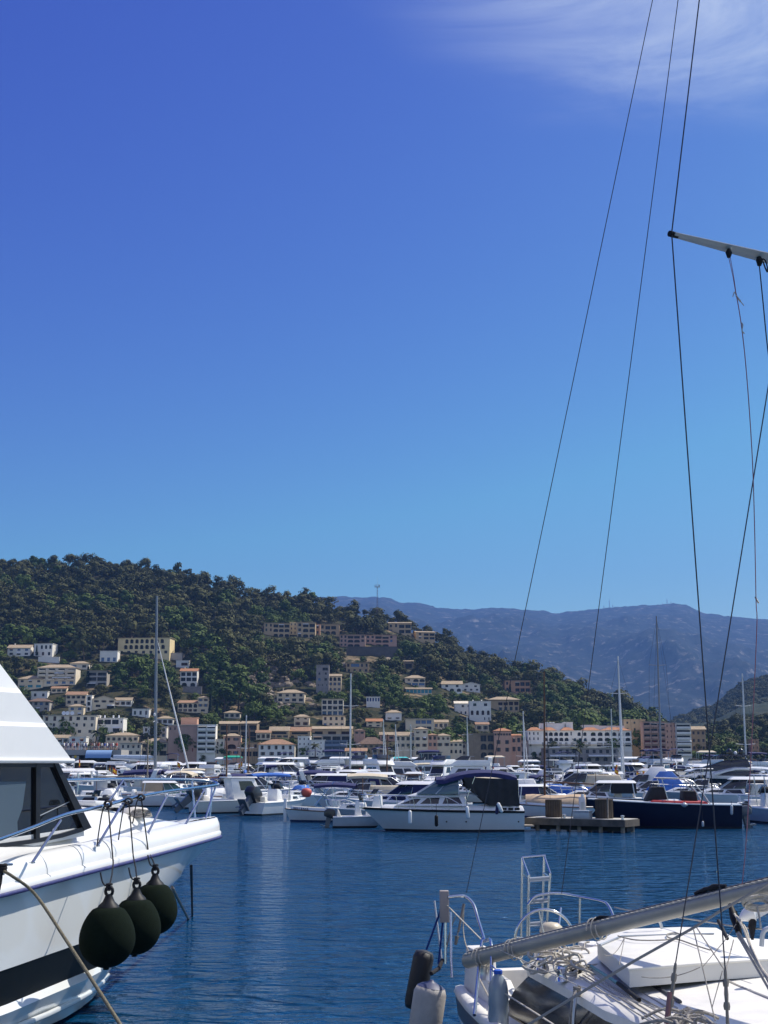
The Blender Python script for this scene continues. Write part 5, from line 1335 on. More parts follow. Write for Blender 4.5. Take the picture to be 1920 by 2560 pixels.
def sailer(label, px, Y, L=9, hd=100, mast=12, hullm=None, mastm=None, cover=None, group=None, furl=True, spread=2, rz=0.0, stripe=None):
    t = boat_root('sailing_yacht', label, 'sailing boat', px, Y, hd, group)
    B = .31 * L; fb, fs = 1.15 * (L / 9) ** .5, .95 * (L / 9) ** .5; w = B / 2
    st = make_hull(t, L, B, fb, fs, hullm or M_GEL, stripe=stripe, rake=1.1, tr=.7, full=1.9)
    p = trap(-.12 * L, .26 * L, -.10 * L, .20 * L, w * .66, w * .40, w * .58, w * .34, fs, fs + .42, fb + .2); cabin(t, p, M_GEL, ((.1, .35, .3, .75, 0, 0), (.42, .62, .3, .75, 0, 0), (.68, .86, .32, .7, 0, 0)))
    mx = .12 * L
    mm = mastm or M_ALUW
    mb = MB(); mb.tube([(mx, 0, fs), (mx - .01 * mast, 0, fs + mast * .5), (mx - .025 * mast, 0, fs + mast)], [.10 * L / 9, .095 * L / 9, .07 * L / 9], 8); mo = mb.build('mast', mm, t, smooth=60)
    mb = MB()
    for i in range(spread):
        z = fs + mast * (i + 1) / (spread + 1) * 1.05; ww = w * (.75 - .15 * i)
        mb.tube([(mx - .15, ww, z + .08), (mx - .01 * mast * (i + 1), 0, z), (mx - .15, -ww, z + .08)], .03, 5)
    if spread: mb.build('spreader', mm, t, smooth=60)
    mb = MB(); top = Vector((mx - .024 * mast, 0, fs + mast * .98))
    for s_ in (1, -1):
        pts = [(mx - .1, s_ * w * .92, fs)] + [(mx - .15, s_ * w * (.75 - .15 * i), fs + mast * (i + 1) / (spread + 1) * 1.05 + .08) for i in range(spread)] + [top]
        mb.tube(pts, .012, 4)
    mb.tube([(-L / 2 + .1, 0, fs), top], .012, 4); mb.tube([(L / 2 - .1, 0, fb), top], .012, 4)
    mb.build('rigging', M_WIRE, t)
    if furl:
        a = Vector((L / 2 - .12, 0, fb + .3)); mb = MB(); mb.tube([a.lerp(top, u) for u in (0, .05, .3, .6, .9)], [.05, .085, .08, .065, .03], 7); mb.build('furled_sail', M_CREAMC if mastm is None else M_WHITEC, t, smooth=60)
    mb = MB(); mb.tube([(mx - .1, 0, fs + 1.25), (-.36 * L, 0, fs + 1.30)], .06, 7); bo = mb.build('boom', mm, t, smooth=60)
    if cover:
        mb = MB(); mb.tube([(mx - .12, 0, fs + 1.6), (mx - .4, 0, fs + 1.5), (-.1 * L, 0, fs + 1.42), (-.36 * L, 0, fs + 1.38)], [.10, .19, .15, .08], 8); mb.build('sail_cover', cover, t, smooth=60)
        canopy(t, -.18 * L, -.02 * L, w * .6, fs + .95, fs + .75, cover, drop=.3, crown=.1, name='spray_hood')
    mb = MB(); pts = []
    for s_ in (1, -1):
        for x in (-.45 * L, -.2 * L, .1 * L, .35 * L):
            mb.tube([(x, s_ * (beam_at(st, x) - .08), deck_z(st, x)), (x, s_ * (beam_at(st, x) - .08), deck_z(st, x) + .6)], .014, 4)
        mb.tube([(x, s_ * (beam_at(st, x) - .08), deck_z(st, x) + .6) for x in (-.45 * L, -.2 * L, .1 * L, .35 * L, .49 * L)], .008, 4)
    mb.build('guard_rail', M_STEEL, t)
    return t, st
# ---------------------------------------------------------------- the marina: front line, boat by boat
def wl(py): return G(960, py, 0).y          # distance of a waterline row
def fender(px, py, Y, r, h, m, label, tilt=0, rope=None, up=.5, group=None):
    w = P(px, py, Y); t = thing('fender', label, 'fender', w, 0, group)
    M_ = Matrix.Rotation(R(tilt), 4, 'Y')
    mb = MB(); mb.lathe([(r * .25, -h / 2 - r * .5), (r * .8, -h / 2 - r * .1), (r, -h / 2 + r * .3), (r, h / 2 - r * .3), (r * .8, h / 2 + r * .1), (r * .25, h / 2 + r * .5)], n=14, M=M_); mb.build('body', m, t, smooth=50)
    mb = MB(); a = M_ @ Vector((0, 0, h / 2 + r * .5)); mb.tube([a, a + Vector((0, .05, up))], .012, 5); mb.build('rope', rope or M_ROPEK, t)
    return t
# white cruiser with navy canvas (hand built on the cruiser shape)
def main_cruiser():
    Y = 64.5; L = 7.85
    t = boat_root('motor_cruiser', 'white cruiser with navy canvas top and black mesh cockpit sides, in front of the jetty', 'motor boat', 1104, Y, 180)
    B = 2.7; w = B / 2
    st = make_hull(t, L, B, 1.12, .98, mat('hull_pale_grey', (.60, .64, .66), .3, coat=.3, var=.03), M_ANTI, rub=M_RUB, rake=1.15)
    mb = MB()
    for s_ in (1, -1): mb.tube([(r[4][0], s_ * (r[4][1] + .01), r[4][2] - .05) for r in st], .05, 6)
    mb.build('rub_strip', M_RUB, t, smooth=60)
    # raised deck moulding and trunk cabin
    p0 = trap(-.50 * L, .40 * L, -.49 * L, .36 * L, w * .985, w * .40, w * .82, w * .26, .97, 1.22, 1.25); p0[1].z = p0[2].z = 1.06
    MB().hexa(p0).build('side_deck', M_GEL, t, bev=.05)
    p = trap(-.16 * L, .30 * L, -.13 * L, .19 * L, w * .82, w * .45, w * .56, w * .32, 1.2, 1.72, 1.62)
    cabin(t, p, M_GEL, ((.08, .36, .22, .80, .02, -.02), (.42, .68, .22, .80, .02, -.02), (.74, .96, .22, .74, .02, -.07)))
    MB().hexa(trap(-.30 * L, .22 * L, -.28 * L, .16 * L, w * .68, w * .44, w * .56, w * .38, 1.66, 1.80)).build('cabin_roof', M_GEL, t, bev=.04)
    ws = trap(-.10 * L, .16 * L, -.10 * L, .0, w * .70, w * .50, w * .62, w * .44, 1.76, 2.52)
    o = MB().hexa(ws).build('windscreen', M_GLASSB, t, bev=.03)
    poles(t, [(ws[i], ws[i + 4]) for i in range(4)] + [(ws[4 + i], ws[4 + (i + 1) % 4]) for i in range(4)] + [(ws[0].lerp(ws[1], .55), ws[4].lerp(ws[5], .45)), (ws[3].lerp(ws[2], .55), ws[7].lerp(ws[6], .45))], .03, M_ALUW, 'windscreen_frame')
    rows = []
    for i in range(11):
        u = i / 10; x = -.46 * L + .50 * L * u; zc = 2.60 + .30 * math.sin(math.pi * min(1, u * 1.15)) ** .7 - .08 * u; ww = w * (.86 - .16 * u)
        rows.append([(x, -ww, zc - .26), (x, -ww * .95, zc - .08), (x, -ww * .5, zc + .03 + .02 * math.sin(i * 2)), (x, 0, zc + .07), (x, ww * .5, zc + .03), (x, ww * .95, zc - .08), (x, ww, zc - .26)])
    mb = MB(); mb.sheet(rows, .03); mb.build('canopy', M_NAVYC, t, smooth=60)
    # hanging mesh sides with folds
    for s_ in (1, -1):
        rows = []
        for i in range(25):
            u = i / 24; x = -.465 * L + .33 * L * u; zt = 2.44 + .12 * u; zb = 1.22 + (.95 * max(0, u - .55) / .45 if u > .55 else 0)
            ww = w * (.87 - .10 * u)
            rows.append([(x + .05 * math.sin(v * 5 + i * .3), s_ * (ww + .045 * math.sin(i * 1.5 + v * 2) * (.2 + v)), zt + (zb - zt) * v) for v in (0, .25, .5, .75, 1)])
        mb = MB(); mb.loft(rows); mb.build('mesh_curtain', mat('mesh_black', (.02, .021, .024), .7, var=.3, scale=3), t, smooth=180, fix=False)
    mb = MB(); mb.add([(-.468 * L, -w * .86, 1.2), (-.468 * L, w * .86, 1.2), (-.468 * L, w * .86, 2.42), (-.468 * L, -w * .86, 2.42)], [(0, 1, 2, 3)]); mb.build('aft_curtain', M_BLACKC, t, fix=False)
    poles(t, [((-.466 * L, s * w * .86, 1.1), (-.466 * L, s * w * .86, 2.45)) for s in (1, -1)] + [((-.13 * L, s * w * .74, 1.2), (-.20 * L, s * w * .78, 2.6)) for s in (1, -1)])
    bow_rail(t, st, -.14 * L, .62, 7, .06)
    mb = MB()
    for x in (-.455, -.415, -.375): mb.box(x * L - .12, x * L + .12, -w * .93 - .012, -w * .93 + .02, 1.03, 1.13), mb.box(x * L - .12, x * L + .12, w * .93 - .02, w * .93 + .012, 1.03, 1.13)
    mb.build('air_vent', M_RUB, t)
    mb = MB()
    for x in (-.46, -.14, -.02): mb.lathe([(.04, 0), (.04, .02)], (x * L, w * .985, .48), 8, Matrix.Rotation(R(-90), 4, 'X')), mb.lathe([(.04, 0), (.04, .02)], (x * L, -w * .985, .48), 8, Matrix.Rotation(R(90), 4, 'X'))
    mb.build('skin_fitting', M_RUB, t)
    mb = MB(); mb.box(-.56 * L, -.5 * L, -w * .8, w * .8, .22, .30); mb.build('bathing_platform', M_WOODG, t, fix=False)
    mb = MB(); mb.box(L / 2 - .3, L / 2 + .15, -.12, .12, 1.06, 1.12); mb.build('anchor_roller', M_STEEL, t)
main_cruiser()
fender(1025, 2043, 62.2, .085, .55, M_GEL, 'pale cylindrical fender hanging near the bow of the navy topped cruiser', 0, M_ROPE)
fender(1091, 2052, 62.2, .085, .45, M_RUB, 'black fender hanging amidships on the navy topped cruiser')
fender(1169, 2031, 62.2, .085, .50, M_GEL, 'pale fender hanging from the side rail of the navy topped cruiser', -6)
fender(1243, 2023, 62.2, .085, .40, M_NAVYC, 'navy fender lying at the stern rail of the cruiser', 8)
fender(1250, 2019, 62.0, .085, .42, M_GEL, 'white fender bundled beside the navy one at the cruiser stern', -24)
# llaut with blue bimini and its name
def bellania():
    t, st = llaut('white fishing boat with blue bimini and tall white stem post beside the navy topped cruiser', 812, 74.5, 4.55, 176, M_GEL, None, M_NAVYC)
    cu = bpy.data.curves.new('boat_name', 'FONT'); cu.body = 'BELLANIA'; cu.size = .22; cu.extrude = .004; cu.align_x = 'LEFT'
    o = link(bpy.data.objects.new('boat_name', cu), t); cu.materials.append(M_NAVYH)
    a = Vector((1.72, beam_at(st, 1.72) + .00, .72)); b = Vector((.55, beam_at(st, .55) + .01, .66))
    d = (b - a).normalized(); up = Vector((0, .12, 1)); up = (up - d * up.dot(d)).normalized(); n = d.cross(up)
    me_ = bpy.data.meshes.new_from_object(o.evaluated_get(bpy.context.evaluated_depsgraph_get())); me_.materials.clear(); me_.materials.append(M_NAVYH); bpy.data.objects.remove(o); o = link(bpy.data.objects.new('boat_name', me_), t)
    o.matrix_local = Matrix(((d.x, up.x, n.x, a.x), (d.y, up.y, n.y, a.y + .03), (d.z, up.z, n.z, a.z - .06), (0, 0, 0, 1)))
    seat_block(t, -.9, -.2, .5, .6, 1.25, M_GEL, 'console')
    poles(t, [((2.0, .3, 1.0), (1.95, .3, 2.3)), ((-.3, -.55, 1.2), (.9, -.5, 2.3)), ((.5, .55, .9), (-.6, .6, 2.2))], .025, M_STEEL, 'pole')
bellania()
mb = MB(); rr = []
mb.lathe([(.05, -.30), (.26, -.26), (.36, -.05), (.37, .12), (.25, .28), (.05, .32)], n=12); o = mb.build('marker_buoy', mat('buoy_red', (.55, .10, .07), .6, var=.1), smooth=60); o.location = P(766, 1982, 77); o.scale = (.85, .8, .85); tag(o, 'red marker buoy standing on the fishing boat under the blue bimini', 'buoy')
openboat('small pale open boat with black outboard between the fishing boat and the cruiser', 908, 67.5, 3.1, 4, M_GELG, None, None, 1, 14, M_MOTOR, rail=False)
openboat('white open boat with big tilted outboard, stern towards the open water', 700, 86, 6.4, 62, M_GEL, None, None, 1, 52, M_MOTOR, obs=1.75)
openboat('cream boat with white wheelhouse and tilted outboard left of the open boat', 606, 88, 6.8, 28, M_GEL2, None, None, 1, 50, M_MOTOR, house=M_GEL, obs=1.75)
openboat('white boat with bright blue cockpit curtain behind the outboards', 705, 97, 7.0, 25, M_GEL, 'bimini', M_BLUEC, 0, 0)
cruiser('white pilothouse cruiser with navy side curtains and steel rail behind the navy topped cruiser', 1015, 79, 7.6, 160, None, 'hard', M_NAVYC, B=2.7)
cruiser('white cruiser with cream canvas hood right of the blue bimini', 905, 92, 7.0, 175, None, 'cover', M_CREAMC)
openboat('low white motor boat with folded spray hood right of the fishing boat', 925, 72, 5.0, 172, M_GELG, None, None, 0, 0, rail=True)
# left part of the front line
openboat('white cabin boat with long white roof just right of the flybridge', 196, 98, 6.5, 8, M_GEL, 'ttop', M_WHITEC, 0)
openboat('black outboard dinghy under the rail of the flybridge yacht', 238, 74, 3.6, 150, M_BLACKH, 'cover', M_BLACKC, 1, 20, rail=False)
openboat('grey glazed pilothouse boat with blue covers behind the steel rail', 268, 106, 6.2, 70, M_GEL, None, None, 0, 0, house=M_GELG)
openboat('small white boat with dark hanging outboard in the left basin', 282, 96, 4.6, 92, M_GEL, 'cover', M_WHITEC, 1, 5)
llaut('white fishing boat with brown boom and pale side cloth in the left basin', 345, 104, 6.6, 12, M_GEL, None, None, 4.5, M_WOODG)
cruiser('white cabin boat with green tinted windows and tan side cloth', 432, 101, 6.6, 5, None, 'hard', M_TANC, glass=mat('green_glass', (.03, .10, .08), .06, spec=.8))
openboat('white boat full of cushions at the tip of the yacht rail', 500, 96, 5.4, 165, M_GEL, None, M_WHITEC, 1, 10)
llaut('white fishing boat with varnished boom and wooden mast left of the wheelhouse boat', 545, 100, 6.0, 20, M_GEL, M_WHITEC, None, 5.5, M_WOOD)
# behind and right of the jetty
llaut('grey white fishing boat under tan covers with brown mast behind the jetty', 1385, 80, 5.2, 172, M_GEL, M_TANC, None, 8.2, M_MASTB, stemh=.35)
cruiser('white boat with tall wheelhouse door and navy windows left of the brown mast', 1355, 90, 6.2, 15, None, 'hard', M_NAVYC)
cruiser('dark boat under a huge black cockpit cover with white scalloped edge', 1500, 84, 6.6, 172, M_NAVYH, 'hard', M_BLACKC, fb=1.3)
def navy_boat():
    t, st = cruiser('navy hulled launch with white deck edge and black covers right of the jetty', 1652, 67.6, 7.6, 176, M_NAVYH, None, None, fb=1.45, rail=False, anti=M_ANTI, B=2.6, rub=M_GEL, deckm=M_GEL)
    for c in [c for c in t.children if c.name.split('.')[0] in ('windscreen', 'windscreen_frame', 'helm_seat', 'stern_seat', 'cabin')]:
        for q in list(c.children): bpy.data.objects.remove(q)
        bpy.data.objects.remove(c)
    MB().hexa(trap(-.16 * 7.7, .18 * 7.7, -.1 * 7.7, .02 * 7.7, .95, .7, .6, .5, 1.25, 1.42)).build('fore_cover', M_GEL, t, bev=.05)
    MB().hexa(trap(-.28, .95, -.05, .55, .55, .5, .5, .45, 1.30, 2.05)).build('console_cover', M_BLACKC, t, bev=.06)
    MB().hexa(trap(-1.75, -.95, -1.65, -1.0, .6, .6, .55, .55, 1.15, 1.85)).build('seat_cover', M_BLACKC, t, bev=.06)
    MB().hexa(trap(-2.2, .9, -2.1, .6, 1.12, .95, 1.05, .85, 1.12, 1.33, 1.40)).build('red_bolster', mat('vinyl_red', (.42, .03, .035), .5), t, bev=.05)
    mb = MB()
    for s_ in (1, -1):
        mb.tube(arc_pts([(-2.3, s_ * 1.0, 1.15), (-1.7, s_ * .95, 2.0), (-1.2, s_ * .9, 2.42), (.3, s_ * .8, 2.50)], 4), .035, 6); mb.tube([(-1.9, s_ * 1.02, 1.2), (-1.3, s_ * .9, 2.40)], .03, 6); mb.tube([(-.2, s_ * .85, 1.3), (.1, s_ * .82, 2.48)], .025, 6)
    for x in (-1.2, -.6, .0): mb.tube([(x, -.87, 2.45), (x, .87, 2.45)], .03, 6)
    mb.build('wake_tower', M_ALU, t, smooth=60)
    outboard(t, -3.85, 0, .55, 10, M_MOTOR, 1.2)
    outboard(t, -3.85, .5, .55, 10, M_MOTORG, 1.0)
navy_boat()
fender(1711, 2012, 65.4, .17, .06, M_GELG, 'round grey fender hanging on the navy hull', 0, M_ROPEK, .35)
fender(1829, 2025, 65.6, .07, .40, M_GELG, 'slim grey fender at the stern corner of the navy launch', 3, M_ROPEK, .2)
fender(1757, 2060, 65.3, .06, .22, M_GELG, 'small grey fender near the waterline of the navy hull', 0, M_ROPEK, .5)
def black_yacht():
    Y = 150; L = 13.0; k = Y / F
    t = boat_root('motor_yacht', 'large black hulled motor yacht with white sweeping roof and black sun deck', 'motor yacht', 1790, Y, 176)
    st = make_hull(t, L, 3.9, 1.9, 1.5, M_BLACKH, rub=M_GEL, rake=1.6)
    w = 1.9
    p = trap(-.40 * L, .34 * L, -.36 * L, .10 * L, w * .86, w * .4, w * .74, w * .5, 1.5, 2.55, 2.35); p[1].z = p[2].z = 1.8
    cabin(t, p, M_GEL, ((.04, .60, .30, .92, .02, -.03),), (.1, .9, .12, .9))
    rows = []
    for i in range(9):
        u = i / 8; x = -.46 * L + .50 * L * u; z = 2.75 + .15 * math.sin(u * 2.2) - max(0, u - .6) * 1.5
        rows.append([(x, -w * .84, z - .12), (x, -w * .5, z + .05), (x, 0, z + .08), (x, w * .5, z + .05), (x, w * .84, z - .12)])
    mb = MB(); mb.sheet(rows, .2); mb.build('roof', M_GEL, t, smooth=60)
    q = trap(-.30 * L, .26 * L, -.26 * L, -.06 * L, w * .7, w * .35, w * .62, w * .45, 2.4, 3.75, 3.6); q[1].z = q[2].z = 2.25
    MB().hexa(q).build('black_screen', M_GLASS, t, bev=.08)
    MB().hexa(trap(-.32 * L, .02 * L, -.30 * L, -.02 * L, w * .66, w * .5, w * .64, w * .48, 4.1, 4.25)).build('hard_top', M_BLACKH, t, bev=.04)
    poles(t, [((x, s * w * .6, 3.6), (x * 1.08, s * w * .6, 4.12)) for s in (1, -1) for x in (-.27 * L, -.12 * L)], .07, M_BLACKH, 'top_pillar')
    for i, x in enumerate((-.22, -.12, -.17)):
        mb = MB(); mb.lathe([(.05, 0), (.30, .04), (.36, .3), (.28, .58), (.05, .70)] if i < 2 else [(.05, 0), (.2, .04), (.2, .3), (.04, .4)], (x * L, .3, 4.25), 12); mb.build('satellite_dome', M_BLACKH if i < 2 else M_GEL, t, smooth=60)
    bow_rail(t, st, .05 * L, .6, 6)
black_yacht()
openboat('boat with tall black tower roof and white sunshade at the right edge', 1905, 74, 6.5, 100, M_GELG, 'ttop', M_WHITEC, 2, 20, M_MOTORG)
cruiser('white cruiser with dark wraparound windows and cream foredeck, right of the navy launch tower', 1835, 96, 8.0, 172, None, 'hard', None, B=2.8)
cruiser('grey sports cruiser low behind the navy launch', 1745, 104, 7.5, 170, M_GELG, None, None)
cruiser('white boat under a pointed white tent cover', 1600, 128, 8.5, 168, None, 'tent', M_WHITEC)
cruiser('white boat under a pointed blue tent cover', 1622, 106, 7.0, 172, None, 'tent', M_BLUEC)
cruiser('white hard topped boat with navy curtains left of the tallest centre mast', 800, 118, 8.4, 176, None, 'hard', M_NAVYC)
cruiser('white hard topped boat with navy side panels above the blue bimini', 900, 112, 9.0, 174, None, 'hard', M_NAVYC)
cruiser('white motor yacht with game fishing tower above the navy topped cruiser', 1145, 140, 10.0, 172, None, 'fly', None, archq=True)
cruiser('long white motor yacht under cream covers right of the navy canvas', 1440, 118, 9.5, 174, None, 'cover', M_CREAMC)
# catamaran with the tall mast
def catamaran():
    Y = 168; k = Y / F; L = 11.5
    t = boat_root('sailing_catamaran', 'big white catamaran with tall grey mast at the left', 'catamaran', 375, Y, -4)
    for s_ in (1, -1):
        st = hull_rows(L, 1.5, 1.7, 1.4, rake=.4, tr=.8); mb = MB()
        for sd in (st, both(st)): mb.loft([[(p[0], p[1] + s_ * 2.3, p[2]) for p in r] for r in sd])
        mb.loft([[(r[4][0], r[4][1] + s_ * 2.3, r[4][2]), (r[4][0], -r[4][1] + s_ * 2.3, r[4][2])] for r in st]); mb.build('hull', M_GEL, t, smooth=50)
    MB().hexa(trap(-.46 * L, .22 * L, -.46 * L, .18 * L, 2.9, 2.6, 2.9, 2.5, .75, 1.5)).build('bridge_deck', M_GEL, t, bev=.1)
    p = trap(-.34 * L, .24 * L, -.36 * L, .04 * L, 2.4, 1.6, 2.2, 1.5, 1.5, 2.55, 2.45); p[1].z = p[2].z = 1.6
    cabin(t, p, M_GEL, ((.10, .30, .25, .85, 0, 0), (.34, .60, .25, .85, 0, 0), (.64, .92, .2, .8, 0, -.1)), (.08, .92, .2, .85), bev=.12)
    MB().hexa(trap(-.46 * L, .02 * L, -.46 * L, .0, 2.3, 1.8, 2.2, 1.7, 3.1, 3.25)).build('bimini_roof', M_GEL, t, bev=.06)
    poles(t, [((x, s * 2.1, 1.5), (x, s * 2.1, 3.12)) for s in (1, -1) for x in (-.44 * L, -.2 * L)], .05, M_GEL, 'roof_post')
    mx = .06 * L; mh = 25.0
    mb = MB(); mb.tube([(mx, 0, 2.4), (mx - .25, 0, 12), (mx - .55, 0, mh)], [.21, .20, .14], 8); mb.build('mast', mat('mast_grey', (.23, .25, .28), .4, metal=.4), t, smooth=60)
    mb = MB(); mb.lathe([(.12, 0), (.14, .3), (.02, .4)], (mx - .25, -.3, 9.3), 8); mb.build('radar', M_GEL, t, smooth=50)
    mb = MB(); a, b = Vector((.46 * L, 0, 1.7)), Vector((mx - .4, 0, 19.5)); mb.tube([a.lerp(b, u) for u in (0, .04, .3, .7, 1)], [.05, .12, .115, .08, .03], 7); mb.build('furled_sail', M_WHITEC, t, smooth=60)
    mb = MB(); mb.tube([(mx - .2, 0, 3.6), (-.45 * L, 0, 3.9)], .13, 7); mb.build('boom', M_ALUW, t, smooth=60)
    mb = MB(); mb.tube([(mx - .3, 0, 4.1), (mx - 1, 0, 4.05), (-.42 * L, 0, 4.15)], [.12, .28, .20], 8); mb.build('sail_cover', mat('canvas_pale_blue', (.34, .42, .54), .8), t, smooth=60)
    mb = MB(); mb.tube([(mx - .15, 1.3, 8.5), (mx - .2, 0, 8.7), (mx - .15, -1.3, 8.5)], .05, 5)
    mb.build('spreader', M_ALUW, t)
    mb = MB()
    for s_ in (1, -1): mb.tube([(mx - 1.5, s_ * 2.8, 1.5), (mx - .5, 0, 20)], .02, 4)
    mb.build('rigging', M_WIRE, t)
catamaran()
# ---------------------------------------------------------------- sailing boats: (mast column, boat distance, length, heading, mast height, mast, cover, furled sail, label)
for (px, Y, L, hd, mh, mm, cv, fu, lab) in (
        (613, 142, 8, 95, 7.6, M_ALUW, M_BLUEC, False, 'small sailing boat with pale mast left of the white tiled villa'),
        (879, 150, 10, 100, 12.6, M_ALUW, M_NAVYC, False, 'sailing yacht with the tallest pale mast in the centre of the marina'),
        (956, 168, 8, 80, 8.0, M_ALU, None, True, 'sailing boat with thin mast and furled sail left of the cream terrace houses'),
        (986, 175, 8, 78, 7.6, M_ALU, M_BLUEC, True, 'sailing boat with blue cover and furled sail in front of the cream terrace houses'),
        (1026, 190, 9, 84, 8.0, M_ALU, None, False, 'sailing boat with bare mast in front of the cream tower house'),
        (1168, 200, 9, 82, 9.5, M_ALU, None, True, 'sailing boat in front of the brown arched house'),
        (1308, 175, 9, 75, 9.3, M_ALUW, None, True, 'sailing boat with pale mast left of the hotel'),
        (1533, 175, 9, 82, 9.6, M_ALU, M_BLUEC, False, 'sailing boat with thin mast before the right half of the hotel'),
        (1553, 150, 11, 76, 14.6, M_ALUW, None, True, 'large sailing yacht with furled white foresail before the hotel end'),
        (1662, 150, 11, 95, 19.3, mat('mast_dull', (.20, .22, .26), .5, metal=.2), M_NAVYC, False, 'large sailing yacht with the tall grey mast before the mountain'),
        (1874, 150, 10, 92, 12.6, M_ALUW, M_NAVYC, False, 'sailing yacht with pale mast behind the black motor yacht')):
    sailer(lab, px, Y, L, hd, mh, None, mm, cv, 'sailing boats in the marina', fu, 2 if mh > 9 else 1)
for (px, Y, hd, mh, mm, lab) in ((585, 138, 30, 6.0, M_WOODG, 'fishing boat with dark pole mast left of the tiled villa'), (637, 132, 160, 6.0, M_WOOD, 'fishing boat with red brown pole mast before the tiled villa'), (984, 125, 150, 5.2, M_MASTB, 'fishing boat with leaning brown pole mast before the cream terrace houses')):
    llaut(lab, px, Y, 6.5, hd, M_GEL, M_WHITEC, None, mh, mm)
# ---------------------------------------------------------------- the packed lines behind: a few kinds, copied
PROTO = []
def proto(fn, desc, *a, **k):
    t = fn(desc, *a, **k)[0]; PROTO.append((t, desc)); return t
proto(cruiser, 'white cruiser with navy canvas hood', 560, 128, 7.4, 176, None, 'canopy', M_NAVYC, archq=True)
proto(cruiser, 'white flybridge cruiser', 700, 190, 9.4, 170, None, 'fly', None, fl=True)
proto(cruiser, 'white cruiser with hard top', 1090, 165, 8.2, 172, None, 'hard', None, fl=True)
proto(cruiser, 'white cruiser under a white cover', 1250, 120, 7.6, 176, None, 'cover', M_WHITEC)
proto(cruiser, 'cream hulled cruiser with cream canvas hood', 1180, 110, 7.2, 176, M_GEL2, 'canopy', M_CREAMC)
proto(cruiser, 'white open cruiser with radar arch', 480, 132, 7.6, 170, None, None, None, archq=True)
proto(openboat, 'white outboard boat with cream bimini', 650, 120, 6.0, 100, M_GEL, 'bimini', M_CREAMC, 1)
proto(openboat, 'white wheelhouse fishing boat', 1290, 135, 7.0, 160, M_GEL, None, None, 1, 20, house=M_GEL)
proto(openboat, 'white boat with white sun roof', 1230, 150, 6.4, 95, M_GEL, 'ttop', M_WHITEC, 1, 15)
proto(cruiser, 'white cruiser with blue stripe and dark windows', 1490, 140, 8.4, 174, None, 'hard', None, M_BLUEH, fl=True)
proto(cruiser, 'white flybridge cruiser with navy sun top', 1040, 200, 10.5, 174, None, 'fly', M_NAVYC)
proto(openboat, 'small white boat under a blue cover', 760, 108, 5.4, 80, M_GEL, 'cover', M_BLUEC, 1)
PLACES = ((250, 'below the crowded terrace'), (330, 'left of the catamaran'), (440, 'right of the catamaran'), (530, 'below the balcony block'), (610, 'below the salmon house'), (700, 'below the white tiled villa'), (790, 'below the narrow white house'),
          (860, 'left of the tall centre mast'), (930, 'right of the tall centre mast'), (1020, 'below the cream tower house'), (1110, 'below the low cream wing'), (1210, 'below the brown arched house'), (1290, 'below the red brown tower house'), (1370, 'below the hotel left end'),
          (1470, 'below the hotel centre'), (1570, 'below the hotel right end'), (1660, 'below the balcony blocks'), (1780, 'beyond the black yacht'), (1900, 'at the right shore'))
LINES = ((112, 'in line two'), (126, 'in line three'), (140, 'in line four'), (157, 'in the middle lines'), (180, 'in the rear lines'), (215, 'near the back'), (260, 'in the hindmost line'))
TAKEN = [(t.location.x / t.location.y * F + 960, t.location.y) for t in col.objects if t.parent is None and t.get('category') in ('motor boat', 'sailing boat', 'fishing boat', 'motor yacht', 'catamaran')]
seen_lab = {}
for Yr, lab_r in LINES:
    px = 150 if Yr > 120 else 330
    while px < 1960:
        Y = Yr + rnd.uniform(-6, 6); i = rnd.choice((0, 2, 3, 4, 5, 5, 6, 7, 8, 9, 2, 11) if Yr < 150 else ((0, 2, 3, 5, 6, 7, 8, 9, 9, 1) if Yr < 200 else (1, 10, 2, 9, 0, 3, 8))); t0, desc = PROTO[i]
        clear = all(abs(px - a) > 46 * 130 / max(Y, b) * .8 or abs(Y - b) > 7 for a, b in TAKEN)
        if clear and not (px > 1540 and Yr < 130) and not (1000 < px < 1320 and Yr < 120):
            c = copy_tree(t0); w = P(px, HOR + 5, Y); c.location = (w.x, Y, 0)
            hd = rnd.choice((rnd.uniform(160, 200), rnd.uniform(-25, 25), rnd.uniform(70, 110), rnd.uniform(-115, -65)))
            c.rotation_euler = (0, 0, R(hd)); s = rnd.uniform(.88, 1.18) * (1.3 if Yr > 170 and i not in (1, 10) else 1); c.scale = (s, s, s * rnd.uniform(.95, 1.05))
            pl = min(PLACES, key=lambda q: abs(q[0] - px))[1]
            hh = 'bow outwards' if -130 < hd < -50 else ('stern outwards' if 50 < hd < 130 else ('bow to the left' if hd > 130 else 'bow to the right'))
            sh_ = {'bow outwards': 'bow on', 'stern outwards': 'stern on', 'bow to the left': 'bow left', 'bow to the right': 'bow right'}[hh]
            c['label'] = '%s, %s, %s %s' % (desc, sh_, lab_r, pl); c['group'] = 'boats in the packed lines of the marina'
            if len(c['label'].split()) > 16: c['label'] = '%s, %s %s' % (desc, lab_r, pl)
            if len(c['label'].split()) > 16: c['label'] = '%s %s' % (desc, pl)
            TAKEN.append((px, Y))
        px += rnd.uniform(.55, .95) * 5.4 / Yr * F * (.9 if Yr < 150 else .75)
for t, desc in PROTO:
    x = 960 + F * t.location.x / t.location.y; pl = min(PLACES, key=lambda q: abs(q[0] - x))[1]
    t['label'] = ('%s %s, nearest line' % (desc, pl)) if t.location.y < 125 else '%s moored deep in the marina %s' % (desc, pl)
    if len(t['label'].split()) > 16: t['label'] = '%s %s' % (desc, pl)
    t['group'] = 'boats in the packed lines of the marina'
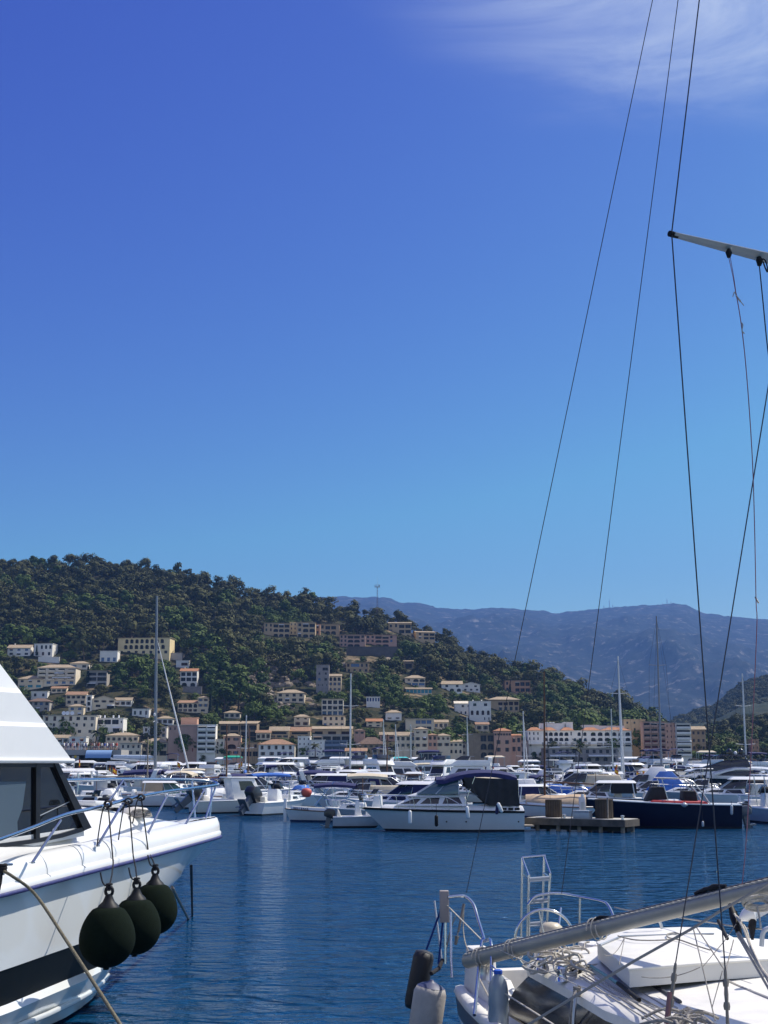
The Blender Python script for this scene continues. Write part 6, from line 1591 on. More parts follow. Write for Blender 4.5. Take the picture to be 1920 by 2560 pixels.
# ---------------------------------------------------------------- jetty with its boxes
def jetty():
    z = .62
    a0 = P(1312, HOR, 64.8); a1 = P(1556, HOR, 62.0); a0.z = a1.z = 0          # near edge
    u = (a1 - a0); Ln = u.length; u.normalize(); v = Vector((-u.y, u.x, 0)); wd = 1.75
    t = thing('jetty', 'low concrete and timber jetty end with brown storage drums in the marina', 'jetty', (a0.x, a0.y, 0), math.atan2(u.y, u.x))
    n = 3; seg = Ln / n
    for i in range(n):
        mb = MB(); mb.box(i * seg + .02, (i + 1) * seg - .02, .05, wd, z - .16, z); mb.build('deck_slab', mat('jetty_concrete', (.46, .44, .40), .9, var=.12, scale=1.5, bump=.2), t, fix=False, bev=.02)
    mb = MB(); mb.box(-.1, Ln + .04, -.04, .045, z - .34, z - .02); mb.box(Ln - .02, Ln + .05, .06, wd, z - .34, z - .02); mb.build('edge_beam', mat('jetty_timber', (.10, .085, .07), .85, var=.3, scale=2), t, fix=False)
    for i in range(5):
        for y in (.25, wd - .3):
            x = .5 + (Ln - .7) * i / 4; mb = MB(); mb.tube([(x, y, -1.2), (x, y, z - .17)], .11, 8); mb.build('pile', M_WOODG, t, smooth=50)
    mb = MB(); mb.box(0, Ln - .1, .5, .9, .05, z - .17); mb.box(0, Ln - .1, wd - .9, wd - .5, .05, z - .17); mb.build('float', mat('float_dark', (.03, .035, .04), .8), t, fix=False)
    for x in (2.0, Ln - .15):
        mb = MB(); mb.lathe([(.07, 0), (.06, .1), (.10, .14), (.10, .18), (.03, .2)], (x, .15, z), 8); mb.build('bollard', M_ALU, t, smooth=40)
    def at(px, py, Yo): return None
    def drum(px, w_, h_, lab, off, m):
        f = (px - 1312) / (1556 - 1312); p = a0 + u * (Ln * f) + v * off; d = thing('storage_drum', lab, 'drum', (p.x, p.y, z + .001))
        mb = MB(); mb.lathe([(w_, 0), (w_, h_)], n=20); mb.build('body', m, d, smooth=40)
        mb = MB(); mb.lathe([(w_ * 1.04, h_), (w_ * 1.04, h_ + .05), (w_ * .3, h_ + .08)], n=20); mb.build('lid', m, d, smooth=40)
        mb = MB()
        for i in range(20):
            an = i * math.pi / 10 + .15; mb.box(-.012, .012, -.01, .012, .02, h_ - .02, Matrix.Translation((w_ * math.cos(an), w_ * math.sin(an), 0)) @ Matrix.Rotation(an + math.pi / 2, 4, 'Z'))
        mb.build('batten', mat('drum_dark', (.045, .032, .022), .8), d, fix=False)
        return d
    dm = mat('drum_brown', (.075, .055, .04), .75, var=.2, scale=3)
    drum(1362, .40, .80, 'brown storage drum on the left part of the jetty', .95, dm); drum(1488, .43, .86, 'brown storage drum on the outer part of the jetty, beside the navy hull', 1.0, dm)
    def crate(px, off):
        f = (px - 1312) / (1556 - 1312); p = a0 + u * (Ln * f) + v * off; c = thing('storage_chest', 'grey plastic storage chest on the jetty between the drums', 'chest', (p.x, p.y, z + .001), math.atan2(u.y, u.x))
        MB().box(-.42, .42, -.22, .22, 0, .30).build('body', M_GELG, c, bev=.03); MB().box(-.44, .44, -.24, .24, .302, .38).build('lid', M_GELG, c, bev=.03)
    crate(1446, .45)
    def pedestal(px, off):
        f = (px - 1312) / (1556 - 1312); p = a0 + u * (Ln * f) + v * off; c = thing('power_pedestal', 'white slanted service pedestal on the jetty in front of the tan covered boat', 'pedestal', (p.x, p.y, z + .001))
        MB().hexa([Vector(q) for q in ((-.17, -.15, 0), (.17, -.15, 0), (.17, .15, 0), (-.17, .15, 0), (-.19, -.12, 1.0), (.09, -.12, 1.0), (.09, .12, 1.0), (-.19, .12, 1.0))]).build('body', mat('pedestal_white', (.62, .62, .64), .6, var=.05), c, bev=.04)
        MB().box(-.12, .02, -.165, -.14, .35, .75).build('panel', M_GELG, c); MB().lathe([(.07, 1.0), (.09, 1.05), (.05, 1.12)], n=10).build('lamp', M_GEL, c, smooth=50)
    pedestal(1428, 1.35)
    mb = MB(); mb.tube([(0, 0, 0), (0, 0, 1.0)], .045, 8); p = a0 + u * (Ln * .80) + v * .5; o = mb.build('mooring_post', M_WOODG, smooth=60); o.location = (p.x, p.y, z); tag(o, 'thin grey mooring post at the outer end of the jetty', 'post')
    p0 = a0 + u * 2.0; q = G(1362, 2062, .05); mb = MB(); mb.tube(sag((p0.x, p0.y - .05, z + .1), q, .12), .025, 5); o = mb.build('mooring_rope', M_ROPE, smooth=60); tag(o, 'pale mooring rope hanging from the jetty into the water', 'rope')
jetty()
# ---------------------------------------------------------------- marquees and parasols along the far quay
for i, (x0, x1, py, m, lab) in enumerate(((560, 604, 1890, M_GREENC, 'bright green awning on the promenade'), (537, 580, 1894, M_WHITEC, 'white awning left of the green one on the promenade'), (645, 705, 1893, M_WHITEC, 'white cafe awning below the white tiled villa'), (706, 792, 1894, M_WHITEC, 'long white awning below the narrow white house'),
        (820, 884, 1893, M_WHITEC, 'wide white tent left of the tall centre mast'), (906, 980, 1895, M_WHITEC, 'white market tent right of the tall centre mast'), (980, 1022, 1893, M_TURQ, 'small turquoise and white tent by the cream tower house'), (1022, 1060, 1894, M_WHITEC, 'white awning below the restaurant terrace'),
        (1212, 1262, 1890, M_CREAMC, 'cream awning below the brown arched house'), (1296, 1350, 1900, M_WHITEC, 'white flat boat awning left of the hotel'), (1548, 1610, 1893, M_WHITEC, 'white awning at the right end of the hotel'), (1618, 1690, 1895, M_WHITEC, 'long white shelter below the red blinds'), (1745, 1790, 1878, M_CREAMC, 'cream parasol roof left of the black yacht top'))):
    Y = 585; k = Y / F; t = thing('awning_pavilion', lab, 'awning', P((x0 + x1) / 2, 1922, Y)); w = (x1 - x0) * k / 2; h = (1922 - py) * k
    mb = MB(); mb.add([(-w, -2, h - .7), (w, -2, h - .7), (w, 2, h - .7), (-w, 2, h - .7), (-w * .7, 0, h), (w * .7, 0, h), (-w, -2, h - 1.1), (w, -2, h - 1.1), (w, 2, h - 1.1), (-w, 2, h - 1.1)], [(0, 1, 5, 4), (1, 2, 5), (2, 3, 4, 5), (3, 0, 4), (6, 7, 1, 0), (7, 8, 2, 1), (8, 9, 3, 2), (9, 6, 0, 3)])
    mb.build('canvas', m, t, fix=False)
    mb = MB()
    for x in (-w * .95, -w * .3, w * .3, w * .95):
        for y in (-1.9, 1.9): mb.tube([(x, y, -3), (x, y, h - .8)], .06, 5)
    mb.build('frame', M_ALU, t)
# thin poles in the water and foreground ropes between them
mb = MB(); a, b = P(478, 2165, 19.4), G(481, 2304, -.3); mb.tube([a, (a + b) / 2, b], .022, 7); o = mb.build('water_pole', M_RUB, smooth=60); tag(o, 'thin dark upright pole standing in the water right of the yacht bow', 'pole')
mb = MB(); a, b = P(430, 2218, 19.0), G(473, 2302, -.15); mb.tube([a, b], .024, 7); o = mb.build('water_pole', M_WOODG, smooth=60); tag(o, 'thin leaning grey pole beside the upright one in the water', 'pole')
# ---------------------------------------------------------------- flybridge yacht at the left: u metres aft of the bow, v to starboard (towards us)
YB = Vector((-2.83, 22.0, 0)); YA = Vector((-.4, -.9165, 0)); YS = Vector((.9165, -.4, 0))
def yw(u, v, z): return YB + YA * u + YS * v + Vector((0, 0, z))
yacht = thing('flybridge_yacht', 'large white flybridge yacht with dark saloon glass moored at the left, bow away', 'motor yacht', YB)
YO = YB
def yb(mb, name, m, par=None, **k): return mb.build(name, m, par or yacht, org=YO, **k)
HB = [(0, 0.0), (.06, .13), (.25, .24), (.8, .38), (1.6, .56), (2.5, .76), (3.7, 1.02), (5, 1.28), (6.2, 1.54), (8, 1.92), (10, 2.12), (13, 2.18), (14.5, 2.15)]
HB_S = arc_pts([(a, b, 0) for a, b in HB], 6)
HBT = [(p.x, p.y) for p in HB_S]
def hb(u): return interp(HBT, u)
def zr(u): return 2.03 - .034 * u + .0004 * u * u          # rub rail height
STEM = [(-.4, 3.55), (.0, 3.10), (.13, 3.0), (.5, 2.62), (.95, 2.02), (1.21, 1.73), (1.45, 1.14), (1.8, .45), (2.03, 0.0)]
def us(z): return interp(STEM, z)
def hv(u, f0, z, ins=.13):
    """half breadth on a lower line that starts at the stem"""
    q = max(0.0, u - us(z)); return max(0.0, min(hb(u) - ins * min(1, u / .9), (f0 * (1 - math.exp(-q / 2.9)))))
US = [0, .06, .14, .25, .45, .8, 1.2, 1.6, 2.1, 2.6, 3.1, 3.7, 4.3, 5, 5.8, 6.8, 8, 9.5, 11.5, 14]
def line(f0, z, ins=.13): return lambda u: (max(u, us(z)), hv(max(u, us(z)), f0, z, ins), z)
def band_top(u): return 1.02 - .012 * u + .02
def band_bot(u): return .66 - .016 * u
ss = {}
for sd in (1, -1):
    rows_up, rows_band, rows_low, rows_bot = [], [], [], []
    for u in US:
        z0 = zr(u); zt, zb_ = band_top(u), band_bot(u)
        A = (u, max(0.0, hb(u) - .085 * min(1, u / .9)), z0)
        zk = zt + (z0 - zt) * .5; K = line(2.13, zk)(u); T = line(2.02, zt, .17)(u); Bq = line(1.92, zb_, .24)(u); C = line(2.02, zb_ - .07, .16)(u); Wl = line(1.80, .06, .38)(u); Kl = (max(u, us(-.4)), 0.0, -.4)
        rows_up.append([yw(p[0], sd * p[1], p[2]) for p in (A, K, T)])
        rows_band.append([yw(p[0], sd * (p[1] - (.012 if i == 0 else 0)), p[2]) for i, p in enumerate((T, Bq))])
        rows_low.append([yw(p[0], sd * p[1], p[2]) for p in (Bq, C, Wl)])
        rows_bot.append([yw(p[0], sd * p[1], p[2]) for p in (Wl, Kl)])
    ss[sd] = (rows_up, rows_band, rows_low, rows_bot)
M_YH = mat('yacht_topsides', (.76, .78, .76), .12, coat=.6, var=.02, scale=.8)
mb = MB()
for sd in (1, -1): mb.loft(ss[sd][0])
e = ss[1][0][-1] + [ss[1][3][-1][0]] ; e2 = ss[-1][0][-1] + [ss[-1][3][-1][0]]
mb.add(e + e2[::-1], [tuple(range(8))])
hull_o = yb(mb, 'hull', M_YH, smooth=40)
mb = MB()
for sd in (1, -1): mb.loft(ss[sd][1])
yb(mb, 'dark_band', mat('band_black', (.006, .007, .007), .35, spec=.15), smooth=40)
mb = MB()
for sd in (1, -1): mb.loft(ss[sd][2])
yb(mb, 'lower_hull', M_YH, smooth=30)
mb = MB()
for sd in (1, -1): mb.loft(ss[sd][3])
yb(mb, 'bottom', M_ANTI, smooth=40)
for dz, r_, nm in ((-.30, .022, 'spray_rail'),):
    mb = MB()
    for sd in (1, -1):
        pts = []
        for u in US[10:]:
            q = line(1.9, .26)(u); pts.append(yw(q[0], sd * (q[1] + .02), q[2]))
        mb.tube(pts, .035, 6)
    yb(mb, nm, M_YH, smooth=60)
mb = MB()
for sd in (1, -1): mb.tube([yw(u, sd * (hb(u) + .012), zr(u)) for u in US], .026, 8)
yb(mb, 'rub_rail', mat('rub_rail_blue', (.035, .038, .15), .45, var=.25, scale=12, bump=.4, bscale=30), smooth=60)
# moulded deck edge: two rounded steps up to the foredeck
def deck_rows(sd):
    rows = []
    for u in US:
        h = hb(u); z0 = zr(u); hh = .30 + .006 * u; k = min(1, h / .5)
        prof = [(.015, .02), (.02, .075), (-.005 * k, .095), (-.03 * k, .10), (-.035 * k, .16), (-.06 * k, .22), (-.11 * k, hh - .05), (-.17 * k, hh - .01), (-.24 * k, hh), (-.34 * k, hh - .01)]
        rows.append([yw(u + (.02 if u == 0 else 0), sd * max(0.0, h + a), z0 + b) for a, b in prof])
    return rows
mb = MB()
for sd in (1, -1): mb.loft(deck_rows(sd))
yb(mb, 'deck_edge', M_GEL, smooth=60)
mb = MB(); rows = []
for u in US:
    h = max(0.0, hb(u) - .33 * min(1, hb(u) / .5)); z = zr(u) + .29 + .006 * u
    crown = min(.42, max(0, (u - 1.2) * .16)) if u < 5 else .42 - .0 * u
    rows.append([yw(u, v * h, z + (crown * max(0, 1 - abs(v) ** 2.6 * 1.25) if u > 1 else .02)) for v in (-1, -.9, -.75, -.55, -.3, 0, .3, .55, .75, .9, 1)])
mb.loft(rows); yb(mb, 'foredeck', M_GEL, smooth=50)
# seams on the moulding
mb = MB()
for u in (4.55, 5.4, 6.35):
    h = hb(u); z0 = zr(u)
    mb.tube([yw(u, h + a + .004, z0 + b + .004) for a, b in ((.02, .075), (-.03, .105), (-.035, .16), (-.06, .222), (-.11, .28), (-.17, .32), (-.26, .33))], .006, 4)
yb(mb, 'moulding_seam', M_GELG)
# foredeck hatch
MB().hexa([yw(*q) for q in ((3.1, -.3, 2.58), (3.1, .3, 2.58), (3.8, .34, 2.62), (3.8, -.34, 2.62), (3.1, -.3, 2.66), (3.1, .3, 2.66), (3.8, .34, 2.70), (3.8, -.34, 2.70))]).build('deck_hatch', M_GEL, yacht, org=YO, bev=.03)
# deckhouse side glass, panelled
pts = {'fb': P(223, 2068, 17.15), 'ft': P(141, 1906, 16.35)}
fb_, ft_ = pts['fb'], pts['ft']
def side(u0, z, lean=.0):   # a point on the starboard saloon side
    return yw(u0, .98 + .05 * (u0 - 4.9) - .06 * (z - 2.3), z)
def solve(px, py, vfun):
    """point of the saloon side seen at a pixel"""
    lo, hi = 2.0, 12.0
    for _ in range(40):
        m = (lo + hi) / 2; d = ray(px, py)
        w = yw(m, vfun(m), 0); k = w.y / d.y; 
        x = proj((w.x, w.y, 3.2 + d.z * k))[0]
        if x > px: lo = m
        else: hi = m
    d = ray(px, py); w = yw(lo, vfun(lo), 0); return Vector((0, 0, H)) + d * (w.y / d.y), lo
vs_ = lambda u: .95 + .06 * (u - 4.9)
def sp(px, py, off=0.0): return solve(px, py, vs_)[0] + YS * off
# saloon body: dark glass house
front_b, front_t = sp(223, 2069), sp(140, 1907)
aft_b = yw(12.5, vs_(12.5), 2.12); aft_t = yw(12.5, vs_(12.5), 3.22)
def mir(w):   # mirror over the centre line
    r_ = Vector(w) - YB; v = r_.dot(YS); return Vector(w) - YS * 2 * v
fbm, ftm = mir(front_b), mir(front_t)
cen_b = yw(4.45, 0, front_b.z + .1); cen_t = yw(5.55, 0, front_t.z)
mb = MB()
m0 = sp(92, 2104); m1 = sp(40, 2113)
botp = [aft_b, sp(0, 2118), m0, sp(150, 2092), front_b]
mb.add([b for b in botp] + [aft_t, front_t], [tuple(range(7))])
house_m = mat('saloon_glass', (.010, .013, .017), .06, spec=.7, coat=.3)
mb2 = MB(); P8 = [aft_b, front_b, fbm, mir(aft_b), aft_t, front_t, ftm, mir(aft_t)]
glass_o = None
mb3 = MB(); ins = lambda q: q - YS * .05
# front glass (two panes) and port side
mb3.add([front_b, cen_b, cen_t, front_t], [(0, 1, 2, 3)]); mb3.add([fbm, cen_b, cen_t, ftm], [(3, 2, 1, 0)]); mb3.add([fbm, ftm, mir(aft_t), mir(aft_b)], [(0, 1, 2, 3)]); mb3.add([aft_t, mir(aft_t), ftm, cen_t, front_t], [(0, 1, 2, 3, 4)])
yb(mb3, 'windscreen', house_m, fix=False)
def pane(name, quad, m, off=0.0, th=.02):
    q = [Vector(w) + YS * off for w in quad]; return yb(MB().prism(q, YS * th), name, m)
pane('side_window', [sp(92, 2104), sp(150, 2092), sp(196, 2078), front_b - (front_b - front_t) * .03, sp(133, 1908), sp(92, 1909)], house_m, -.03)
pane('side_window', [yw(12.4, vs_(12.4), 2.16), sp(0, 2117), sp(84, 2105), sp(84, 1909), yw(12.4, vs_(12.4), 3.2)], house_m, -.03)
M_FR = mat('frame_black', (.012, .013, .016), .35)
pane('window_pillar', [sp(85, 2106), sp(95, 2104), sp(97, 1908), sp(86, 1908)], M_FR, -.02, .05)
pane('window_pillar', [sp(205, 2076), front_b, front_t, sp(129, 1907), ], M_FR, -.02, .06)
pane('window_sill', [yw(12.4, vs_(12.4), 2.14), sp(0, 2119), sp(92, 2106), sp(150, 2094), sp(200, 2079), front_b, sp(210, 2066), sp(150, 2083), sp(92, 2096), sp(0, 2108), yw(12.4, vs_(12.4), 2.2)], M_FR, -.015, .05)
pane('window_header', [yw(12.4, vs_(12.4), 3.12), sp(0, 1918), sp(133, 1918), sp(139, 1906), sp(0, 1906), yw(12.4, vs_(12.4), 3.2)], M_FR, -.02, .045)
pane('wiper_line', [sp(100, 2040), sp(178, 2003), sp(178, 2001), sp(100, 2037.5)], M_GELG, .0, .004)
# pale curtain behind the aft side glass, seen as a panel just under the reflecting pane
pane('curtain', [yw(11, vs_(11), 2.3), sp(0, 2098), sp(46, 2092), sp(44, 2055), sp(57, 2020), sp(66, 1954), sp(0, 1954), yw(11, vs_(11), 3.0)], mat('curtain_blue_grey', (.075, .11, .145), .35), -.012, .008)
MB().hexa([front_b - YA * -.1 - Vector((0, 0, .1)), fbm - YA * -.1 - Vector((0, 0, .1)), mir(aft_b) - Vector((0, 0, .3)), aft_b - Vector((0, 0, .3)), front_b - YA * -.12 + Vector((0, 0, .012)), fbm - YA * -.12 + Vector((0, 0, .012)), mir(aft_b), aft_b]).build('saloon_base', M_GEL, yacht, org=YO)
# flybridge: white overhanging bulwark
vf = lambda u: 1.06 + .07 * (u - 5.2)
def sf(px, py, o=0.0): return solve(px, py, lambda u: vf(u) + o)[0]
tip = sf(183, 1905); tip_up = sf(180, 1900); top = sf(0, 1660, -.22); topA = yw(12.8, vf(12.8), 4.62); botA = yw(12.8, vf(12.8), 3.22)
top2 = sf(-60, 1580, -.28)
c1 = sf(55, 1733, -.10); c2 = sf(119, 1818, -.03)
def out_(q, o): return q + YS * o
nz_ = [(tip, 0.0), (c2, -.03), (sf(112, 1808, -.07), -.07), (c1, -.10), (sf(47, 1722, -.15), -.15), (top, -.22), (top2, -.28)]
aftz = [3.22, 3.60, 3.66, 3.98, 4.04, 4.40, 4.66]
rowsF = []
for (q, o), za in zip(nz_, aftz):
    f_ = q; a_ = yw(12.8, vf(12.8) + o, za)
    rowsF.append([f_.lerp(a_, t) for t in (0, .02, .25, .5, .75, 1)])
mb = MB(); mb.loft(rowsF)
mb.loft([[mir(q) for q in r_] for r_ in rowsF])
for a, b in zip(rowsF, rowsF[1:]): mb.add([a[0], b[0], mir(b[0]), mir(a[0])], [(0, 1, 2, 3)])
mb.add([rowsF[0][0], rowsF[0][-1], mir(rowsF[0][-1]), mir(rowsF[0][0])], [(0, 1, 2, 3)])
yb(mb, 'flybridge', M_GEL, smooth=25)
mb = MB(); mb.tube([rowsF[0][0] + Vector((0, 0, .015)), rowsF[0][-1] + Vector((0, 0, .015))], .03, 6); yb(mb, 'flybridge_lip', M_GEL, smooth=60)
# rail
near_px = [(-40, 2112, 13.4), (0, 2098, 13.9), (80, 2069, 14.9), (165, 2036, 16.0), (247, 2018, 16.9), (330, 1996, 18.0), (400, 1982, 19.2), (470, 1972, 20.6), (520, 1966, 21.6)]
RA = arc_pts([P(*q) for q in near_px], 5)
tipr = P(546, 1961, 22.1)
RP = arc_pts([tipr, P(528, 1953, 22.3), P(470, 1949, 21.9), P(400, 1948.5, 21.2), P(300, 1948, 20.0), P(165, 1951, 18.2)], 5)
mb = MB(); mb.tube(RA + arc_pts([RA[-1], P(538, 1963, 22.0), tipr], 4)[1:] + RP[1:], .024, 8); yb(mb, 'rail', M_STEEL, smooth=60)
for (ax, ay, ad, bx, by) in ((80, 2158, 14.9, 152, 2050), (243, 2116, 17.0, 305, 2012), (368, 2087, 18.9, 420, 1985), (460, 2068, 20.5, 513, 1971), (510, 2060, 21.6, 538, 1969)):
    a = P(ax, ay, ad); b = P(bx, by, ad + .45)
    mb = MB(); mb.tube([a, b], .017, 7); mb.lathe([(.035, 0), (.035, .015)], a, 8); yb(mb, 'stanchion', M_STEEL, smooth=50)
for (ax, ay, bx, by, d) in ((488, 2046, 480, 1950, 21.8), (524, 2047, 530, 1966, 22.1), (233, 2062, 310, 1950, 19.0)):
    mb = MB(); mb.tube([P(ax, ay, d), P(bx, by, d + .2)], .017, 7); yb(mb, 'stanchion', M_STEEL, smooth=50)
# cleat at the left edge, deck cleat on the bow
c = P(8, 2168, 13.95); mb = MB(); mb.tube([c + YA * -.14 + Vector((0, 0, .02)), c + Vector((0, 0, .03)), c + YA * .14 + Vector((0, 0, .02))], [.014, .022, .014], 7); mb.tube([c - Vector((0, 0, .08)), c + Vector((0, 0, .02))], .02, 7); mb.tube([c - Vector((0, 0, .08)) + YA * .06, c + Vector((0, 0, .02)) + YA * .06], .02, 7); yb(mb, 'cleat', M_STEEL, smooth=50)
c = P(493, 2056, 21.4); mb = MB(); mb.tube([c - Vector((.1, 0, -.06)), c + Vector((.1, 0, .06))], .018, 7); mb.tube([c - Vector((0, 0, .06)), c + Vector((0, 0, .05))], .02, 7); yb(mb, 'cleat', M_STEEL, smooth=50)
# coiled hose on the foredeck
hp = P(352, 2040, 19.3)
mb = MB()
for k in range(5):
    mb.tube([hp + Vector((.16 * math.cos(a) * (1 - .06 * k), .16 * math.sin(a) * (1 - .05 * k), .02 * k + .01 * math.sin(a * 2 + k))) for a in [i * .524 for i in range(12)]], .012, 5, closed=True)
o = mb.build('rope_coil', M_ROPEG, smooth=60); tag(o, 'small grey rope coil lying on the yacht foredeck', 'rope coil')
mb = MB(); mb.lathe([(.02, .0), (.20, .01), (.22, .06), (.17, .12), (.03, .14)], P(338, 2041, 19.6), 16); o = mb.build('rolled_cover', M_GEL2, smooth=60); tag(o, 'cream rolled deck cover on the yacht foredeck beside the rope coil', 'cover')
# ---------------------------------------------------------------- three ball fenders and their lines
M_FEND = mat('fender_cover_green', (.007, .0125, .008), .95, spec=.08, var=.12, scale=20, bump=.35, bscale=260)
def ball(px, py, Y, w_, railpx, edge, lab, knot_up):
    c = P(px, py, Y); r = w_ / 2 * Y / F
    t = thing('ball_fender', lab, 'fender', c, 0, 'dark ball fenders along the yacht side')
    prof = []
    for i in range(25):
        a = -math.pi / 2 + math.pi * i / 24; z = math.sin(a); rr = math.cos(a)
        if z > 0: z *= 1.30; rr = rr ** 1.0 * (1 - .10 * (z / 1.3) ** 1.5)
        else: z *= .98
        prof.append((max(.01, rr * r), z * r))
    prof = [q for q in prof if not (q[1] > r * 1.12)] + [(r * .34, r * 1.13)]
    mb = MB(); mb.lathe(prof, n=36); mb.build('body', M_FEND, t, smooth=60)
    mb = MB(); mb.lathe([(r * .40, r * 1.09), (r * .37, r * 1.16), (r * .22, r * 1.30), (r * .13, r * 1.50), (r * .12, r * 1.56)], n=20)
    MB().lathe([(r * .02, -r * .99), (r * .12, -r * 1.0), (r * .10, -r * 1.04), (r * .02, -r * 1.05)], n=12).build('bottom_plug', M_RUB, t, smooth=50)
    mb.build('collar', mat('fender_collar', (.014, .015, .018), .5, spec=.25), t, smooth=50)
    eye = Vector((0, 0, r * 1.66)); mb = MB(); mb.tube([eye + Vector((r * .13 * math.cos(a), 0, r * .16 * math.sin(a))) for a in [i * .5236 for i in range(12)]], r * .06, 8, closed=True); mb.build('eye', mat('fender_collar', (0, 0, 0)), t, smooth=60)
    rp = P(*railpx); ed = P(*edge); kn = c + eye + Vector((0, 0, .05))
    mb = MB(); mb.tube([q - c for q in [kn, kn.lerp(ed, .5) + YS * .01, ed, ed.lerp(rp, .5), rp]], .0095, 7)
    for i in range(4): mb.tube([rp - c + Vector((.04 * math.cos(a) * 1.1, .03 * i - .05, .040 * math.sin(a))) for a in [j * .7854 for j in range(8)]], .010, 6, closed=True)
    for i in range(3): mb.tube([kn - c + Vector((.03 * math.cos(a), .03 * math.sin(a), -.03 + .03 * i)) for a in [j * 1.0472 for j in range(6)]], .014, 6, closed=True)
    mb.tube(arc_pts([kn - c, kn - c + Vector((-.07, -.02, .04)), kn - c + Vector((-.11, -.02, .17))], 4), .010, 6)
    tl = rp - c; mb.tube(arc_pts([tl, tl + Vector((-.06, 0, -.06)), tl + Vector((-.10, .0, -.32)), tl + Vector((-.12, 0, knot_up * .85))], 4), .0085, 6)
    mb.build('rope', M_ROPEK, t, smooth=60)
ball(268, 2348, 15.9, 133, (270, 2010, 16.95), (283, 2157, 16.35), 'nearest and largest dark green ball fender on the yacht side', -.62)
ball(338, 2322, 17.2, 122, (322, 2003, 17.75), (333, 2140, 17.55), 'middle dark green ball fender of the three', -.60)
ball(385, 2278, 18.4, 112, (353, 1994, 18.2), (371, 2130, 18.6), 'farthest dark green ball fender, closest to the yacht bow', -.40)
# mooring rope from the cleat down across the hull
a = P(14, 2186, 13.8); b = P(88, 2236, 13.9); c = P(300, 2560, 11.6); d = P(420, 2760, 9.6)
mb = MB(); pts = arc_pts([P(4, 2176, 13.9), P(30, 2190, 13.8), b, P(165, 2350, 13.2), c, d], 8)
mb.tube(pts, .017, 8)
o = mb.build('mooring_rope', mat('rope_olive', (.24, .21, .14), .9, c2=(.10, .09, .06), scale=55, bump=.8, bscale=90), smooth=60); tag(o, 'twisted olive mooring rope running down from the yacht cleat across its hull', 'rope')
mb = MB(); q = P(3, 2170, 13.9)
for i in range(3): mb.tube([q + Vector((.05 * math.cos(a_), .05 * math.sin(a_), -.03 + .03 * i)) for a_ in [j * .6283 for j in range(10)]], .018, 6, closed=True)
mb.tube(arc_pts([q, q + Vector((0, 0, -.15)), q + Vector((-.05, 0, -.4))], 4), .018, 6)
o = mb.build('rope_bundle', M_ROPEK, smooth=60); tag(o, 'dark rope bundle wound round the cleat at the left edge', 'rope')
# ---------------------------------------------------------------- sailing boat at the right: u metres forward of the stern, v to its far side
SB = Vector((1.48, 13.5, 0)); SF = Vector((.25, -.968, 0)); SR = Vector((.968, .25, 0))
def sw(u, v, z): return SB + SF * u + SR * v + Vector((0, 0, z))
boat = thing('sailing_boat', 'white sailing boat with lowered boom and cluttered deck at the lower right, bow towards us', 'sailing boat', SB)
def bb(mb, name, m, par=None, **k): return mb.build(name, m, par or boat, org=SB, **k)
NB = [(0, .80), (.8, .96), (2, 1.12), (3.2, 1.25), (4.5, 1.33), (6, 1.32), (7.5, 1.02), (9, .3), (9.4, .05)]
def nb(u): return interp([(p.x, p.y) for p in arc_pts([(a, b, 0) for a, b in NB], 5)], u)
ZD = lambda u: 1.03 + .012 * u
UL = [0, .3, .8, 1.4, 2, 2.6, 3.2, 4, 5, 6, 7, 8, 9, 9.4]
M_SH = mat('sail_hull', (.70, .72, .74), .2, coat=.4, var=.02); M_SD = mat('sail_deck', (.80, .775, .71), .5, var=.07, scale=4.5, bump=.10, bscale=70, detail=8)
M_STR = mat('stripe_grey_blue', (.07, .075, .10), .4)
def hl(sd, a, b):
    return [[sw(u, sd * (nb(u) - o_), ZD(u) + z) for o_, z in (a, b)] for u in UL]
mb = MB()
for sd in (1, -1): mb.loft([[sw(u + .25 * (1 if u == 0 else 0) * 0, sd * (nb(u) - o_), z if isinstance(z, float) else z(u)) for o_, z in ((.02, lambda q: ZD(q) - .24), (.08, .55), (.28, .05), (.75, -.35))] for u in UL])
mb.add([sw(0, s * (nb(0) - o_), z) for s, o_, z in ((-1, .02, ZD(0) - .24), (-1, .08, .55), (-1, .28, .05), (-1, .75, -.35), (1, .75, -.35), (1, .28, .05), (1, .08, .55), (1, .02, ZD(0) - .24))], [tuple(range(8))])
bb(mb, 'hull', M_SH, smooth=50)
mb = MB()
for sd in (1, -1): mb.loft(hl(sd, (.02, -.24), (.0, -.07)))
mb.add([sw(0, -nb(0) + .02, ZD(0) - .24), sw(0, nb(0) - .02, ZD(0) - .24), sw(0, nb(0), ZD(0) - .07), sw(0, -nb(0), ZD(0) - .07)], [(0, 1, 2, 3)])
bb(mb, 'hull_stripe', M_STR, smooth=60)
mb = MB()
for sd in (1, -1): mb.loft([[sw(u, sd * (nb(u) - o_), ZD(u) + z) for o_, z in ((0, -.07), (-.02, -.03), (0, .02), (.05, .03), (.09, .02), (.10, -.02))] for u in UL])
bb(mb, 'toe_rail', M_SD, smooth=60)
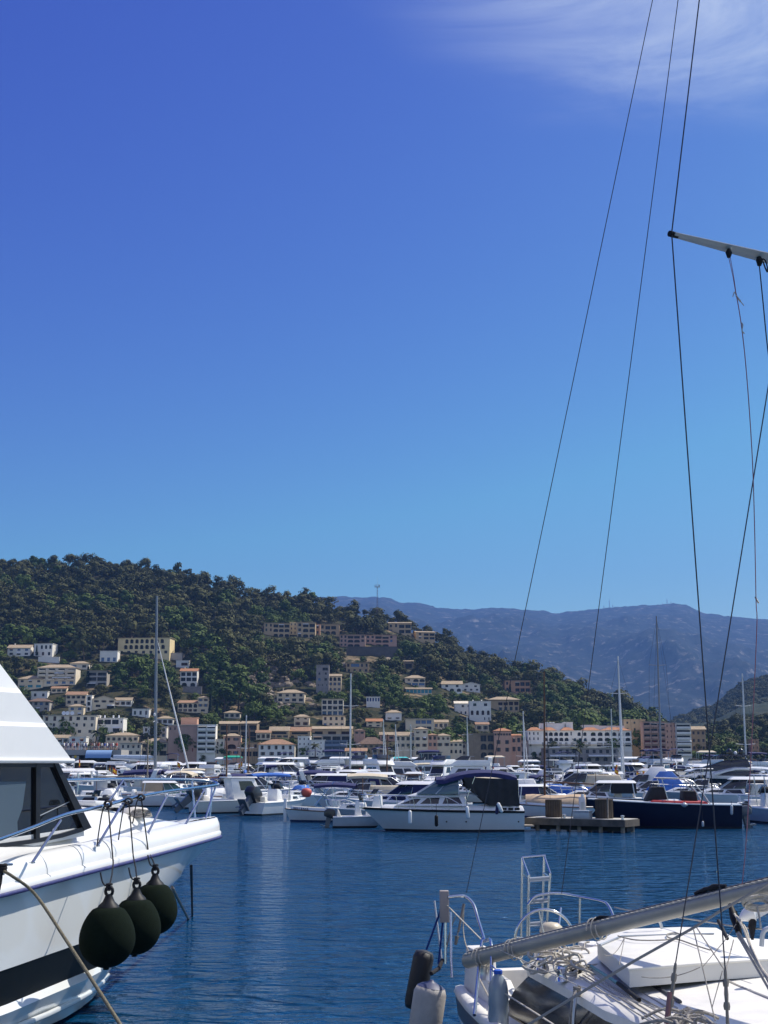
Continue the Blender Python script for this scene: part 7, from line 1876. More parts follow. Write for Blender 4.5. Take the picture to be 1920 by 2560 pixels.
# side decks, cockpit well
def between(name, f0, f1, us_, m, z0, z1, **k):
    mb = MB(); mb.loft([[sw(u, f0(u), z0(u)), sw(u, f1(u), z1(u))] for u in us_]); return bb(mb, name, m, fix=False, **k)
UC = [0, .4, .9, 1.6, 2.3, 2.7]
CW = lambda u: .50 + .06 * min(u, 2.7)
mb = MB()
for sd in (1, -1):
    mb.loft([[sw(u, sd * (nb(u) - .10), ZD(u) - .02), sw(u, sd * (CW(u) + .22), ZD(u) + .0)] for u in UC + [3.4, 4.5, 6, 7.5]])
mb.loft([[sw(u, -min(CW(2.7) + .22, nb(u) - .1), ZD(u)), sw(u, 0, ZD(u) + .03), sw(u, min(CW(2.7) + .22, nb(u) - .1), ZD(u))] for u in (2.7, 3.4, 4.5, 6, 7.5, 9, 9.3)])
bb(mb, 'side_deck', M_SD, fix=False)
# stepped coamings
for sd in (-1, 1):
    steps = [(0.0, .40), (.42, .40), (.46, .22), (.95, .20), (1.25, .06), (1.45, .03)] if sd < 0 else [(0.0, .40), (.42, .40), (.46, .22), (.95, .22), (1.0, .20), (2.75, .30)]
    mb = MB(); rows = []
    for u, h in steps:
        o0, o1 = CW(u) + .22, CW(u)
        rows.append([sw(u, sd * o0, ZD(u) - .02), sw(u, sd * (o0 - .03), ZD(u) + h), sw(u, sd * o1, ZD(u) + h), sw(u, sd * o1, ZD(u) - .55)])
    mb.loft(rows, cap=True); bb(mb, 'coaming', M_SD, bev=.02)
mb = MB(); mb.loft([[sw(u, -CW(u), .48), sw(u, CW(u), .48)] for u in UC]); mb.add([sw(2.7, -CW(2.7), .48), sw(2.7, CW(2.7), .48), sw(2.7, CW(2.7), 1.45), sw(2.7, -CW(2.7), 1.45)], [(0, 1, 2, 3)]); bb(mb, 'cockpit_floor', M_SD, fix=False)
for sd in (-1, 1):
    mb = MB(); mb.hexa([sw(.5, sd * CW(.5), .48), sw(.5, sd * .28, .48), sw(2.6, sd * .30, .48), sw(2.6, sd * CW(2.6), .48), sw(.5, sd * CW(.5), .82), sw(.5, sd * .28, .80), sw(2.6, sd * .30, .80), sw(2.6, sd * CW(2.6), .82)]); bb(mb, 'cockpit_seat', M_SD, bev=.02)
mb = MB(); mb.hexa([sw(-.02, -.5, .5), sw(.16, -.5, .5), sw(.16, .5, .5), sw(-.02, .5, .5), sw(-.02, -.5, 1.2), sw(.12, -.5, 1.2), sw(.12, .5, 1.2), sw(-.02, .5, 1.2)]); bb(mb, 'transom', M_SD, bev=.02)
# coachroof: near edge taken along the picture, smoked side glass under the lip
z1 = 1.47
n0, n1, n2, n3 = G(1318, 2414, z1), G(1440, 2478, z1 + .02), G(1512, 2520, z1 + .03), G(1700, 2592, z1 + .03)
n4 = n3 + (n3 - n2) * .9
f0, f1 = sw(2.95, .52, z1 + .02), sw(7.0, .75, z1 + .03)
near = [n0, n1, n2, n3, n4]; farp = [G(1490, 2366, z1 + .13), G(1600, 2360, z1 + .15), sw(4.4, .85, z1 + .15), sw(5.6, .85, z1 + .15), sw(7.2, .65, z1 + .15)]
mb = MB(); dz = Vector((0, 0, -.085))
rows = []
for a, b in zip(near, farp):
    inn = (b - a).normalized()
    rows.append([a + dz, a + dz * .15 - inn * .012, a + inn * .03 + Vector((0, 0, .012)), a.lerp(b, .25) + Vector((0, 0, .03)), a.lerp(b, .6) + Vector((0, 0, .03)), b])
mb.loft(rows)
mb.add([q for q in rows[0]] + [rows[0][-1] - Vector((0, 0, .45)), rows[0][0] - Vector((0, 0, .37))], [tuple(range(8))])
bb(mb, 'coachroof', M_SD, smooth=40, fix=False)
mb = MB(); low = [G(1270, 2506, 1.12), G(1276, 2535, 1.06), G(1330, 2575, 1.04), G(1450, 2660, 1.04), n4 + Vector((-.25, -.2, -.42))]
tops = [q + dz * .98 + Vector((.012, .004, 0)) for q in near]
mb.loft([[t_, l_.lerp(t_, .45) + Vector((-.03, -.02, 0)), l_] for t_, l_ in zip(tops, low)])
mb.add([tops[0], low[0], low[0] + Vector((.25, .15, 0)), tops[0] + Vector((.3, .1, 0))], [(0, 1, 2, 3)])
bb(mb, 'smoked_side', mat('smoked_acrylic', (.016, .017, .024), .18, spec=.35), smooth=60, fix=False)
# raised deckhouse
z2 = 1.74
A_ = [G(1571, 2421, z2), G(1745, 2407, z2 + .01), G(1960, 2392, z2 + .01)]; B_ = [G(1490, 2354, z2), G(1548, 2323, z2 + .01), G(1700, 2317, z2 + .02), G(1792, 2319, z2 + .02), G(1835, 2343, z2 + .0), G(1960, 2350, z2)]
poly = [B_[0], A_[0], A_[1], A_[2], B_[5], B_[4], B_[3], B_[2], B_[1]]
mb = MB(); mb.prism(poly, (0, 0, -.02)); 
bb(mb, 'deckhouse_roof', M_SD, bev=.012)
mb = MB()
inner = [q - Vector((0, 0, .02)) for q in poly]; c_ = sum(inner, Vector()) / len(inner)
shr = [q.lerp(c_, .012) for q in inner]
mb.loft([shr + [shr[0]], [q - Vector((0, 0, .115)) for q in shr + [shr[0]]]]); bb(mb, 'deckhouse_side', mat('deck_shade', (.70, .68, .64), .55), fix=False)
mb = MB(); a, b = G(1558, 2346, z2 + .02), G(1800, 2345, z2 + .02); mb.tube([G(1500, 2362, z2 + .012), G(1555, 2340, z2 + .014), G(1700, 2336, z2 + .016), G(1785, 2334, z2 + .016)], .008, 5); bb(mb, 'roof_bead', M_GELG, smooth=60)
# grab rail on the roof
g0, g1 = G(1570, 2324, z2 + .03), G(1655, 2322, z2 + .03)
mb = MB(); mb.tube(arc_pts([g0, g0 + Vector((.03, 0, .07)), g0.lerp(g1, .5) + Vector((0, 0, .09)), g1 + Vector((-.03, 0, .07)), g1], 5), .014, 7); bb(mb, 'grab_rail', M_ALU, smooth=60)
# long handrail tube on the near roof
h = [G(1745, 2421, z1 + .10), G(1760, 2424, z1 + .12), G(1830, 2462, z1 + .12), G(1935, 2505, z1 + .12)]
mb = MB(); mb.tube(arc_pts(h, 5), .022, 8); bb(mb, 'handrail', mat('tube_grey', (.40, .38, .34), .45, metal=.3), smooth=60)
# boom
b0, b1 = P(1166, 2403, 12.3), P(1925, 2216, 9.3)
bd = (b1 - b0).normalized(); b1 = b1 + bd * .64
up = Vector((0, 0, 1)); up = (up - bd * up.dot(bd)).normalized(); sdv = bd.cross(up).normalized()
BSGN = -1 if sdv.y > 0 else 1
def oval(c, rx, rz, n=14): return [c + sdv * rx * math.cos(2 * math.pi * i / n) + up * rz * math.sin(2 * math.pi * i / n) for i in range(n)]
mb = MB(); mb.loft([oval(b0, .054, .062), oval(b0 + bd * .02, .058, .068), oval(b0 + bd * .8, .058, .068), oval(b1, .046, .054)], wrap=True, cap=True)
boom = bb(mb, 'boom', mat('boom_alloy', (.32, .315, .285), .42, metal=.25, var=.10, scale=3), smooth=50)
mb = MB(); mb.tube([b0 + up * .068 + bd * .05, b1 + up * .054], .012, 6); bb(mb, 'sail_track', mat('track_dark', (.05, .055, .07), .5), boom, smooth=60)
mb = MB(); n = 150; mb.tube([b0.lerp(b1, (i + .5) / n) + (up * (.050 + .005 * (i % 2)) + BSGN * sdv * .036) * (1 - .2 * i / n) for i in range(n)], .010, 5); bb(mb, 'bolt_rope', M_ROPE, boom, smooth=60)
for px in (1196, 1276, 1482):
    t = 0; c = min((b0.lerp(b1, i / 400) for i in range(401)), key=lambda q: abs(proj(q)[0] - px))
    mb = MB(); mb.tube([c + sdv * .075 * math.cos(a) + up * .088 * math.sin(a) + bd * .0035 * i for i, a in enumerate([k * .39 for k in range(34)])], .0055, 5); bb(mb, 'boom_lashing', M_ROPE, boom, smooth=60)
for px, off, r_ in ((1772, .078, .017), (1794, .082, .019), (1505, .074, .012)):
    c = min((b0.lerp(b1, i / 400) for i in range(401)), key=lambda q: abs(proj(q)[0] - px)); mb = MB(); mb.tube([c + up * off - bd * .12, c + up * (off + .012), c + up * (off - .005) + bd * .11], [r_ * .7, r_, r_ * .6], 7); bb(mb, 'sail_tie', M_BLACKC, boom, smooth=60)
mb = MB(); c = min((b0.lerp(b1, i / 400) for i in range(401)), key=lambda q: abs(proj(q)[0] - 1508)); mb.hexa([c + sdv * .064 * s + bd * x + up * z for z in (-.02, .03) for s, x in ((-1.0, -.05), (-1.0, .05), (-1.03, .05), (-1.03, -.05))]); bb(mb, 'boom_sticker', M_GEL, boom)
# mast is just outside the picture on the right; spreader and rigging reach in
MAST = Vector((3.10, 8.7, 0)); mtop = P(1926, -1500, 8.75)
mb = MB(); mb.tube([MAST + Vector((.12, 0, 1.4)), Vector((mtop.x + .10, mtop.y, mtop.z))], [.085, .07], 10); bb(mb, 'mast', M_ALU, smooth=60)
s0, s1 = P(1682, 586, 8.0), P(1985, 661, 8.55)
sdir_ = (s1 - s0).normalized(); su = Vector((0, 0, 1)); su = (su - sdir_ * su.dot(sdir_)).normalized(); sv = sdir_.cross(su)
mb = MB(); mb.loft([[c + sv * a * k + su * b * k for a, b in ((-.045, 0), (-.02, .018), (.02, .018), (.045, 0), (.02, -.018), (-.02, -.018))] for c, k in ((s0, .75), (s0.lerp(s1, .5), 1.25), (s1, 1.7))], wrap=True, cap=True); spo = bb(mb, 'spreader', mat('spreader_alloy', (.60, .58, .52), .4, metal=.3), smooth=35)
mb = MB(); mb.tube([s0 - sdir_ * .03, s0 + sdir_ * .04], .021, 8); bb(mb, 'spreader_tip', M_RUB, spo, smooth=50)
def wire(name, pts, r=.0038, m=None, par=None):
    mb = MB(); mb.tube(pts, r, 6); return bb(mb, name, m or M_WIRE, par, smooth=60)
tu = P(1813, 2424, 8.35); wire('shroud', [mtop, s0 + Vector((-.012, -.02, 0)), tu], .0045)
tl = P(1689, 2408, 8.8); wire('lower_shroud', [P(1985, 565, 8.6), tl], .0042)
wire('backstay', [P(1940, -1480, 8.95), P(1166, 2232, 13.3)], .0038); wire('backstay', [P(1888, -1480, 8.95), P(1404, 2234, 13.4)], .0038)
def turnbuckle(a, px2, py2, Y2):
    b = P(px2, py2, Y2); d = (b - a)
    mb = MB()
    for t0, t1, r_ in ((0, .12, .011), (.12, .22, .02), (.22, .42, .014), (.42, .52, .022), (.52, 1.0, .012)): mb.tube([a.lerp(b, t0), a.lerp(b, (t0 + t1) / 2), a.lerp(b, t1)], [r_ * .8, r_, r_ * .8], 7)
    return bb(mb, 'turnbuckle', mat('bronze_dull', (.22, .20, .18), .5, metal=.6), smooth=50)
turnbuckle(tu, 1822, 2620, 8.3); turnbuckle(tl, 1664, 2620, 8.75)
mb = MB(); mb.tube([P(1675, 2480, 8.78), P(1666, 2560, 8.75)], .016, 7); bb(mb, 'shroud_sleeve', mat('tape_red_grey', (.28, .14, .14), .8), smooth=60)
# thin lines round the shrouds
for nm, q, r_, m in (('thin_line', [P(1733, 2320, 9.0), P(1788, 2552, 8.3)], .0045, M_ROPEG), ('thin_line', [P(1741, 2318, 9.0), P(1812, 2426, 8.36)], .0045, M_ROPEG), ('thin_line', [P(1834, 2350, 9.0), P(1815, 2424, 8.37)], .004, M_ROPEG), ('thin_line', [P(1817, 2345, 9.1), P(1757, 2417, 8.9)], .003, M_ROPEG), ('thin_line', [P(1840, 2310, 9.1), P(1817, 2345, 9.1)], .003, M_ROPEG),
                     ('thin_line', sag(P(1604, 2442, 8.8), P(1750, 2418, 8.9), .03), .0035, M_ROPEG), ('thin_line', [P(1562, 2342, 10.2), P(1548, 2412, 9.6)], .003, M_ROPEG), ('thin_line', sag(P(1562, 2342, 10.2), P(1510, 2388, 9.8), .05), .003, M_ROPEG), ('thin_line', [P(1806, 2427, 8.4), P(1780, 2520, 8.2)], .003, M_ROPEG)):
    wire(nm, q, r_, m)
# long thick preventer line from the stanchion up to the boom
wire('preventer', [P(1320, 2562, 9.4), P(1442, 2488, 9.3), P(1590, 2400, 9.2), P(1733, 2320, 9.0), P(1800, 2278, 9.0), P(1935, 2202, 8.9)], .0105, mat('line_grey', (.33, .31, .28), .8, bump=.5, bscale=120))
# pushpit, stern rails
def tube_(name, pts, r=.0125, m=None): mb = MB(); mb.tube(pts, r, 8); return bb(mb, name, m or M_STEEL, smooth=60)
tube_('pushpit', arc_pts([P(1120, 2243, 13.2), P(1150, 2240, 13.2), P(1166, 2243, 13.2), P(1184, 2262, 13.1), P(1196, 2300, 12.9), P(1212, 2352, 12.5)], 5), .016)
tube_('pushpit', [P(1127, 2280, 13.1), P(1128, 2400, 13.0), P(1130, 2445, 12.9)]); tube_('pushpit', [P(1114, 2300, 13.3), P(1114, 2410, 13.25)])
tube_('pushpit', arc_pts([P(1186, 2538, 11.6), P(1204, 2362, 12.3), P(1214, 2352, 12.3), P(1229, 2366, 12.0), P(1224, 2545, 11.5)], 4), .016)
tube_('far_pushpit', arc_pts([P(1320, 2262, 13.9), P(1335, 2244, 13.9), P(1360, 2236, 13.9), P(1402, 2234, 13.9), P(1450, 2243, 13.8), P(1505, 2254, 13.6), P(1522, 2266, 13.5), P(1536, 2296, 13.3)], 5), .016)
tube_('far_pushpit', [P(1450, 2244, 13.8), P(1448, 2400, 13.8)]); tube_('far_pushpit', [P(1322, 2262, 13.9), P(1324, 2370, 13.9)])
mb = MB(); c = P(1111, 2305, 13.25); mb.box(-.045, .045, -.05, .05, 0, .30, Matrix.Translation(c)); bb(mb, 'rail_block', mat('block_grey', (.34, .29, .27), .7, var=.1), bev=.006)
wc = P(1362, 2352, 12.7); mb = MB(); mb.tube([wc + Vector((.285 * math.cos(a), .02 * math.cos(a), .285 * math.sin(a))) for a in [i * math.pi / 18 for i in range(36)]], .014, 8, closed=True)
whl = bb(mb, 'steering_wheel', M_STEEL, smooth=60)
for k in range(5):
    a = .5 + k * 1.2566; mb = MB(); mb.tube([wc, wc + Vector((.28 * math.cos(a), .02 * math.cos(a), .28 * math.sin(a)))], .009, 6); bb(mb, 'spoke', M_STEEL, whl, smooth=60)
mb = MB(); mb.lathe([(.05, -.04), (.05, .04), (.02, .06)], wc, 12, Matrix.Rotation(R(90), 4, 'X')); bb(mb, 'hub', M_STEEL, whl, smooth=50)
mb = MB(); mb.hexa([wc + Vector(q) for q in ((-.10, .05, -.85), (.10, .05, -.85), (.10, .25, -.85), (-.10, .25, -.85), (-.08, .06, .0), (.08, .06, .0), (.08, .2, .03), (-.08, .2, .03))]); bb(mb, 'steering_pedestal', M_SD, bev=.02)
# lifelines and stanchion
wire('lifeline', [P(1118, 2264, 13.2), P(1206, 2352, 12.4)], .007, M_ROPE); wire('lifeline', [P(1229, 2366, 12.0), P(1450, 2466, 10.2), P(1700, 2535, 8.7), P(1900, 2590, 8.0)], .0042, M_ROPE); wire('lifeline', [P(1222, 2458, 11.9), P(1385, 2562, 10.0)], .007, M_ROPE); wire('lifeline', [P(1195, 2440, 12.2), P(1262, 2570, 11.3)], .0075, M_ROPE)
tube_('stanchion', [P(1442, 2462, 10.2), P(1436, 2520, 10.15), P(1428, 2640, 10.1)], .014, M_ALU)
mb = MB()
for i in range(5): mb.tube([P(1443, 2468 + i * 5, 10.2) + Vector((.026 * math.cos(a), .026 * math.sin(a), .004 * math.sin(a * 2))) for a in [j * .7854 for j in range(8)]], .008, 5, closed=True)
mb.tube(arc_pts([P(1440, 2478, 10.15), P(1430, 2500, 10.1), P(1424, 2560, 10.1)], 4), .008, 5); bb(mb, 'rope_whipping', M_ROPEG, smooth=60)
wire('far_lifeline', [P(1536, 2268, 13.5), P(1562, 2274, 13.0), P(1700, 2294, 11.8), P(1850, 2318, 10.6), P(1940, 2326, 10.1)], .0065, M_ROPE)
tube_('far_stanchion', [P(1796, 2302, 11.0), P(1818, 2346, 10.6)], .016, M_RUB)
# ladder
mb = MB()
for (ax, ay, bx, by) in ((1306, 2144, 1303, 2352), (1361, 2140, 1354, 2345)): mb.tube([P(ax, ay, 14.4), P(bx, by, 14.4)], .0145, 7)
for (ax, ay, bx, by) in ((1323, 2188, 1318, 2352), (1376, 2183, 1366, 2340)): mb.tube([P(ax, ay, 14.05), P(bx, by, 14.05)], .0145, 7)
for (ax, ay, bx, by) in ((1306, 2144, 1323, 2190), (1361, 2140, 1376, 2184), (1308, 2186, 1322, 2197), (1359, 2182, 1374, 2193)): mb.tube([P(ax, ay, 14.4), P(bx, by, 14.05)], .010, 6)
mb.tube([P(1305, 2144, 14.4), P(1364, 2139, 14.4)], .013, 7)
lad = bb(mb, 'ladder', M_STEEL, smooth=60)
for y in (2196, 2251, 2308):
    mb = MB(); mb.tube([P(1324 - (y - 2190) * .03, y + 2, 14.03), P(1374 - (y - 2190) * .07, y - 2, 14.03)], .018, 7); mb.tube([P(1324 - (y - 2190) * .03, y + 8, 14.0), P(1374 - (y - 2190) * .07, y + 4, 14.0)], .009, 6); bb(mb, 'rung', M_GELG, lad, smooth=60)
# horseshoe holder / lamp dome
mb = MB(); mb.lathe([(.10, -.10), (.115, -.04), (.115, .0)], P(1378, 2330, 13.2), 16); dm_ = bb(mb, 'compass', mat('compass_brown', (.12, .055, .03), .4), smooth=50)
mb = MB(); mb.lathe([(.118, .0), (.11, .05), (.07, .085), (.01, .095)], P(1378, 2330, 13.2), 16); bb(mb, 'compass_hood', mat('hood_cream', (.60, .52, .38), .4), dm_, smooth=60)
tube_('flag_staff', [P(1402, 2270, 13.6), P(1396, 2330, 13.4)], .012); tube_('aft_pole', [P(1086, 2252, 13.6), P(1104, 2400, 13.4)], .010, M_GELG)
# backstay tackle
mb = MB(); mb.tube([P(1160, 2260, 13.3), P(1146, 2330, 13.2)], [.016, .012], 7); mb.tube([P(1143, 2340, 13.2), P(1139, 2362, 13.2)], [.022, .014], 7); bb(mb, 'backstay_block', mat('bronze_dull', (0, 0, 0)), smooth=50)
wire('backstay_tackle', [P(1158, 2266, 13.3), P(1142, 2345, 13.2)], .006, M_ROPEG); wire('backstay_tackle', arc_pts([P(1160, 2262, 13.3), P(1158, 2320, 13.2), P(1164, 2360, 13.0), P(1176, 2386, 12.8)], 4), .006, M_ROPEG); wire('backstay_tackle', arc_pts([P(1138, 2292, 13.2), P(1128, 2320, 13.2), P(1114, 2380, 13.3)], 4), .007, M_ROPEG)
# stern winch
mb = MB(); mb.lathe([(.085, 0), (.07, .03), (.055, .08), (.075, .13), (.08, .15), (.05, .17)], P(1211, 2448, 12.3), 16); bb(mb, 'winch', M_ALU, smooth=40)
# mainsheet blocks under the boom, ropes down to the deck
for a, b, r_ in (((1826, 2262, 9.4), (1846, 2330, 9.2), .03), ((1838, 2280, 9.4), (1850, 2345, 9.2), .024)): mb = MB(); mb.tube([P(*a), P(*a).lerp(P(*b), .5), P(*b)], [r_ * .6, r_, r_ * .7], 8); bb(mb, 'mainsheet_block', M_RUB, smooth=50)
for q in (((1846, 2330, 9.2), (1885, 2395, 8.9), (1935, 2475, 8.5)), ((1842, 2334, 9.2), (1880, 2400, 8.9), (1932, 2490, 8.5)), ((1836, 2285, 9.3), (1858, 2320, 9.1), (1890, 2400, 8.8), (1938, 2462, 8.4)), ((1842, 2290, 9.3), (1866, 2326, 9.1), (1880, 2372, 8.9), (1936, 2484, 8.4))): wire('mainsheet', arc_pts([P(*w) for w in q], 5), .0085, M_ROPE)
# coils of rope on the roof and running lines
r2 = random.Random(11); mb = MB()
for i in range(26):
    cx_, cy_ = r2.uniform(1330, 1490), r2.uniform(2352, 2420); c = G(cx_, cy_ + (cx_ - 1330) * .05, z1 + .05 + r2.uniform(0, .09)); ra = r2.uniform(.05, .13); tl_ = r2.uniform(-.5, .5); ph = r2.uniform(0, 6)
    mb.tube([c + Vector((ra * math.cos(a), ra * .8 * math.sin(a), ra * .45 * math.sin(a + tl_ * 3) + .01 * math.sin(3 * a))) for a in [ph + k * .3927 for k in range(r2.choice((11, 14, 16)))]], r2.uniform(.009, .0125), 6)
for i in range(14):
    a = G(r2.uniform(1350, 1500), r2.uniform(2370, 2440), z1 + .06); d = Vector((r2.uniform(-.25, .25), r2.uniform(-.2, .2), r2.uniform(-.02, .06))); mb.tube(arc_pts([a - d, a + Vector((r2.uniform(-.06, .06), r2.uniform(-.06, .06), .04)), a + d], 5), .008, 6)
o = mb.build('rope_heap', M_ROPE, smooth=60); tag(o, 'tangled heap of pale ropes lying on the cabin roof under the boom', 'rope heap')
mb = MB()
for i in range(12):
    c = G(r2.uniform(1400, 1490), r2.uniform(2390, 2430), z1 + .05); ra = r2.uniform(.05, .1); mb.tube([c + Vector((ra * math.cos(a), ra * .7 * math.sin(a), .02 * math.sin(a * 2 + i) + .02)) for a in [k * .45 for k in range(14)]], .009, 6)
o = mb.build('rope_heap', M_ROPEG, smooth=60); tag(o, 'dark grey ropes tangled into the pale rope heap on the cabin roof', 'rope heap')
lr = random.Random(3)
for i in range(8):
    x0, y0 = 1448 + i * 9, 2440 - i * 3; a = G(x0, y0, z1 + .075); b = G(1640 + i * 9, 2562 - i * 7, z1 + .085)
    m_ = a.lerp(b, .5) + Vector((lr.uniform(-.02, .02), lr.uniform(-.02, .02), .0))
    wire('running_line', arc_pts([a, m_, b], 6), .0055, M_ROPEG if i % 3 == 1 else M_ROPE)
mb = MB(); mb.tube([G(1478, 2416, z1 + .11), G(1545, 2458, z1 + .12)], .013, 8); bh = mb.build('boat_hook', M_TURQ if False else mat('hook_teal', (.10, .30, .34), .4), smooth=60); tag(bh, 'teal and black boat hook lying on the cabin roof beside the rope heap', 'boat hook')
mb = MB(); mb.tube([G(1545, 2458, z1 + .12), G(1598, 2500, z1 + .11)], .016, 8); g_ = mb.build('grip', M_RUB, bh, smooth=60)
mb = MB(); pts = [G(1582, 2438, z1 + .10), G(1640, 2468, z1 + .10), G(1700, 2505, z1 + .10)]; mb.tube(pts, .016, 7); bb(mb, 'genoa_track', mat('track_dark', (0, 0, 0)), smooth=60)
mb = MB()
for i in range(16):
    c = G(lr.uniform(1650, 1760), lr.uniform(2535, 2575), z1 + .08 + lr.uniform(0, .05)); d = Vector((lr.uniform(-.16, .16), lr.uniform(-.1, .1), lr.uniform(-.02, .04))); mb.tube(arc_pts([c - d, c + Vector((0, lr.uniform(-.05, .05), .05)), c + d], 4), .011, 6)
o = mb.build('rope_heap', M_ROPEG, smooth=60); tag(o, 'grey bundle of ropes at the lower right corner of the cabin roof', 'rope heap')
for px, py, s_ in ((1352, 2428, 1.0), (1404, 2452, .9)):
    mb = MB(); mb.lathe([(.06 * s_, 0), (.055 * s_, .02), (.042 * s_, .04), (.040 * s_, .07), (.055 * s_, .095), (.05 * s_, .11), (.02 * s_, .115)], G(px, py, z1 + .04), 16); bb(mb, 'roof_winch', M_STEEL, smooth=40)
for i in range(4):
    c = G(1440 + i * 10, 2436 - i * 3, z1 + .06); mb = MB(); mb.box(-.018, .018, -.06, .06, 0, .045, Matrix.Translation(c) @ Matrix.Rotation(R(-25), 4, 'Z')); bb(mb, 'rope_clutch', M_RUB, bev=.006)
mb = MB(); mb.hexa([G(1640, 2455, z1 + .06), G(1700, 2490, z1 + .06), G(1760, 2470, z1 + .075), G(1695, 2440, z1 + .075)] + [G(1640, 2455, z1 + .06) + Vector((0, 0, .018)), G(1700, 2490, z1 + .06) + Vector((0, 0, .018)), G(1760, 2470, z1 + .075) + Vector((0, 0, .018)), G(1695, 2440, z1 + .075) + Vector((0, 0, .018))]); bb(mb, 'roof_hatch', mat('hatch_pale', (.66, .64, .60), .35), bev=.006)
# small rope ends on the deckhouse roof
for q in (((1545, 2340), (1590, 2350), (1660, 2350), (1690, 2344), (1700, 2336), (1685, 2332), (1668, 2336), (1672, 2344), (1700, 2350), (1740, 2364), (1775, 2375)),):
    mb = MB(); mb.tube(arc_pts([G(x, y, z2 + .03) for x, y in q], 5), .006, 6); o = mb.build('rope_end', M_ROPEG, smooth=60); tag(o, 'short grey rope with a loop lying on the raised white roof', 'rope')
mb = MB()
for i in range(9):
    c = P(1890 + lr.uniform(-10, 14), 2252 + lr.uniform(-8, 10), 9.25); mb.tube([c + Vector((.09 * math.cos(a), .02 * math.sin(a * 2), .035 * math.sin(a) - .01 * i * .3)) for a in [k * .524 for k in range(12)]], .008, 6, closed=True)
mb.tube(arc_pts([P(1892, 2262, 9.25), P(1898, 2290, 9.2), P(1902, 2318, 9.15)], 4), .007, 6)
o = mb.build('rope_coil', M_ROPE, smooth=60); tag(o, 'coil of pale rope hanging under the boom at the right edge', 'rope coil')
# fore part of the far side: white bulwark and hoop
tube_('hoop', arc_pts([P(1904, 2366, 9.9), P(1907, 2335, 9.9), P(1918, 2322, 9.9), P(1945, 2318, 9.9)], 4), .018, M_ALUW)
# fenders hung on the stern quarter
def quarter(px0, py0, px1, py1, Y, r, m, lab, flat=1.0, cap=None):
    a, b = P(px0, py0, Y), P(px1, py1, Y); d = a - b; Lh = d.length; rot = d.to_track_quat('Z', 'Y').to_matrix().to_4x4()
    t = thing('fender', lab, 'fender', (a + b) / 2)
    mb = MB(); k = r
    mb.lathe([(k * .3, -Lh / 2), (k * .85, -Lh / 2 + k * .12), (k, -Lh / 2 + k * .45), (k, Lh / 2 - k * .45), (k * .85, Lh / 2 - k * .12), (k * .3, Lh / 2)], n=24, M=rot @ Matrix.Diagonal((1, flat, 1, 1))); mb.build('body', m, t, smooth=60)
    if cap: mb = MB(); mb.lathe([(k * .86, Lh / 2 - k * .12), (k * .62, Lh / 2 + k * .03), (k * .35, Lh / 2 + k * .12), (k * .18, Lh / 2 + k * .2), (k * .10, Lh / 2 + k * .3)], n=24, M=rot); mb.build('cap', cap, t, smooth=50)
    return t, a
M_BF = mat('fender_black', (.012, .012, .014), .6, bump=.2, bscale=40)
t, a = quarter(1062, 2376, 1034, 2524, 13.5, .15, M_BF, 'black padded fender hanging at the sailing boat stern', .7)
for x, y, x2 in ((1066, 2374, 1108), (1096, 2410, 1112)):
    mb = MB(); mb.tube([P(x, y, 13.4) - t.location, P(x2, 2258, 13.3) - t.location], .011, 7); mb.build('rope', M_ROPEB, t, smooth=60)
t, a = quarter(1078, 2462, 1052, 2640, 12.7, .155, mat('fender_grey', (.40, .375, .34), .6, var=.10, scale=6, bump=.2, bscale=40), 'grey white cylindrical fender with blue top beside the black one', 1, mat('fender_cap_blue', (.045, .055, .12), .5))
mb = MB(); mb.tube([a - t.location + Vector((0, 0, .1)), P(1098, 2420, 12.9) - t.location, P(1106, 2400, 13.0) - t.location], .02, 7); mb.build('rope', M_ROPEK, t, smooth=60)
# water canister with blue cap behind the rail
c = P(1247, 2560, 11.4); t = thing('water_bottle', 'big translucent water bottle with blue cap standing behind the stern rail', 'bottle', c)
k = 11.4 / F
mb = MB(); mb.lathe([(22 * k, -.05), (24 * k, 10 * k), (23 * k, 40 * k), (24.5 * k, 44 * k), (23 * k, 80 * k), (20 * k, 95 * k), (11 * k, 108 * k), (9 * k, 113 * k)], n=20); mb.build('body', mat('bottle_plastic', (.42, .50, .56), .25, trans=.35, var=.1), t, smooth=50)
mb = MB(); mb.lathe([(10.5 * k, 113 * k), (10.5 * k, 121 * k), (6 * k, 123 * k)], n=16); mb.tube([Vector((-9 * k, 0, 117 * k)), Vector((-17 * k, 0, 124 * k)), Vector((-15 * k, 0, 132 * k)), Vector((-6 * k, 0, 124 * k))], 1.6 * k, 6); mb.build('cap', mat('cap_blue', (.02, .10, .50), .4), t, smooth=40)
# white cone fender and black lanyards on the far rail
t = thing('cone_buoy', 'white pointed buoy with a black strap lying on the far rail at the right edge', 'buoy', P(1866, 2292, 10.4))
o_ = t.location; mb = MB(); mb.tube([P(1846, 2299, 10.4) - o_, P(1862, 2290, 10.4) - o_, P(1880, 2283, 10.4) - o_, P(1886, 2281, 10.4) - o_, P(1925, 2270, 10.4) - o_], [.010, .045, .075, .05, .028], 12); mb.build('body', M_GEL, t, smooth=60)
mb = MB(); mb.tube([P(1884, 2284, 10.38) - o_, P(1880, 2318, 10.36) - o_, P(1881, 2350, 10.35) - o_], [.03, .03, .01], 7); mb.build('strap', M_ROPEK, t, smooth=60)
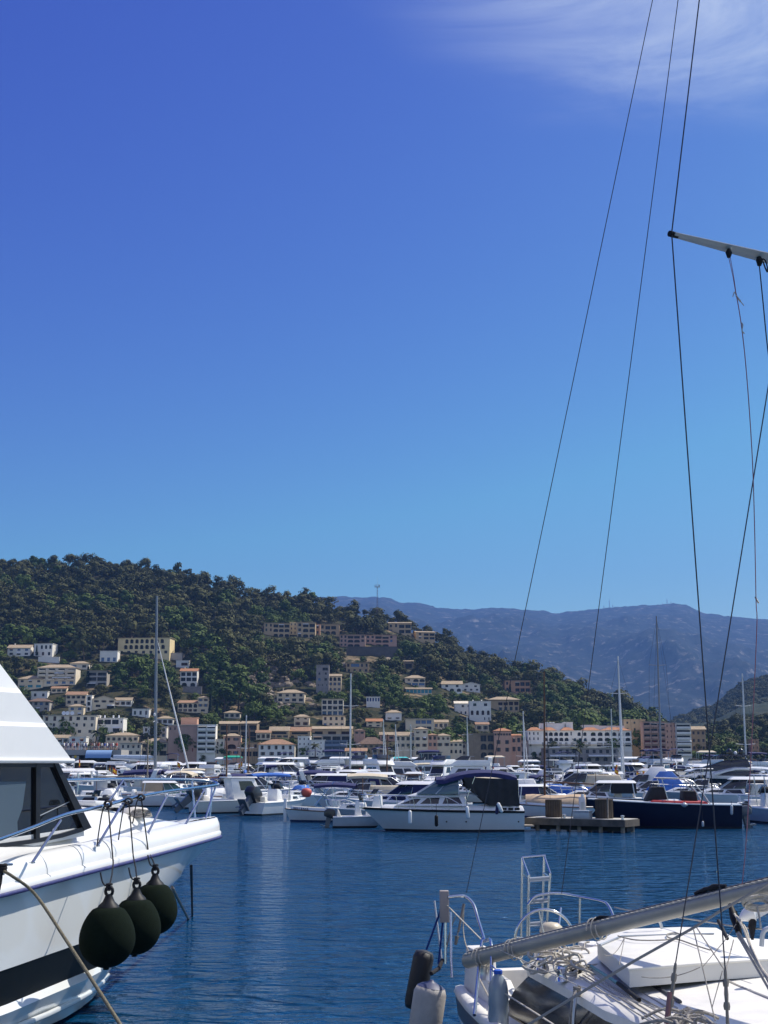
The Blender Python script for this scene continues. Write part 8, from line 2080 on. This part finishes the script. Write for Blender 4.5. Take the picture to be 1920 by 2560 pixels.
# flag halyards under the spreader
def halyard(pts, r, m, lab):
    mb = MB(); mb.tube(arc_pts([P(*q) for q in pts], 4), r, 6); o = mb.build('halyard', m, smooth=60); return tag(o, lab, 'halyard')
mb = MB(); mb.tube([P(1822, 622, 8.2), P(1822, 632, 8.2), P(1822, 644, 8.2)], [.010, .024, .012], 8); bb(mb, 'halyard_block', M_RUB, spo, smooth=50); mb = MB(); mb.tube([P(1897, 642, 8.35), P(1899, 652, 8.35), P(1898, 664, 8.35)], [.014, .026, .014], 8); bb(mb, 'halyard_block', M_RUB, spo, smooth=50)
M_PINKR = mat('halyard_pink', (.30, .14, .18), .85)
halyard(((1821, 640, 8.2), (1832, 690, 8.2), (1839, 732, 8.2)), .0022, M_PINKR, 'left strand of the thin double line hanging under the spreader'); halyard(((1825, 640, 8.2), (1834, 690, 8.2), (1840, 732, 8.2)), .0022, M_PINKR, 'right strand of the thin double line hanging under the spreader')
halyard(((1840, 732, 8.2), (1853, 810, 8.2), (1866, 930, 8.3), (1880, 1130, 8.4), (1886, 1300, 8.6), (1890, 1500, 8.8), (1891, 1600, 8.9), (1867, 2080, 9.4), (1850, 2252, 9.5)), .0032, M_PINKR, 'thin pinkish flag line running down from the knotted double line')
halyard(((1898, 660, 8.35), (1908, 760, 8.35), (1919, 870, 8.35), (1938, 1010, 8.35)), .0040, M_ROPEK, 'dark line hanging from the right block under the spreader'); halyard(((1898, 650, 8.33), (1910, 648, 8.3), (1917, 662, 8.3), (1919, 680, 8.3), (1914, 672, 8.3), (1908, 655, 8.32)), .005, M_ROPEK, 'small dark loop knotted at the right spreader block')
mb = MB(); mb.tube(arc_pts([P(1832, 742, 8.2), P(1836, 730, 8.2), P(1841, 740, 8.2), P(1850, 752, 8.2), P(1860, 764, 8.2)], 4), [.003] * 8 + [.006] * 5 + [.003] * 4, 6); o = mb.build('line_knot', M_ROPE, smooth=60); tag(o, 'pale knot with a loose end where the double line joins', 'knot')
mb = MB(); mb.tube(arc_pts([P(1852, 806, 8.2), P(1857, 812, 8.2), P(1855, 826, 8.2), P(1861, 834, 8.2)], 4), .004, 6); o = mb.build('line_knot', M_ROPE, smooth=60); tag(o, 'tiny knot on the pink flag line below the first', 'knot')
mb = MB(); mb.tube(arc_pts([P(1888, 1492, 8.8), P(1892, 1500, 8.8), P(1897, 1508, 8.8)], 4), .006, 6); o = mb.build('line_knot', M_ROPE, smooth=60); tag(o, 'pale knot low on the pink flag line before the mountain', 'knot')
